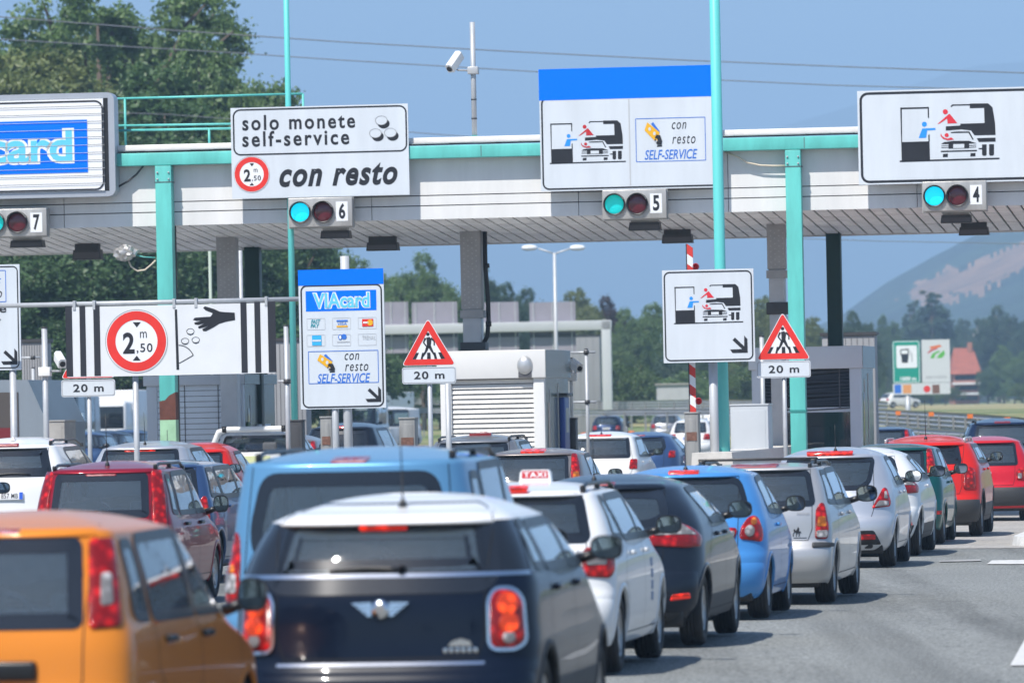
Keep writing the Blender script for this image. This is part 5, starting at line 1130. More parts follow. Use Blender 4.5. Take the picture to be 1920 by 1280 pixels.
class Shell:
    """car skin as a stack of rounded horizontal slices; y runs from the rear bumper forward"""
    def __init__(s, c):
        L, Wd, H, zb, zt, rb, rt = (c[k] for k in ('L', 'W', 'H', 'zb', 'zt', 'rb', 'rt')); s.L, s.H, s.zt, s.W = L, H, zt, Wd
        hood, ws = c.get('hood', .95), c.get('ws', .75); s.rt = rt; s.ft = L - hood - ws; s.ym = rt + (s.ft - rt) * c.get('peak', .62)
        bz = c.get('bz', .62); bd = c.get('bd', .05)
        s.fr_ = pchip([(.18, .16), (.26, .06), (.36, .015), (.48, 0), (bz - .02, .012), (bz + .04, bd), (zb - .12, bd + (rb - bd) * .45), (zb, rb), ((zb + zt) / 2, rb + (rt - rb) * c.get('rc', .42)), (zt, rt)])
        s.ff_ = pchip([(.18, L - .2), (.28, L - .05), (.45, L), (.62, L - .03), (.72, L - .12), (.80, L - .35), (zb - .06, L - hood + .05), (zb + .0, L - hood - .05), (zt, s.ft)])
        s.fw_ = pchip([(.18, .90), (.28, .955), (.5, .995), (.68, 1.0), (.82, .992), (zb - .04, .972), (zb + .02, .945), ((zb + zt) / 2, .945 - (.945 - c.get('tw', .74)) * .40), (zt, c.get('tw', .74))])
        s.n = c.get('n', 2.9); s.br = c.get('br', .42); s.cache = {}; s.dome = c.get('dome', .37); s.zbot = c.get('zbot', .22)
    def sl(s, z):
        k = round(z * 500)
        if k in s.cache: return s.cache[k]
        if z <= s.zt: y0, y1, w = s.fr_(z), s.ff_(z), s.fw_(z) * s.W / 2
        else:
            q = min((z - s.zt) / (s.H - s.zt), .999); y0 = s.ym - (s.ym - s.rt) * (1 - q) ** .5; y1 = s.ym + (s.ft - s.ym) * (1 - q) ** .5; w = s.fw_(s.zt) * s.W / 2 * (1 - q) ** s.dome
        br = min(s.br, (y1 - y0) * .35); bf = min(.6, (y1 - y0) * .35); e = 2 / s.n; A = []
        N = 26; a = 0; last = None
        for i in range(N + 1):
            th = PI / 2 * i / N; p = (w * math.sin(th) ** e, y0 + br * (1 - max(math.cos(th), 0) ** e))
            if last: a += math.hypot(p[0] - last[0], p[1] - last[1])
            A.append((a, p)); last = p
        ac = a
        for i in range(1, 9): p = (w, y0 + br + (y1 - bf - y0 - br) * i / 8); A.append((ac + p[1] - (y0 + br), p))
        a = A[-1][0]; last = p
        for i in range(1, N + 1):
            th = PI / 2 * i / N; p = (w * max(math.cos(th), 0) ** e, y1 - bf * (1 - math.sin(th) ** e)); a += math.hypot(p[0] - last[0], p[1] - last[1]); A.append((a, p)); last = p
        r = (y0, y1, w, br, bf, ac, A[N + 8][0], A[-1][0], A); s.cache[k] = r; return r
    def tp(s, x, y): return x * (1 - .05 * abs((y - s.L * .5) / (s.L * .5)) ** 3)
    def wrap(s, a, z):
        sg = 1 if a >= 0 else -1; A = s.sl(z)[8]; a = min(abs(a), A[-1][0]); lo, hi = 0, len(A) - 1
        while hi - lo > 1:
            m = (lo + hi) // 2
            if A[m][0] <= a: lo = m
            else: hi = m
        t = (a - A[lo][0]) / max(A[hi][0] - A[lo][0], 1e-9); x = A[lo][1][0] + (A[hi][1][0] - A[lo][1][0]) * t; y = A[lo][1][1] + (A[hi][1][1] - A[lo][1][1]) * t
        return Vector((sg * s.tp(x, y), y, z))
    def front(s, a, z): T = s.sl(z)[7]; sg = 1 if a >= 0 else -1; return s.wrap(sg * (T - abs(a)), z)
    def side(s, y, z):
        y0, y1, w, br, bf = s.sl(z)[:5]; n = s.n
        if y < y0 + br: q = min(max((y0 + br - y) / br, 0), 1); x = w * (1 - q ** n) ** (1 / n)
        elif y > y1 - bf: q = min(max((y - y1 + bf) / bf, 0), 1); x = w * (1 - q ** n) ** (1 / n)
        else: x = w
        return Vector((s.tp(x, y), y, z))
    def roof(s, x, y):
        w = s.fw_(s.zt) * s.W / 2; e = (s.ym - s.rt) if y < s.ym else (s.ft - s.ym)
        return s.H - (s.H - s.zt) * min(1, max(((y - s.ym) / e) ** 2, abs(x / w) ** (1 / s.dome)))
    def nrm(s, fn, p, q):
        h = .012; a = fn(p + h, q) - fn(p - h, q); b = fn(p, q + h) - fn(p, q - h); n = a.cross(b)
        if n.length < 1e-9: return Vector((0, -1, 0))
        n.normalize(); c = fn(p, q); r = Vector((c.x, c.y - s.L * .5, (c.z - .7) * .6))
        return n if n.dot(r) > 0 else -n
def inpoly(x, y, P_):
    r = False; k = len(P_) - 1
    for q in range(len(P_)):
        if (P_[q][1] > y) != (P_[k][1] > y) and x < (P_[k][0] - P_[q][0]) * (y - P_[q][1]) / (P_[k][1] - P_[q][1]) + P_[q][0]: r = not r
        k = q
    return r
def dens(P_, st=.05):
    o = []
    for i in range(len(P_)):
        a, b = P_[i], P_[(i + 1) % len(P_)]; L = math.hypot(b[0] - a[0], b[1] - a[1]); n = max(1, int(L / st))
        for k in range(n): o.append((a[0] + (b[0] - a[0]) * k / n, a[1] + (b[1] - a[1]) * k / n))
    return o
def area(P_): return sum(P_[i - 1][0] * P_[i][1] - P_[i][0] * P_[i - 1][1] for i in range(len(P_))) / 2
def outset(P_, d):
    if area(P_) < 0: P_ = P_[::-1]
    o = []; N = len(P_)
    for i in range(N):
        a, b, c = P_[i - 1], P_[i], P_[(i + 1) % N]; e1 = Vector((b[0] - a[0], b[1] - a[1])); e2 = Vector((c[0] - b[0], c[1] - b[1]))
        if e1.length < 1e-9 or e2.length < 1e-9: o.append(b); continue
        e1.normalize(); e2.normalize(); n = Vector((e1.y + e2.y, -e1.x - e2.x)); l = n.length
        if l < 1e-6: o.append(b); continue
        n = n / l; k = d / max(.5, math.sqrt(max(.05, (1 + e1.dot(e2)) / 2))); o.append((b[0] + n.x * k, b[1] + n.y * k))
    return o
def mirror_mb(b):
    c = MB(); c.v = [(-x, y, z) for x, y, z in b.v]; c.f = [tuple(reversed(f)) for f in b.f]; c.m = list(b.m); c.sm = list(b.sm); c.mats = list(b.mats); return c
def patch(sh, fn, P_, off, m, skirt=.02, dome=0.0):
    """a lens or pane that follows the skin inside the outline P_"""
    P_ = dens(P_); n = len(P_); cx = sum(p[0] for p in P_) / n; cy_ = sum(p[1] for p in P_) / n; vs = []; K = [1, .88, .66, .4, .18]
    if skirt:
        for p in P_: q = fn(*p); vs.append(q + sh.nrm(fn, *p) * (off - skirt))
    for k in K:
        for p in P_: a, c = cx + (p[0] - cx) * k, cy_ + (p[1] - cy_) * k; vs.append(fn(a, c) + sh.nrm(fn, a, c) * (off + dome * (1 - k * k)))
    vs.append(fn(cx, cy_) + sh.nrm(fn, cx, cy_) * (off + dome)); R = len(K) + (1 if skirt else 0); fs = []
    for r in range(R - 1):
        for i in range(n): j = (i + 1) % n; fs.append((r * n + i, r * n + j, (r + 1) * n + j, (r + 1) * n + i))
    for i in range(n): fs.append(((R - 1) * n + i, (R - 1) * n + (i + 1) % n, R * n))
    a, c, e = (vs[fs[n * (1 if skirt else 0)][k]] for k in (0, 1, 2)); nn = (c - a).cross(e - a)
    if nn.dot(sh.nrm(fn, *P_[0])) < 0: fs = [tuple(reversed(f)) for f in fs]
    b = MB(); b.add(vs, fs, m, True); return b
def ringp(sh, fn, outer, inner, off, m):
    vs = [fn(*p) + sh.nrm(fn, *p) * off for p in outer] + [fn(*p) + sh.nrm(fn, *p) * off for p in inner]; n = len(outer); fs = [(i, (i + 1) % n, (i + 1) % n + n, i + n) for i in range(n)]
    b = MB(); b.add(vs, fs, m, True); return b
def strip(sh, fn, pts, w, off, m, b=None):
    b = b or MB(); D = [pts[0]]
    for a, c in zip(pts, pts[1:]):
        n = max(1, int(math.hypot(c[0] - a[0], c[1] - a[1]) / .05))
        for k in range(1, n + 1): D.append((a[0] + (c[0] - a[0]) * k / n, a[1] + (c[1] - a[1]) * k / n))
    vs = []
    for i, p in enumerate(D):
        a, c = D[max(i - 1, 0)], D[min(i + 1, len(D) - 1)]; t = Vector((c[0] - a[0], c[1] - a[1])).normalized(); n = Vector((-t.y, t.x)) * w / 2
        for sg in (1, -1): q = (p[0] + n.x * sg, p[1] + n.y * sg); vs.append(fn(*q) + sh.nrm(fn, *q) * off)
    b.add(vs, [(2 * i, 2 * i + 1, 2 * i + 3, 2 * i + 2) for i in range(len(D) - 1)], m, True); return b
BLK = mat('car_black_trim', (.010, .010, .011), .35); GAP = mat('car_seam', (.004, .004, .004), .8); RUB = mat('tyre_rubber', (.016, .016, .017), .75, var=.2, vs=9); RIM = mat('alloy_rim', (.45, .46, .47), .3, .8)
FRIT = mat('window_frit', (.012, .015, .020), .10, coat=.5); CLAD = mat('grey_bumper_plastic', (.035, .036, .038), .6, var=.1, vs=5)
GLS = glass('car_glass', (.86, .94, .95), 1.6, .07); GLD = glass('tinted_car_glass', (.12, .14, .16), 1.4, .02); GLM = glass('dusky_car_glass', (.82, .93, .95), 1.6, .09)
LRED = lens('tail_lens_red', (.66, .010, .010), .04, (1, .02, .01)); LLIT = lens('tail_lens_lit', (.85, .05, .01), .85, (1.0, .09, .01), 120); LAMB = lens('tail_lens_amber', (.85, .24, .02), .15, (1, .3, .02)); LCLR = lens('tail_lens_clear', (.62, .60, .60), 0, None, 200)  # red lens: faint glow painted in for sun shining through it
LBRK = lens('brake_light_lit', (.8, .02, .005), .85, (1.0, .035, .01), 60); LBRO = mat('brake_light_off', (.25, .012, .015), .2, coat=.8)
CHR = mat('chrome', (.75, .76, .78), .12, 1.0); SEATM = mat('seat_fabric', (.085, .090, .10), .9, var=.15, vs=12); MIRG = mat('mirror_glass', (.26, .29, .32), .03, 1.0)
PLATE = mat('plate_white', (.72, .73, .74), .4); PLB = mat('plate_blue', (.02, .10, .55), .4); LETT = mat('plate_letters', (.01, .01, .012), .5)
def paint(name, col, metal=.0, rough=.32, coat=.6): return mat('paint_' + name, col, rough, metal, coat, spec=.10, var=.0, back=(.22, .225, .23))
def hdr(org, L, wd=.46):
    b = MB(); return b
def seat_mb(w, zb, rear):
    b = MB(); h = zb + .10 - .35
    b.box(-w / 2, w / 2, -.06, .08, .40, zb + .04, SEATM, .04)
    for x in ((-w * .3, w * .3) if rear else (0,)):
        b.box(x - .13, x + .13, -.07, .03, zb + .07, zb + .22, SEATM, .035); b.tube([(x - .05, -.02, zb), (x - .05, -.02, zb + .1)], .008, CHR, 6); b.tube([(x + .05, -.02, zb), (x + .05, -.02, zb + .1)], .008, CHR, 6)
    b.box(-w / 2, w / 2, .05, .55, .30, .46, SEATM, .04); return b
def make_car(name, label, c, u, sc, psi=None, dy=0.0, group='cars queuing for the toll booths', cat='car', off=0):
    """c: the design; u: photo column of the middle of the rear; sc: photo pixels per metre there"""
    sh = Shell(c); L, Wd, H, zb, zt = c['L'], c['W'], c['H'], c['zb'], c['zt']; d = FPX / sc; g = ground(u, d); psi = PSI if psi is None else math.radians(psi)
    if d > 200: g.z = terr(g.x, g.y) + .02
    t = thing(name, label, cat, (g.x, g.y, g.z + (.02 if d > 95 else .012 if d > 20 else 0)), psi, group); pm = c['paint']; lod = c.get('lod', 0)
    S_, Wp, Fr = sh.side, sh.wrap, sh.front
    glm = c.get('glass', GLS); rglm = c.get('rglass', glm)
    # outlines of the glass
    rw = fillet(c['rwin'], c.get('rwr', .05)) if c.get('rwin') else None
    rwf = None
    if rw: rw = [(x, z) for x, z in rw]; rwf = rw
    hood, wsl = c.get('hood', .95), c.get('ws', .75)
    yA0 = L - hood - .18 - .15 * 0; ztw = zt - .035; zbw = zb + .035; slope = (wsl) / (zt - zb)
    fy = lambda z: L - hood - .20 - slope * (z - zb) * .93
    yc0, yc1 = c.get('yc', (c['rb'] + .55, c['rt'] + .42)); yB = c.get('yB', L * .50); sw = []
    if not c.get('two_door'):
        sw.append(fillet([(yc0, zbw), (yB - .035, zbw), (yB - .055, ztw), (yc1, ztw - .01)], [.05, .03, .03, c.get('cr', .14)]))
    else: sw.append(fillet([(yc0, zbw + .03), (yB - .035, zbw), (yB - .055, ztw), (yc1, ztw - .03)], [.10, .03, .03, .12]))
    sw.append(fillet([(yB + .035, zbw), (fy(zbw), zbw), (fy(ztw) + .03, ztw), (yB + .015, ztw)], [.03, .04, .34, .03]))
    if c.get('yq'): sw.append(fillet(c['yq'], .04))
    wwz0, wwz1 = zb + .05, zt - .01; aw0, aw1 = Wd * .44, Wd * c.get('tw', .74) * .44
    wsc = fillet([(-aw0, wwz0), (aw0, wwz0), (aw1, wwz1), (-aw1, wwz1)], .08)
    yr, yf, R = c.get('yr', .68), L - c.get('fo', .78), c.get('R', .305)
    # ---- body shell
    dz = .026 if not lod else .06; na, ns, nf = (22, 44, 14) if not lod else (10, 18, 6)
    zs = []; z = sh.zbot
    while z < zt: zs.append(z); z += dz
    zs += [zt + (H - zt) * (1 - (1 - i / 10) ** 2) * .998 for i in range(11)]
    cols = na + ns + nf; vs = []; half = []
    for z in zs:
        y0, y1, w, br, bf, ac, as_, T, A = sh.sl(z); row = []
        for j in range(cols + 1):
            a = ac * j / na if j <= na else (ac + (as_ - ac) * (j - na) / ns if j <= na + ns else as_ + (T - as_) * (j - na - ns) / nf)
            row.append((a, T, Wp(a, z)))
        half.append(row)
    P2 = 2 * cols
    for row in half:
        vs += [r[2] for r in row]; vs += [Vector((-r[2].x, r[2].y, r[2].z)) for r in row[cols - 1:0:-1]]
    keep = []
    mats_ = [pm] + [q[1] for q in c.get('bands', [])]
    fm = []
    for i in range(len(zs) - 1):
        zc_ = (zs[i] + zs[i + 1]) / 2
        for j in range(P2):
            jj = j if j < cols else P2 - 1 - j
            a = (half[i][jj][0] + half[i][jj + 1][0]) / 2; T = half[i][jj][1]; p = (half[i][jj][2] + half[i + 1][jj + 1][2]) / 2
            cut = False
            if rwf and a < Wd * .62 and inpoly(a, zc_, rwf): cut = True
            elif p.x > Wd * .25 and zc_ > zb and any(inpoly(p.y, zc_, q) for q in sw): cut = True
            elif zc_ > zb and T - a < Wd * .6 and inpoly(T - a, zc_, wsc): cut = True
            elif zc_ < .75 and p.x > Wd * .36 and jj > na * .5 and (math.hypot(p.y - yr, zc_ - R) < R * 1.14 or math.hypot(p.y - yf, zc_ - R) < R * 1.14): cut = True
            if cut: continue
            mi = 0
            for k, (fnb, _) in enumerate(c.get('bands', [])):
                if fnb(a, p.y, zc_): mi = k + 1
            keep.append((i * P2 + j, i * P2 + (j + 1) % P2, (i + 1) * P2 + (j + 1) % P2, (i + 1) * P2 + j)); fm.append(mi)
    n0 = (len(zs) - 1) * P2; keep.append(tuple(n0 + j for j in range(P2))); fm.append(len(mats_) - 1 if c.get('roofband') else 0)
    b = MB()
    for k, m in enumerate(mats_):
        fs = [f for f, q in zip(keep, fm) if q == k]
        if k == 0: b.add(vs, fs, m, True)
        elif fs:
            i = b.mi(m)
            for f in fs: b.f.append(f); b.m.append(i); b.sm.append(True)
    b.build('body', t)
    # ---- glass
    fw = c.get('frit', .045)
    if rwf:
        o = patch(sh, Wp, outset(rwf, -.012), .003, rglm, .0).build('rear_window', t)
        P1 = dens(outset(rwf, c.get('frout', .03))); ri = c.get('frin', fw); P2_ = dens(rwf) if False else None
        base = dens(rwf); ringp(sh, Wp, outset(base, c.get('frout', .03)), outset(base, -ri), .006, FRIT).build('window_seal', o)
    for q in sw:
        base = dens(q); gb = patch(sh, S_, outset(base, -.012), .003, glm, .0); rb_ = ringp(sh, S_, outset(base, .034), outset(base, -.022), .006, BLK if c.get('blackpillar', 1) else pm)
        for B_ in (0, 1): o = (mirror_mb(gb) if B_ else gb).build('side_window', t); (mirror_mb(rb_) if B_ else rb_).build('window_frame', o)
    base = dens(wsc); o = patch(sh, Fr, outset(base, -.012), .003, GLS, 0).build('windscreen', t); ringp(sh, Fr, outset(base, .03), outset(base, -.04), .006, FRIT).build('window_seal', o)
    if lod < 2:
        # ---- cabin
        for x in (-.38, .38):
            o = seat_mb(.48, zb, False).build('front_seat', t); o.location = (x, L * .50, c.get('sz', .0)); o.rotation_euler = (.16, 0, 0)
        if c['L'] > 2: o = seat_mb(1.25, zb - .03, True).build('rear_bench', t); o.location = (0, min(L * .27, c['rb'] + .75), c.get('sz', .0)); o.rotation_euler = (.2, 0, 0)
        b = MB(); b.box(-Wd * .42, Wd * .42, L - hood - .75, L - hood - .25, .55, zb + .03, SEATM, .06); b.build('dashboard', t)
        b = MB(); b.lathe([(-.015, .17), (0, .19), (.015, .17), (0, .155), (-.015, .17)], BLK, (0, 0, 0), 'Y', 20); o = b.build('steering_wheel', t); o.location = (-.38, L - hood - .82, zb - .03); o.rotation_euler = (-.4, 0, 0)
        b = MB(); b.box(-Wd * .41, Wd * .41, c['rb'] + .16, c['rb'] + .62, zb - .10, zb - .07, SEATM, .01); b.build('parcel_shelf', t)
        b = MB(); b.box(-.11, .11, L - hood - wsl * .70, L - hood - wsl * .70 + .03, zt - .14, zt - .075, BLK, .012); b.build('rear_view_mirror', t)
    b = MB(); b.box(-Wd * .40, Wd * .40, .22, L - .25, .17, .36, BLK, .03); b.box(-Wd * .33, Wd * .33, .12, .3, .24, .40, BLK, .03); b.tube([(-Wd * .4, yr, R), (Wd * .4, yr, R)], .05, BLK, 10); b.build('underbody', t)
    if c.get('exhaust'): b = MB(); b.tube([(c['exhaust'], .05, .25), (c['exhaust'], .4, .26)], .03, GALV, 10); b.build('exhaust', t)
    # ---- wheels
    tw_ = c.get('tw_', .205)
    for (yy, ss) in ((yr, 1), (yr, -1), (yf, 1), (yf, -1)):
        b = MB(); xo = S_(yy, .5).x - .02; prof = [(-tw_, R * .62), (-tw_, R * .86), (-tw_ + .012, R * .95), (-tw_ + .03, R * .99)]
        for k in range(4): x = -tw_ + .035 + k * (tw_ - .07) / 4; w4 = (tw_ - .07) / 4; prof += [(x, R), (x + w4 * .78, R), (x + w4 * .8, R - .008), (x + w4 * .98, R - .008)]
        prof += [(-.033, R), (-.028, R * .99), (-.010, R * .95), (0, R * .86), (-.006, R * .64), (-.03, R * .62)]
        b.lathe(prof, RUB, (0, 0, 0), 'X', 28 if lod else 40)
        if ss < 0: b = mirror_mb(b)
        o = b.build('wheel', t); o.location = (ss * xo, yy, R)
        b = MB(); b.lathe([(-.02, R * .63), (-.012, R * .60), (-.05, R * .56), (-.09, R * .52)], RIM, (0, 0, 0), 'X', 28); b.lathe([(-.10, R * .54), (-.10, .03)], BLK, (0, 0, 0), 'X', 28); b.lathe([(-.025, .03), (-.02, .045), (-.04, .06), (-.05, .065)], RIM, (0, 0, 0), 'X', 16); b.lathe([(-.02, .001), (-.025, .03)], RIM, (0, 0, 0), 'X', 16)
        for k in range(c.get('spokes', 7)):
            a = 2 * PI * k / c.get('spokes', 7); ca, sa = math.cos(a), math.sin(a); w1, w2 = .028, .02; r1, r2 = .05, R * .58
            b.add([(-.03, r1 * ca - w1 * sa, r1 * sa + w1 * ca), (-.03, r1 * ca + w1 * sa, r1 * sa - w1 * ca), (-.022, r2 * ca + w2 * sa, r2 * sa - w2 * ca), (-.022, r2 * ca - w2 * sa, r2 * sa + w2 * ca), (-.07, r2 * ca - w2 * sa, r2 * sa + w2 * ca), (-.07, r1 * ca - w1 * sa, r1 * sa + w1 * ca), (-.07, r1 * ca + w1 * sa, r1 * sa - w1 * ca), (-.07, r2 * ca + w2 * sa, r2 * sa - w2 * ca)], [(0, 1, 2, 3), (3, 4, 5, 0), (1, 6, 7, 2)], RIM)
        if ss < 0: b = mirror_mb(b)
        b.build('rim', o)
        # arch lip and dark well
        if lod < 2:
            b = MB(); n = 22; ang = [math.radians(-14 + 208 * k / n) for k in range(n + 1)]; R1, R2 = R * 1.11, R * 1.11 + c.get('lip', .035); vs = []
            for a_ in ang:
                for r_, of in ((R1, -.02), (R1, .008), (R2, .006), (R2 + .004, -.006)):
                    y_, z_ = yy + r_ * math.cos(a_), max(R + r_ * math.sin(a_), .19); q = S_(y_, z_); vs.append(q + Vector((of, 0, 0)))
            b.add(vs, [(4 * i + j, 4 * i + j + 1, 4 * i + j + 5, 4 * i + j + 4) for i in range(n) for j in range(3)], c.get('lipm', pm), True)
            w_ = [S_(yy + R * 1.12 * math.cos(a_), max(R + R * 1.12 * math.sin(a_), .19)) for a_ in ang]; b.add([q for p in w_ for q in (p, Vector((p.x - .30, p.y, p.z)))], [(2 * i, 2 * i + 2, 2 * i + 3, 2 * i + 1) for i in range(n)], BLK, True)
            (mirror_mb(b) if ss < 0 else b).build('wheel_arch', t)
    # ---- rear bumper with its step
    if c.get('bumper', 1) and lod < 2:
        z0_, z1_ = c.get('bump', (.30, .60)); A_ = c.get('bumpa', Wd * .5 + .12); mB = c.get('bumpm', pm); b = MB(); na_, nz_ = 40, 8; vs = []
        for j in range(nz_ + 1):
            for i in range(na_ + 1):
                a_ = -A_ + 2 * A_ * i / na_; z_ = z0_ + (z1_ - z0_) * j / nz_; k = max(0.0, math.sin(PI * j / nz_)) ** .5 * max(0.0, min(1, (1 - abs(a_) / A_) * 6)) ** .5
                vs.append(Wp(a_, z_) + sh.nrm(Wp, a_ if abs(a_) > .02 else .02, z_) * (-.006 + .028 * k))
        b.add(vs, [(j * (na_ + 1) + i, j * (na_ + 1) + i + 1, (j + 1) * (na_ + 1) + i + 1, (j + 1) * (na_ + 1) + i) for j in range(nz_) for i in range(na_)], mB, True); o = b.build('rear_bumper', t)
        for q in c.get('reflect', []):
            for k in (1, -1): pb = patch(sh, Wp, fillet([(k * x, z) for x, z in q], .015), .028, LBRK if c.get('reflit') else LRED, .02); pb.build('reflector', o)
        if c.get('diff'):
            for q in c['diff']: patch(sh, Wp, fillet(q, .03), .026, BLK, .02).build('bumper_insert', o)
    # ---- lights
    for q in c.get('lights', []):
        pg, m, of = q[0], q[1], q[2]; dome = q[3] if len(q) > 3 else .008
        for k in (1, -1):
            P_ = [(k * x, z) for x, z in fillet(pg, q[4] if len(q) > 4 else .03)]; o = patch(sh, Wp, P_, of, m, .035, dome).build('tail_light', t)
            for sub in (q[5] if len(q) > 5 else []):
                patch(sh, Wp, [(k * x, z) for x, z in fillet(sub[0], .02)], of + dome + sub[2], sub[1], .008, .004).build('lens', o)
            if c.get('chromelight'): base = dens(P_); ringp(sh, Wp, outset(base, .014), outset(base, -.004), of + .004, CHR).build('chrome_ring', o)
    if c.get('brake'):
        q = c['brake']; x, z0_, z1_ = q[0], q[1], q[2]; fnz = Wp
        patch(sh, fnz, fillet([(-x, z0_), (x, z0_), (x, z1_), (-x, z1_)], .012), q[4] if len(q) > 4 else .014, q[3], .03).build('brake_light', t)
    # ---- spoiler lip over the rear window
    if c.get('lip_', 1) and lod < 2:
        b = MB(); n = 24; hw = Wd * c.get('tw', .74) * .5 * .93; vs = []; ex = c.get('spo', .05)
        for i in range(n + 1):
            a_ = -hw + 2 * hw * i / n; e = 1 - abs(a_ / hw) ** 6; p = Wp(a_, zt - .012); p2 = Wp(a_, zt + (H - zt) * .35)
            vs += [p + Vector((0, .02, -.012)), p + Vector((0, -ex * e, -.004)), p + Vector((0, -ex * e, .010)), p2 + Vector((0, .0, .008)), p2 + Vector((0, .04, -.01))]
        b.add(vs, [(5 * i + j, 5 * i + j + 1, 5 * i + j + 6, 5 * i + j + 5) for i in range(n) for j in range(4)], c.get('roofm', pm), True)
        b.f = [tuple(reversed(f)) for f in b.f]; b.build('roof_spoiler', t)
    # ---- seams, handles, mirrors
    if lod < 2:
        b = MB(); tg = c.get('seam', Wd * .43); z0_ = c.get('seamz', .62); top = zt - .015; tx = Wd * c.get('tw', .74) * .46
        if c.get('tailseam', 1): strip(sh, Wp, [(tg * .93, z0_), (tg, z0_ + .12), (tg, zb - .02), (tx, top)], .007, .0025, GAP, b); strip(sh, Wp, [(-tg * .93, z0_), (-tg, z0_ + .12), (-tg, zb - .02), (-tx, top)], .007, .0025, GAP, b); strip(sh, Wp, [(-tg * .93, z0_), (tg * .93, z0_)], .007, .0025, GAP, b)
        bb = MB(); strip(sh, S_, [(yB, .32), (yB, zbw - .03)], .007, .003, GAP, bb); strip(sh, S_, [(fy(zb) + .12, .32), (fy(zb) + .10, zb - .02)], .007, .003, GAP, bb)
        if not c.get('two_door'): strip(sh, S_, [(yr + R + .08, .32), (yr + R + .06, .55), (yr + R * .55, .72), (yc0 - .04, zbw - .03)], .007, .003, GAP, bb)
        strip(sh, S_, [(yr + R + .08, .30), (yf - R - .06, .30)], .007, .003, GAP, bb)
        for q in (bb, mirror_mb(bb)):
            k = len(b.v); b.v += q.v; i = b.mi(GAP); b.f += [tuple(a_ + k for a_ in f) for f in q.f]; b.m += [i] * len(q.f); b.sm += q.sm
        b.build('panel_gap', t)
        hy = [yB - .16 * 1] if c.get('two_door') else [yc0 + .22, yB + .15]
        for y_ in hy:
            for k in (1, -1):
                p = S_(y_, zb - .09); b = MB(); b.box(-.012, .03, -.10, .10, -.018, .018, c.get('handle', pm), .012); b = b if k > 0 else mirror_mb(b); o = b.build('door_handle', t); o.location = (k * p.x, p.y, p.z)
        ym_ = fy(zb) - c.get('mof', .02)
        for k in (1, -1):
            p = S_(ym_, zb - .06); p.z = zb + .055; b = MB(); Wm, Hm, Dm = c.get('mir', (.105, .072, .09)); vs = []; n, r_ = 20, 7
            for i in range(r_ + 1):
                f_ = math.cos(PI / 2 * i / r_); yy_ = Dm * math.sin(PI / 2 * i / r_)
                for j in range(n): a_ = 2 * PI * j / n; ca, sa = math.cos(a_), math.sin(a_); e = .72; vs.append((Wm * f_ * math.copysign(abs(ca) ** e, ca), yy_, Hm * f_ * math.copysign(abs(sa) ** e, sa)))
            b.add(vs, [(i * n + j, i * n + (j + 1) % n, (i + 1) * n + (j + 1) % n, (i + 1) * n + j) for i in range(r_) for j in range(n)], c.get('mirm', BLK), True)
            b.add([(Wm * .985 * math.copysign(abs(math.cos(2 * PI * j / n)) ** .72, math.cos(2 * PI * j / n)), -.006, Hm * .985 * math.copysign(abs(math.sin(2 * PI * j / n)) ** .72, math.sin(2 * PI * j / n))) for j in range(n)] + [v for v in vs[:n]], [(j, (j + 1) % n, (j + 1) % n + n, j + n) for j in range(n)] + [tuple(range(n))], BLK)
            b.tube([(-Wm * .7, .03, -Hm * .5), (-Wm - .09, .06, -Hm * .9)], [.03, .035], BLK, 8)
            b = b if k > 0 else mirror_mb(b); o = b.build('wing_mirror', t); o.location = (k * (p.x + Wm + .055), p.y, p.z + .035)
            g_ = MB(); g_.add([(Wm * .86 * math.copysign(abs(math.cos(2 * PI * j / n)) ** .72, math.cos(2 * PI * j / n)), -.009, Hm * .84 * math.copysign(abs(math.sin(2 * PI * j / n)) ** .72, math.sin(2 * PI * j / n))) for j in range(n)], [tuple(range(n))], MIRG); (g_ if k > 0 else mirror_mb(g_)).build('mirror_glass', o)
        if c.get('wiper'):
            x0_, x1_, z_ = c['wiper']; b = MB(); P_ = [Wp(x0_ + (x1_ - x0_) * k / 6, z_ + .015 * math.sin(k / 6 * PI)) + Vector((0, -.02, 0)) for k in range(7)]; b.tube(P_, [.016, .014, .012, .011, .010, .008, .006], BLK, 8); p = Wp(x0_, z_); b.lathe([(-.035, .02), (-.02, .028), (0, .03)], BLK, p, 'Y', 14); b.build('rear_wiper', t)
    if c.get('plate'):
        x, z, txt = c['plate'][:3]; p = Wp(x, z); tilt = c.get('ptilt', .12); b = MB(); b.box(-.26, .26, -.012, 0, -.055, .055, PLATE, .004); b.box(.205, .255, -.0135, -.012, -.05, .05, PLB); b.box(-.255, -.205, -.0135, -.012, -.05, .05, PLB)
        vs, fs = text_shape(txt, 0, .01, 1.1); a0, a1 = min(q[0] for q in vs), max(q[0] for q in vs); b0, b1 = min(q[1] for q in vs), max(q[1] for q in vs); b.add([(-.185 + (q[0] - a0) / (a1 - a0) * .37, -.0142, -.036 + (q[1] - b0) / (b1 - b0) * .072) for q in vs], fs, LETT)
        o = b.build('number_plate', t); o.location = (p.x, p.y - .016, p.z); o.rotation_euler = (-tilt, 0, 0)
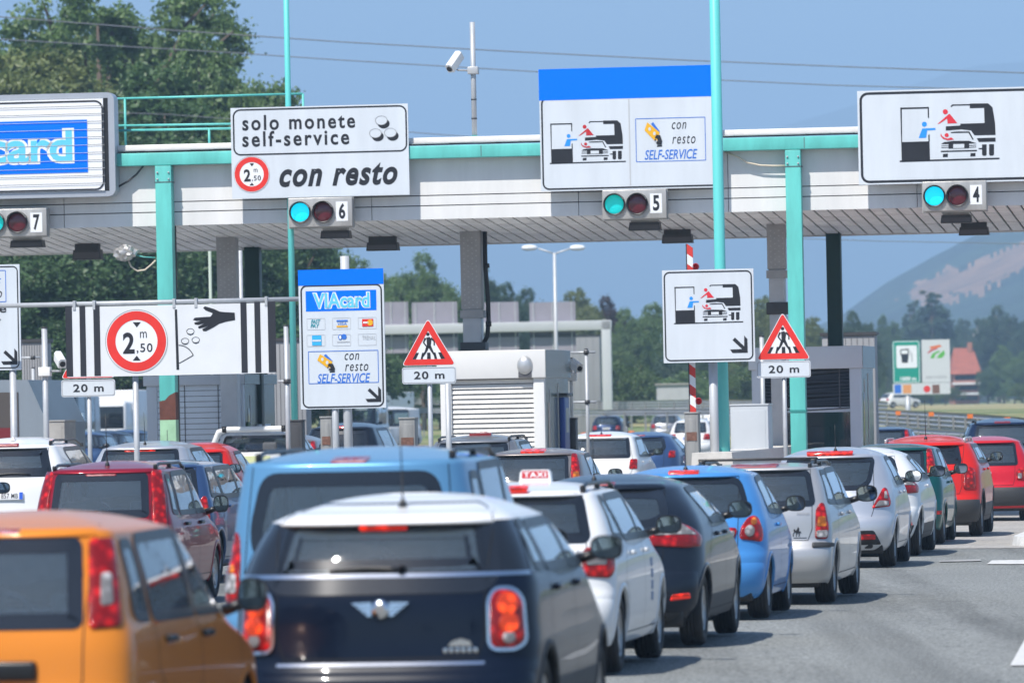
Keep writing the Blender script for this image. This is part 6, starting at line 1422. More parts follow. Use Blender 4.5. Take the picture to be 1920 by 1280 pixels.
    if c.get('rails'):
        m = c.get('railm', BLK); xx = sh.fw_(zt) * Wd / 2 * .86; y0_, y1_ = c['rails']
        for k in (1, -1):
            b = MB(); n = 14; P_ = []
            for i in range(n + 1): q = i / n; y_ = y0_ + (y1_ - y0_) * q; h_ = .055 * min(1, min(q, 1 - q) * 9) - .012; P_.append((k * xx, y_, sh.roof(xx, y_) + h_))
            b.tube(P_, .017, m, 8)
            for q in (.03, .5, .97): y_ = y0_ + (y1_ - y0_) * q; b.box(k * xx - .02, k * xx + .02, y_ - .05, y_ + .05, sh.roof(xx, y_) - .01, sh.roof(xx, y_) + .04, m, .01)
            b.build('roof_rail', t)
        if c.get('xbar'):
            for y_ in c['xbar']:
                z_ = sh.roof(xx, y_) + .075; b = MB(); b.box(-xx - .04, xx + .04, y_ - .03, y_ + .03, z_ - .012, z_ + .018, BLK, .01)
                for k in (1, -1): b.box(k * xx - .035, k * xx + .035, y_ - .04, y_ + .04, z_ - .05, z_, BLK, .01)
                b.build('roof_crossbar', t)
    if c.get('ant'):
        x, y_, l, lean = c['ant']; z_ = sh.roof(x, y_); b = MB(); b.lathe([(0, .028), (.025, .022), (.05, .010)], BLK, (x, y_, z_ - .004), 'Z', 12); b.tube([(x, y_, z_ + .03), (x, y_ - lean * l, z_ + l)], [.0055, .0028], BLK, 6); b.build('antenna', t)
    if c.get('fin'): y_ = c['fin']; z_ = sh.roof(0, y_); b = MB(); b.add([(-.03, y_ - .1, z_ - .005), (.03, y_ - .1, z_ - .005), (.03, y_ + .1, z_ - .005), (-.03, y_ + .1, z_ - .005), (0, y_ - .08, z_ + .06), (0, y_ - .0, z_ + .05)], [(0, 1, 4), (1, 2, 5, 4), (3, 0, 4, 5), (2, 3, 5)], pm); b.build('antenna_fin', t)
    for fn in c.get('extra', []): fn(t, sh)
    return t
# ------------------------------------------------------------------ the cars
def D(base, **k): c = dict(base); c.update(k); return c
def quad(x0, x1, z0, z1, top=None): t_ = top if top is not None else x1; return [(x0, z0), (x1, z0), (t_, z1), (x0, z1)]
def rwin(xb, zb_, xt, zt_): return [(-xb, zb_), (xb, zb_), (xt, zt_), (-xt, zt_)]
P_ORANGE = paint('orange', (0.68, 0.22, 0.02), .1); P_NAVY = paint('navy', (0.004, 0.008, 0.020), .0, .3, .42); P_ROOFW = paint('roof_white', (.78, .78, .77)); P_LBLUE = paint('light_blue', (.12, .30, .50), .3)
P_DRED = paint('dark_red', (.24, .008, .022), .25); P_WHITE = paint('white', (.76, .77, .77)); P_BLACK = paint('blue_black', (.014, .020, .032), .3, .3, .5); P_BLUE = paint('bright_blue', (.07, .28, .64), .2); P_SILVER = paint('silver', (.50, .50, .50), .55, .34); P_SILVER2 = paint('pale_silver', (.56, .58, .62), .55, .34)
P_GREEN = paint('dark_green', (.008, .085, .085), .4); P_RED = paint('red', (.62, .018, .012), .05); P_RED2 = paint('rose_red', (.52, .012, .025), .05); P_DBLUE = paint('dark_blue', (.012, .025, .065), .4); P_MBLUE = paint('mid_blue', (.05, .10, .22), .5); P_GREY = paint('grey', (.22, .23, .25), .5); P_TAUPE = paint('taupe', (.26, .23, .22), .5); P_BURG = paint('burgundy', (.07, .010, .018), .4)

HATCH = dict(L=4.0, W=1.70, H=1.48, zb=.98, zt=1.38, rb=.16, rt=.48, rwin=rwin(.62, 1.0, .55, 1.36))
def light_q(x0, x1, z0, z1): return [(x0, z0), (x1, z0), (x1, z1), (x0, z1)]

# --- small tall hatchback with lights in the rear pillars
def strip_handle(t, sh):
    b = MB(); p = sh.wrap(.0, .735); b.box(-.30, .30, -.035, .03, -.05, .05, BLK, .02); o = b.build('tailgate_handle', t); o.location = p
TALL = D(HATCH, dome=.46, L=3.54, W=1.58, H=1.54, zb=.95, zt=1.43, rb=.10, rt=.27, tw=.80, br=.26, n=3.4, hood=.75, ws=.70, fo=.66, yr=.60, R=.29, rc=.5, peak=.55,
    rwin=rwin(.545, .955, .50, 1.40), frin=.07, frout=.012, yc=(.82, .80), yB=1.72, yq=[(.47, 1.00), (.70, .985), (.70, 1.36), (.52, 1.36)], bz=.60,
    lights=[([(.585, .94), (.765, .95), (.700, 1.40), (.545, 1.40)], LRED, .012, .012, .035, [([(.635, 1.05), (.700, 1.06), (.675, 1.22), (.620, 1.22)], LCLR, .001), ])],
    brake=(.16, 1.425, 1.448, LBRO, .01), wiper=(0, -.42, .985), extra=[strip_handle], seam=.56, seamz=.56, plate=(0, .60, 'DK 482 FT'), spo=.02, bump=(.28, .56), handle=BLK, mir=(.085, .095, .09), cr=.10)
make_car('orange_city_car', 'orange small tall hatchback with red pillar lights, nearest at the lower left', D(TALL, paint=P_ORANGE, glass=GLM), -38, 366, psi=10.4)
make_car('dark_red_city_car', 'dark red tall hatchback with roof rails and bright red pillar lights', D(TALL, paint=P_DRED, glass=GLM, lights=[([(.60, .80), (.765, .80), (.735, 1.1), (.685, 1.43), (.545, 1.43), (.575, 1.1)], LRED, .012, .010, .03)], rails=(.45, 2.15), railm=BLK, ant=(0, .62, .55, .1), brake=(.17, 1.385, 1.405, LBRO, .012), plate=None), 186, 178)

# --- dark hatchback with white roof
def winged_badge(t, sh):
    p = sh.wrap(0.01, .935); b = MB(); b.lathe([(-.03, .001), (-.028, .022), (-.018, .042), (-.012, .046), (0, .048)], CHR, (0, 0, 0), 'Y', 24); b.lathe([(-.032, .001), (-.031, .026)], P_NAVY, (0, 0, 0), 'Y', 24)
    for k in (1, -1):
        for j in range(4): zz = .030 - j * .017; x1 = .145 - j * .022; pts = [(.045, zz - .013), (x1 - .012, zz - .012), (x1, zz), (.045, zz + .002)]; b.prism([(k * x, z) for x, z in (pts if k > 0 else pts[::-1])], -.014, 0, CHR)
    o = b.build('emblem', t); o.location = p + Vector((0, -.006, 0)); o.rotation_euler = (-.1, 0, 0); o.scale = (1.12, 1, 1.2)
    p = sh.wrap(.48, .715); b = MB()
    for k in range(6): b.box(-.10 + k * .034, -.10 + k * .034 + .024, -.012, 0, -.032, -.002, CHR, .004)
    b.prism([(-.075, .006), (.065, .006), (.05, .035), (.0, .05), (-.05, .035)], -.012, 0, CHR); o = b.build('model_badge', t); o.location = p; o.rotation_euler = (0, 0, .18)
    b = strip(sh, sh.wrap, [(-.93, 1.118), (.93, 1.118)], .022, .008, CHR); b.build('chrome_belt', t)
    for k in (1, -1):
        b = MB(); zz = [1.13, 1.2, 1.3, 1.395]; vs = []
        for z in zs_ if False else zz:
            for a in (.62 - (z - 1.13) * .18, .95 - (z - 1.13) * .25): q = sh.wrap(k * a, z); vs.append(q + sh.nrm(sh.wrap, k * a, z) * .008)
        b.add(vs, [(2 * i, 2 * i + 1, 2 * i + 3, 2 * i + 2) for i in range(3)], FRIT, True); b.build('pillar_glass', t)
    b = MB(); p = sh.wrap(.30, .60); b = strip(sh, sh.wrap, [(-.62, .625), (.62, .625)], .018, .006, CHR); b.build('chrome_strip', t)
BRIT = D(HATCH, L=4.10, W=1.79, H=1.565, zb=1.11, zt=1.42, rb=.14, rt=.34, tw=.79, br=.42, n=3.0, hood=1.05, ws=.62, bz=.60, rwin=rwin(.60, 1.135, .535, 1.395), frin=.075, frout=.12, yc=(.98, .92), yB=1.95, cr=.08, yr=.72, R=.33, fo=.74,
    bands=[(lambda a, y, z: z > 1.425, P_ROOFW), (lambda a, y, z: z < .56, CLAD), (lambda a, y, z: 1.13 < z < 1.425, FRIT)], roofband=1, roofm=P_ROOFW, yq=[(.58, 1.155), (.88, 1.15), (.86, 1.385), (.66, 1.385)],
    lights=[([(.645, .70), (.80, .70), (.865, .74), (.845, .975), (.78, 1.03), (.675, 1.03), (.64, .975)], LRED, .016, .020, .06, [(circ(.742, .95, .060, 20), LLIT, .002), (circ(.752, .845, .056, 20), LLIT, .002), (circ(.752, .762, .036, 16), LCLR, .001)])],
    chromelight=1, brake=(.14, 1.372, 1.395, LBRK, .03), wiper=(.13, -.30, 1.15), extra=[winged_badge], tailseam=1, seam=.62, seamz=.66, bump=(.32, .58), lipm=CLAD, mir=(.10, .075, .09), ant=(.05, .75, .45, .12), plate=(0, .40, 'DX 317 LB'), bumpm=P_NAVY, spo=.07, blackpillar=1, spokes=5)
BRIT['bands'] = [(lambda a, y, z: 1.13 < z <= 1.425, FRIT), (lambda a, y, z: z < .50, CLAD), (lambda a, y, z: z > 1.425, P_ROOFW)]
make_car('dark_hatchback', 'dark navy hatchback with white roof, chrome winged emblem and lit round lights', D(BRIT, paint=P_NAVY, glass=GLM), 713, 335)
make_car('red_crossover', 'red crossover with black cladding, silver rails and square red lights behind the green hatchback', D(BRIT, paint=P_RED, rglass=GLD, roofm=P_RED, bands=[(lambda a, y, z: z < .50, CLAD)], roofband=0, bumpm=CLAD, extra=[], frout=.02, rails=(.6, 2.6), railm=ALU, ant=(0, .8, .6, .1), brake=None, chromelight=0,
    lights=[([(.64, .72), (.84, .74), (.84, 1.02), (.78, 1.06), (.65, 1.06)], LRED, .016, .02, .05, [([(.70, .80), (.79, .80), (.78, .97), (.70, .97)], LRED, .004)])]), 1733, 122)

# --- light blue van-like car
VANL = D(HATCH, L=4.30, W=1.79, H=1.80, zb=1.03, zt=1.70, rb=.06, rt=.17, tw=.84, br=.36, n=3.0, hood=.95, ws=.85, rc=.45, bz=.70, fo=.8, R=.31,
    rwin=[(-.52, 1.03), (.52, 1.03), (.665, 1.12), (.685, 1.28), (.60, 1.63), (-.60, 1.63), (-.685, 1.28), (-.665, 1.12)], rwr=.12, frin=.08, frout=.014, yc=(1.0, .95), yB=1.95, yq=[(.48, 1.1), (.86, 1.08), (.84, 1.60), (.56, 1.60)], cr=.06,
    lights=[([(.80, .75), (.90, .74), (.98, .95), (.94, 1.10), (.85, 1.27), (.80, 1.22), (.775, 1.0)], LRED, .012, .012, .04, [([(.80, .86), (.905, .86), (.905, .985), (.80, .985)], LCLR, .001), ([(.815, .99), (.88, .99), (.87, 1.04), (.82, 1.04)], LAMB, .001)])],
    brake=(.125, 1.70, 1.73, LBRO, .014), lip_=0, rails=(.45, 2.6), seam=.74, seamz=.60, wiper=None, plate=(0, .72, 'ES 905 KV'))
make_car('light_blue_people_carrier', 'light blue tall people carrier with large rounded rear window and roof rails', D(VANL, paint=P_LBLUE, glass=GLM, ant=None), 655, 287)

# --- white estate taxi
def taxi_bits(t, sh):
    p = sh.wrap(.56, .945); 
    vs, fs = text_shape('FABIA', 0, .02, 1.2); a0, a1 = min(q[0] for q in vs), max(q[0] for q in vs); b0, b1 = min(q[1] for q in vs), max(q[1] for q in vs); b = MB()
    b.add([(.42 + (q[0] - a0) / (a1 - a0) * .20, 0, .925 + (q[1] - b0) / (b1 - b0) * .035) for q in vs], fs, SGREY); b.v = [tuple(sh.wrap(x, z) + Vector((0, -.012, 0))) for x, _, z in b.v]; b.build('model_badge', t)
    patch(sh, sh.wrap, fillet(quad(.44, .62, .81, .875), .01), .004, mat('sticker_yellow', (.70, .52, .04), .5), .003).build('sticker', t); patch(sh, sh.wrap, fillet(quad(.30, .43, .80, .87), .01), .004, mat('sticker_pale', (.66, .64, .40), .5), .003).build('sticker', t)
    patch(sh, sh.side, fillet(quad(.62, .82, .99, 1.06), .01), .004, mat('sticker_brown', (.32, .22, .08), .5), .003).build('sticker', t)
    b = MB(); S2 = sh.side
    for k, ch in enumerate('TAXI'): patch(sh, S2, fillet(quad(2.55, 2.67, .50 + k * .09, .57 + k * .09), .01), .004, mat('door_print', (.22, .28, .42), .5), .003).build('door_print', t)
c_fab = D(HATCH, L=4.26, W=1.73, H=1.47, zb=1.0, zt=1.385, rb=.12, rt=.36, tw=.76, br=.34, n=3.2, rwin=rwin(.665, 1.04, .585, 1.355), frin=.05, yc=(1.12, .90), yB=2.1, yq=[(.60, 1.06), (1.0, 1.04), (.84, 1.335), (.70, 1.335)], hood=1.0, ws=.75,
    lights=[([(.625, .76), (.86, .74), (.93, .80), (.93, .95), (.64, .975)], LRED, .014, .012, .035, [([(.66, .84), (.82, .84), (.82, .885), (.66, .885)], LCLR, .001)])], brake=(.16, 1.383, 1.402, LBRK, .055), rails=(.5, 2.5), seam=.66, seamz=.58, extra=[taxi_bits], plate=(0, .80, 'FA 276 JW'), R=.31, mir=(.105, .075, .09), wiper=(0, -.4, 1.06), mirm=BLK)
tx = make_car('taxi', 'white estate taxi with roof sign and yellow rear sticker ahead of the light blue carrier', D(c_fab, paint=P_WHITE, ant=None), 946, 246)
# taxi sign carried on the roof
_s = Shell(c_fab); b = MB(); zz = _s.roof(0, 1.75); t = tx
b.prism([(-.145, 0), (.145, 0), (.135, .085), (.115, .11), (-.115, .11), (-.135, .085)], 1.72, 1.84, P_WHITE, False)
b.add([(-.12, 1.7165, .035), (.12, 1.7165, .035), (.115, 1.7165, .10), (-.115, 1.7165, .10)], [(0, 1, 2, 3)], mat('taxi_red', (.50, .02, .03), .4))
vs, fs = text_shape('TAXI', 0, .03, 1.2); a0, a1 = min(q[0] for q in vs), max(q[0] for q in vs); b0, b1 = min(q[1] for q in vs), max(q[1] for q in vs); b.add([(-.10 + (q[0] - a0) / (a1 - a0) * .20, 1.714, .045 + (q[1] - b0) / (b1 - b0) * .045) for q in vs], fs, SPURE)
o = b.build('roof_sign', t); o.location = (0.05, .2, zz - .004); o.scale = (.88, .88, .88)

# --- black rounded hatchback and its white twin
def lower_black(zz): return [(lambda a, y, z: z < zz, CLAD)]
MEG = D(HATCH, L=4.30, W=1.81, H=1.47, zb=1.03, zt=1.36, rb=.20, rt=.62, tw=.70, br=.55, n=2.5, hood=1.05, ws=.85, rc=.4, rwin=[(-.50, 1.02), (0, .985), (.50, 1.02), (.635, 1.10), (.56, 1.325), (0, 1.345), (-.56, 1.325), (-.635, 1.10)], rwr=.08, frin=.07, frout=.012, yc=(1.42, 1.15), yB=2.2, cr=.2,
    lights=[([(.44, .87), (.80, .845), (1.02, .85), (1.05, .93), (.90, 1.0), (.72, 1.06), (.60, 1.065), (.50, .99)], LRED, .012, .014, .03, [([(.50, .945), (.93, .945), (.72, 1.052), (.60, 1.056)], LCLR, .001)])],
    reflect=[[(.66, .405), (.86, .42), (.85, .465), (.68, .455)]], reflit=1, bumpm=None, bump=(.28, .66), seam=.60, seamz=.66, brake=(.11, 1.372, 1.39, LBRO, .02), plate=(0, .88, 'DS 648 NP'), R=.32, mir=(.11, .078, .09))
make_car('black_hatchback', 'glossy blue black hatchback with pale wedge shaped lights ahead of the taxi', D(MEG, paint=P_BLACK, bumpm=P_BLACK, bands=lower_black(.44), ant=(-.1, .95, .38, .15)), 1118, 221)
make_car('white_coupe', 'white rounded hatchback with black lower bumper between silver and green hatchbacks', D(MEG, paint=P_WHITE, bumpm=P_WHITE, bands=lower_black(.42), two_door=1, yB=1.95, bump=(.40, .68), zb=1.02), 1600, 139)

# --- bright blue small hatchback
TWG = D(HATCH, L=3.62, W=1.66, H=1.475, zb=.98, zt=1.385, rb=.16, rt=.44, tw=.75, br=.46, n=2.6, hood=.75, ws=.85, two_door=1, yB=1.62, yc=(.95, .95), rwin=[(-.52, .985), (.52, .985), (.68, 1.08), (.585, 1.35), (-.585, 1.35), (-.68, 1.08)], rwr=.10, frin=.05, frout=.012,
    lights=[([(.585, .775), (.86, .74), (.87, .85), (.79, .985), (.69, .99), (.61, .90)], LRED, .014, .014, .05, [(circ(.69, .845, .052, 18), LCLR, .001), (circ(.735, .93, .034, 16), LAMB, .001)]), ([(.43, .78), (.545, .775), (.57, .88), (.46, .885)], LRED, .012, .010, .04, [([(.46, .79), (.535, .79), (.54, .85), (.475, .85)], LCLR, .001)])],
    brake=(.15, 1.392, 1.412, LBRK, .03), ant=(.0, .72, .36, .05), seam=.575, seamz=.60, plate=(0, .66, 'ET 519 RM'), R=.29, mir=(.10, .08, .09), bump=(.27, .56), exhaust=-.4)
make_car('blue_small_car', 'bright blue small rounded hatchback with amber and white teardrop lights', D(TWG, paint=P_BLUE), 1277, 196)

# --- silver estate with roof bars
def estate_bits(t, sh):
    vs, fs = text_shape('FOCUS', 0, .02, 1.2); a0, a1 = min(q[0] for q in vs), max(q[0] for q in vs); b0, b1 = min(q[1] for q in vs), max(q[1] for q in vs); b = MB()
    b.add([(.50 + (q[0] - a0) / (a1 - a0) * .13, 0, .925 + (q[1] - b0) / (b1 - b0) * .022) for q in vs], fs, SGREY); b.v = [tuple(sh.wrap(x, z) + Vector((0, -.01, 0))) for x, _, z in b.v]; b.build('model_badge', t)
    hs = [(0, 0), (3, 2), (2, 8), (5, 12), (9, 13), (11, 9), (9, 2), (12, 0), (13, 2), (12, 4), (15, 10), (19, 12), (20, 6), (18, 2), (21, 0), (23, 3), (23, 10), (26, 12), (29, 10), (28, 14), (24, 17), (22, 16), (21, 20), (22, 24), (20, 27), (18, 30), (16, 28), (16, 25), (13, 22), (11, 18), (8, 20), (6, 24), (3, 22), (1, 19), (2, 18), (4, 17), (3, 13), (0, 9), (-1, 4)]
    b = MB(); pts = [(.455 + x * .0031, .70 + z * .0034) for x, z in hs]; b.add([tuple(sh.wrap(x, z) + Vector((0, -.006, 0))) for x, z in pts], [tuple(range(len(pts)))], SBLACK); b.build('horse_sticker', t)
    patch(sh, sh.wrap, quad(.46, .60, .682, .690), .004, SBLACK, .003).build('sticker_line', t)
    for k in (1, -1): patch(sh, sh.wrap, fillet([(k * x, z) for x, z in quad(.66, .98, .590, .625)], .01), .028, CLAD, .02).build('bumper_strip', t)
EST = D(HATCH, L=4.45, W=1.70, H=1.45, zb=1.0, zt=1.40, rb=.10, rt=.32, tw=.80, br=.26, n=3.4, hood=1.05, ws=.8, rwin=rwin(.69, 1.02, .61, 1.37), rwr=.07, frin=.05, frout=.012, yc=(1.15, 1.0), yB=2.2, yq=[(.42, 1.06), (1.05, 1.04), (.92, 1.345), (.56, 1.345)],
    lights=[([(.69, .675), (.83, .67), (.85, .80), (.80, 1.03), (.755, 1.045), (.70, .98)], LRED, .012, .012, .03, [([(.705, .685), (.82, .685), (.825, .76), (.705, .76)], LCLR, .001), ([(.71, .80), (.81, .80), (.80, .90), (.72, .90)], LAMB, .0005)])], brake=(.25, 1.408, 1.432, LBRO, .02), rails=(.45, 3.0), xbar=(1.0,), seam=.66, seamz=.66, bump=(.28, .635), bumpm=None, extra=[estate_bits], plate=(0, .80, 'BX 734 HD'), wiper=(0, -.35, 1.045), R=.30, mir=(.115, .09, .09), exhaust=-.45)
make_car('silver_estate', 'silver estate car with black roof bars and small horse sticker on its tailgate', D(EST, paint=P_SILVER, bumpm=P_SILVER), 1410, 182)

# --- pale silver small hatchback
YPS = D(HATCH, L=3.84, W=1.67, H=1.52, zb=1.02, zt=1.40, rb=.20, rt=.46, tw=.76, br=.50, n=2.5, hood=.85, ws=.85, rwin=[(-.42, .985), (.42, .985), (.54, 1.06), (.61, 1.37), (-.61, 1.37), (-.54, 1.06)], rwr=.06, frin=.05, frout=.012, yc=(1.2, 1.0), yB=1.9, cr=.2,
    lights=[([(.575, .745), (.86, .765), (.88, .82), (.80, .99), (.735, 1.0)], LRED, .012, .012, .03, [([(.61, .76), (.82, .775), (.81, .83), (.67, .84)], LCLR, .001), ([(.74, .86), (.80, .86), (.78, .95), (.75, .95)], LCLR, .001)])], brake=(.30, 1.402, 1.425, LBRK, .05), ant=(.05, .8, .35, .05), seam=.60, seamz=.60, plate=(-.08, .88, 'EN 163 SA'), reflect=[[(.30, .36), (.62, .36), (.62, .42), (.30, .43)]], diff=[[(-.70, .30), (.70, .30), (.60, .47), (-.60, .47)]], R=.295, bump=(.30, .66), mir=(.11, .078, .09))
make_car('pale_silver_hatchback', 'pale silver rounded hatchback with slanted red and clear lights after a gap', D(YPS, paint=P_SILVER2, bumpm=P_SILVER2), 1554, 149)

# --- dark green hatchback with tall lights
PUN = D(HATCH, L=3.80, W=1.64, H=1.47, zb=.98, zt=1.39, rb=.14, rt=.42, tw=.80, br=.30, n=3.0, hood=.85, ws=.8, rwin=rwin(.56, .99, .52, 1.36), frin=.04, frout=.012, yc=(1.2, 1.05), yB=1.85, lights=[([(.60, 1.03), (.74, 1.03), (.72, 1.25), (.665, 1.385), (.575, 1.385)], LRED, .012, .012, .03, [([(.625, 1.04), (.715, 1.04), (.71, 1.13), (.62, 1.13)], LAMB, .001)])], reflect=[[(.62, .44), (.84, .44), (.84, .49), (.62, .49)]], seam=.56, seamz=.6, plate=(0, .70, 'CF 295 GE'), R=.29, brake=None, ant=None, mir=(.105, .08, .09))
make_car('dark_green_hatchback', 'dark green hatchback with tall red pillar lights ahead of the white rounded one', D(PUN, paint=P_GREEN, bumpm=P_GREEN), 1665, 129)
# --- red small car in the far right lane
MTZ = D(HATCH, L=3.60, W=1.54, H=1.47, zb=.96, zt=1.37, rb=.14, rt=.36, tw=.74, br=.34, n=2.8, hood=.75, ws=.8, rwin=rwin(.55, .97, .50, 1.34), frin=.04, frout=.012, yc=(1.1, .95), yB=1.75, lights=[([(.52, .71), (.74, .70), (.80, .78), (.76, .90), (.60, .92), (.52, .86)], LRED, .014, .012, .05, [([(.55, .73), (.62, .73), (.62, .82), (.55, .82)], LCLR, .001), ([(.65, .76), (.74, .76), (.73, .84), (.65, .84)], LAMB, .001)])], brake=None, seam=.50, seamz=.62, plate=(-.2, .80, 'CZ 871 BN'), bump=(.24, .60), bumpm=CLAD, R=.27, exhaust=-.2, wiper=(0, -.35, .99))
make_car('red_small_car', 'small red hatchback with grey bumper in the far right lane', D(MTZ, paint=P_RED2), 1853, 108, psi=5)
make_car('red_pillar_car', 'red car mostly hidden between the red crossover and small red hatchback', D(PUN, paint=P_RED, bumpm=P_RED, H=1.45), 1752, 108)
SUV = D(HATCH, L=4.5, W=1.85, H=1.70, zb=1.08, zt=1.58, rb=.14, rt=.40, tw=.74, br=.34, n=3.0, hood=1.1, ws=.8, rwin=rwin(.66, 1.10, .58, 1.55), frin=.06, frout=.012, yc=(1.15, .95), yB=2.2, lights=[([(.68, .90), (.92, .88), (.95, 1.0), (.90, 1.08), (.70, 1.08)], LRED, .012, .012, .03)], brake=(.18, 1.585, 1.61, LBRO, .03), seam=.66, seamz=.7, R=.34, rails=(.5, 2.8), plate=(0, .85, 'EP 440 CA'))
make_car('dark_blue_offroader', 'dark blue offroader at the right edge behind the small red hatchback', D(SUV, paint=P_DBLUE, rglass=GLM, railm=BLK), 1884, 86, psi=2)
make_car('dark_blue_saloon', 'dark blue car roof showing just right of the far right booth', D(PUN, paint=P_DBLUE, bumpm=P_DBLUE), 1654, 76)

# --- the left lanes
def fin_bits(t, sh): pass
make_car('white_offroader', 'white offroader with roof rails and number plate at the left edge', D(SUV, paint=P_WHITE, H=1.74, zt=1.60, zb=1.18, rb=.12, rt=.36, plate=(.05, .93, 'EW 857 MB'), rwin=rwin(.72, 1.20, .60, 1.585), frin=.11, rails=(.6, 3.0), fin=1.0, wiper=(-.1, .42, 1.225), glass=GLM, brake=(.2, 1.59, 1.61, LBRO, .05)), 4, 135)
make_car('silver_hatchback', 'silver hatchback with white bright roof edge behind the dark red car', D(SUV, H=1.60, zt=1.49, zb=1.04, W=1.78, paint=P_SILVER2, rails=None, ant=(0, .8, .5, .1), rwin=rwin(.68, 1.06, .60, 1.46), brake=(.25, 1.44, 1.46, LBRK, .012), hood=1.0, ws=1.0), 258, 122)
make_car('red_hatchback', 'red hatchback roof corner between the silver hatchback and white pickup', D(MTZ, paint=P_RED, H=1.52), 358, 112)
make_car('mid_blue_hatchback', 'dark blue estate beside the dark red tall hatchback', D(EST, paint=P_MBLUE, bumpm=P_MBLUE, rails=None, xbar=None, extra=[], H=1.47, plate=None), 268, 158)
def pick(t, sh):
    b = MB(); P_ = [(-.80, 1.75, 1.05), (-.76, 1.70, 1.45), (-.66, 1.66, 1.66), (-.5, 1.64, 1.70), (.5, 1.64, 1.70), (.66, 1.66, 1.66), (.76, 1.70, 1.45), (.80, 1.75, 1.05)]; b.tube(P_, .055, P_WHITE, 12)
    for x in (-.55, .55): b.tube([(x - .04, 1.64, 1.70), (x + .04, 1.64, 1.70)], .062, BLK, 12)
    b.build('roll_bar', t); b = MB(); b.box(-.78, .78, .06, .12, .75, 1.29, P_WHITE, .02); b.box(-.55, .55, .045, .06, 1.08, 1.22, mat('sticker_lime', (.62, .66, .35), .5)); b.build('tailgate', t)
    b = MB(); b.box(-.80, .80, .10, 1.75, .95, 1.27, P_WHITE, .02); b.build('load_cover', t)
PICK = D(SUV, L=5.1, W=1.75, H=1.72, zb=1.25, zt=1.60, rb=1.78, rt=1.92, bz=1.05, bd=.10, rc=.5, br=.25, tw=.76, rwin=rwin(.66, 1.29, .60, 1.57), frin=.04, frout=.012, yc=(2.5, 2.35), yB=2.95, rails=None, brake=None, lip_=0, tailseam=0, lights=[([(.72, .80), (.86, .80), (.86, 1.05), (.72, 1.05)], LRED, .01, .01, .02)], extra=[pick], plate=None, R=.36, yr=1.1, bumper=0)
make_car('white_pickup', 'white pickup with thick white roll bar in front of the pale blind booth', D(PICK, paint=P_WHITE, sz=.05), 452, 104, cat='pickup')
make_car('burgundy_car', 'burgundy car cut by the left edge, showing only mirror and wing', D(SUV, paint=P_BURG, H=1.55, zb=1.08, zt=1.43, rails=None), -254, 160)
make_car('taupe_saloon', 'pinkish grey car roof right of the white pickup', D(PUN, paint=P_TAUPE, bumpm=P_TAUPE, H=1.53), 528, 92)
make_car('black_offroader', 'black offroader with red edged roof behind the payment sign legs', D(SUV, paint=P_BLACK, H=1.74, zt=1.62, brake=(.25, 1.60, 1.625, LBRK, .05), rails=None, rglass=GLD), 634, 88, psi=9)
make_car('grey_hatchback', 'grey hatchback with black roof rails right of the light blue carrier', D(SUV, H=1.60, zt=1.49, zb=1.03, W=1.77, paint=P_GREY, rwin=rwin(.64, 1.05, .56, 1.46)), 884, 118)
make_car('taupe_hatchback', 'taupe hatchback with red pillar lights behind the taxi sign', D(PUN, paint=P_TAUPE, bumpm=P_TAUPE, brake=(.17, 1.40, 1.44, LBRK, .03)), 993, 135)
make_car('white_hatchback', 'white hatchback with lit brake bar right of the white booth', D(HATCH, paint=P_WHITE, W=1.70, H=1.52, zt=1.40, zb=.98, rt=.40, tw=.80, brake=(.24, 1.412, 1.437, LBRK, .03), lights=[([(.66, .75), (.85, .75), (.85, .95), (.68, .95)], LRED, .01)], rwin=rwin(.66, 1.0, .60, 1.375), br=.3, n=3.2, ant=(0, .8, .2, .1)), 1122, 92)
make_car('slate_hatchback', 'slate blue hatchback half hidden by the white one near the barrier post', D(MEG, paint=P_MBLUE, bumpm=P_MBLUE, lights=[([(.70, .9), (.9, .9), (.9, 1.05), (.72, 1.05)], LRED, .01)]), 1196, 86)
# --- traffic beyond the booths
FAR = 'traffic beyond the toll booths'
LOWL = [([(.52, .72), (.80, .72), (.80, .92), (.56, .94)], LRED, .02, .015, .03)]
FARC = D(HATCH, lights=LOWL, brake=None, plate=(0, .78, 'FB 100 AA'), lod=1)
make_car('distant_dark_car', 'distant dark blue hatchback left of the white curved kerb', D(FARC, paint=P_DBLUE, H=1.5, bumpm=P_DBLUE), 1137, 35, 7, group=FAR)
make_car('distant_grey_car', 'distant dark grey hatchback beside the barrier post', D(FARC, paint=P_GREY, bumpm=P_GREY), 1246, 34, 7, group=FAR)
make_car('distant_white_car', 'distant white car with dark rear window and red lights behind the barrier post', D(FARC, paint=P_WHITE, bumpm=P_WHITE, H=1.52), 1294, 50, 7, group=FAR)
make_car('distant_white_car', 'distant white car left of the thick mast above the barrier post', D(FARC, paint=P_WHITE, bumpm=P_WHITE), 1318, 33, 20, group=FAR)
make_car('distant_red_white_car', 'distant white car at the field edge right of the far right booth kiosk', D(FARC, paint=P_WHITE, bumpm=P_WHITE), 1655, 20, 60, group=FAR)
VANF = D(FARC, L=5.2, W=2.0, H=2.5, zb=1.25, zt=2.35, rb=.05, rt=.12, tw=.92, br=.2, n=4, hood=.7, ws=.55, rwin=rwin(.8, 1.35, .75, 2.1), yc=(1.2, 1.2), yB=2.6, R=.34, lights=[([(.85, .8), (.97, .8), (.97, 1.2), (.85, 1.2)], LRED, .01)])
make_car('white_van', 'distant white van with dark windscreen right of the payment sign', D(VANF, paint=P_WHITE), 695, 40, 187, group=FAR, cat='van')
make_car('white_van', 'distant white minibus with side windows between payment sign and barrier post', D(VANF, paint=P_WHITE, H=2.1, zt=1.95, zb=1.1, rwin=rwin(.8, 1.2, .75, 1.8)), 765, 38, 215, group=FAR, cat='van')
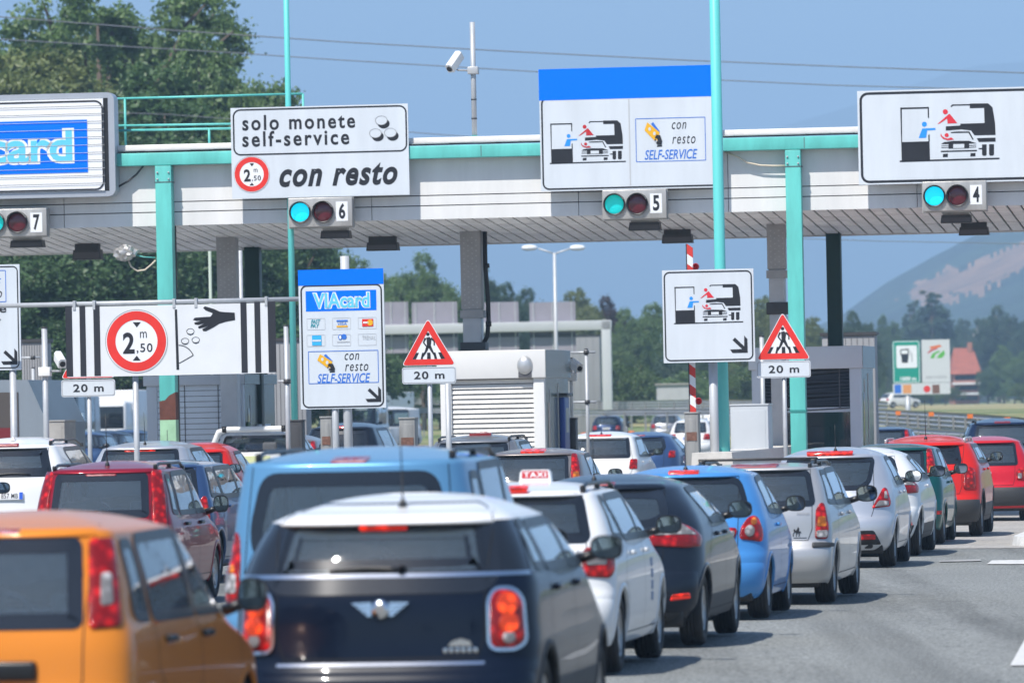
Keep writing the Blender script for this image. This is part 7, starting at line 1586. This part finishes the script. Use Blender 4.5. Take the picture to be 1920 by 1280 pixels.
make_car('camper_van', 'distant pale blue grey camper behind the leftmost 20 m plate', D(VANF, paint=paint('pale_blue_grey', (.42, .48, .56)), H=2.9, zt=2.75, W=2.2), 142, 53, 190, group=FAR, cat='van')
for (u, sc, pm_, lab) in ((222, 60, P_DBLUE, 'distant dark blue car left of the rusty post'), (185, 62, P_MBLUE, 'distant slate blue car right of the concrete block'), (262, 58, P_MBLUE, 'distant blue car next to the pale blind booth'), (150, 58, P_GREY, 'distant grey car under the camper')):
    make_car('distant_blue_car', lab, D(FARC, paint=pm_, bumpm=pm_, H=1.5), u, sc, 190, group=FAR)
def box_truck(lab, u, sc, w, h, l, psi, body):
    d = FPX / sc; g = ground(u, d); t = thing('box_truck', lab, 'truck', (g.x, g.y, terr(g.x, g.y) + .02), math.radians(psi), FAR); b = MB(); b.box(-w / 2, w / 2, 0, l, 1.0, h, body, .05); b.build('cargo_box', t)
    b = MB(); b.box(-w / 2 + .1, w / 2 - .1, l + .1, l + 1.9, .6, 2.5, P_WHITE, .15); b.build('cab', t); b = MB(); b.box(-w / 2 + .2, w / 2 - .2, l + 1.89, l + 1.915, 1.5, 2.3, WDARK, .01); b.build('windscreen', t)
    b = MB(); b.box(-w / 2 + .3, w / 2 - .3, .1, l + 1.6, .6, 1.0, BLK); b.build('chassis', t)
    for y in (1.2, l + 1.0):
        for k in (1, -1): b = MB(); b.lathe([(-.14, .3), (-.14, .48), (.14, .48), (.14, .3)], RUB, (0, 0, 0), 'X', 20); o = b.build('wheel', t); o.location = (k * (w / 2 - .16), y, .48)
box_truck('distant white box truck left of the rusty post', 258, 50, 1.9, 2.9, 5.0, 187, P_WHITE); box_truck('distant white tanker shaped truck right of the payment sign', 742, 34, 2.4, 2.9, 5.5, 205, P_WHITE)
# orange and white road works barrel, curved white kerb beyond the booths
for (u, sc, lab) in ((1185, 36, 'orange drum beside the distant dark blue car'), (1096, 38, 'orange drum at the foot of the grey pole behind the white booth')):
    d = FPX / sc; g = ground(u, d); b = MB()
    for k in range(5): b.lathe([(k * .14, .22 - k * .012), (k * .14 + .14, .21 - k * .012)], ORNG, (0, 0, 0), 'Z', 18)
    b.lathe([(.70, .16), (.72, .001)], ORNG, (0, 0, 0), 'Z', 18); o = b.build('traffic_drum', None, (g.x, g.y, terr(g.x, g.y) + .02)); tag(o, lab, 'traffic drum')
b = MB(); K_ = [(1168, 818), (1190, 812), (1208, 806), (1217, 800), (1212, 794), (1200, 790), (1188, 788)]; Q_ = []
for u, v in K_:
    d = 300.0
    for _ in range(25): g = ground(u, d); d = FPX * (CAM_Z - g.z) / (v - hor(u))
    Q_.append(Vector((g.x, g.y, g.z + .12)))
b.tube(Q_, .28, mat('white_concrete', (.62, .60, .56), .8), 8); o = b.build('curved_kerb'); tag(o, 'white curved kerb beyond the booths beside the distant dark blue car', 'kerb')
# scooter rider far beyond the booths
d = FPX / 24; g = ground(1381, d); g.z = terr(g.x, g.y)
t = thing('scooter', 'distant dark scooter above the white control cabinet', 'scooter', g, math.radians(8)); b = MB()
for y in (0, 1.25): b.lathe([(-.06, .14), (-.06, .24), (.06, .24), (.06, .14)], RUB, (0, y, .24), 'X', 18)
b.build('wheel', t); b = MB(); b.box(-.16, .16, -.15, .75, .35, .78, BLK, .08); b.box(-.14, .14, .7, 1.2, .3, .42, BLK, .05); b.box(-.2, .2, 1.05, 1.2, .35, 1.05, BLK, .06); b.tube([(-.33, 1.05, 1.05), (.33, 1.05, 1.05)], .025, BLK, 8); b.build('body', t); b = MB(); b.box(-.1, .1, -.18, -.14, .6, .7, LRED, .02); b.build('tail_light', t)
def skinned(name, joints, bones, m, parent=None):
    me = bpy.data.meshes.new(name); me.from_pydata([j[:3] for j in joints], bones, []); o = bpy.data.objects.new(name, me); COL.objects.link(o); sk = o.modifiers.new('skin', 'SKIN'); ly = me.skin_vertices[0].data if me.skin_vertices else None
    if ly is None:
        bm = bmesh.new(); bm.from_mesh(me); bm.verts.layers.skin.verify(); bm.to_mesh(me); bm.free(); ly = me.skin_vertices[0].data
    for i, j in enumerate(joints): ly[i].radius = (j[3], j[3]); ly[i].use_root = (i == 0)
    su = o.modifiers.new('smooth', 'SUBSURF'); su.levels = su.render_levels = 2; me.materials.append(m); o.parent = parent; return o
J = [(0, .30, .86, .15), (0, .36, 1.12, .14), (0, .44, 1.36, .15), (0, .48, 1.50, .06), (0, .50, 1.64, .11), (.20, .45, 1.36, .07), (.30, .68, 1.18, .05), (.30, .98, 1.08, .04), (-.20, .45, 1.36, .07), (-.30, .68, 1.18, .05), (-.30, .98, 1.08, .04), (.15, .62, .82, .10), (.17, .80, .48, .06), (.17, .92, .44, .05), (-.15, .62, .82, .10), (-.17, .80, .48, .06), (-.17, .92, .44, .05)]
pr = skinned('person', J, [(0, 1), (1, 2), (2, 3), (3, 4), (2, 5), (5, 6), (6, 7), (2, 8), (8, 9), (9, 10), (0, 11), (11, 12), (12, 13), (0, 14), (14, 15), (15, 16)], mat('rider_clothes', (.08, .02, .03), .8)); pr.location = g; pr.rotation_euler = (0, 0, -math.radians(8)); tag(pr, 'distant rider in dark red on the scooter, seen from behind, wearing a pale helmet', 'person')
b = MB(); b.lathe([(-.14, .02), (-.10, .11), (0, .145), (.09, .12), (.14, .04), (.15, .001)], mat('helmet_grey', (.45, .46, .48), .3), (0, .5, 1.67), 'Z', 18); b.build('helmet', pr)
# ------------------------------------------------------------------ air
b = MB(); b.box(-30000, 30000, -2000, 20000, -3.0, 800, mat('haze_shell', (1, 1, 1)))
o = b.build('haze'); o['kind'] = 'stuff'
hm = bpy.data.materials.new('haze_air'); hm.use_nodes = True; t = hm.node_tree; t.nodes.remove(t.nodes['Principled BSDF']); pv = t.nodes.new('ShaderNodeVolumePrincipled')
pv.inputs['Color'].default_value = (0.44, 0.69, 1.0, 1); pv.inputs['Density'].default_value = 0.00028; pv.inputs['Anisotropy'].default_value = -0.3
t.links.new(pv.outputs[0], t.nodes['Material Output'].inputs['Volume']); o.data.materials.clear(); o.data.materials.append(hm)
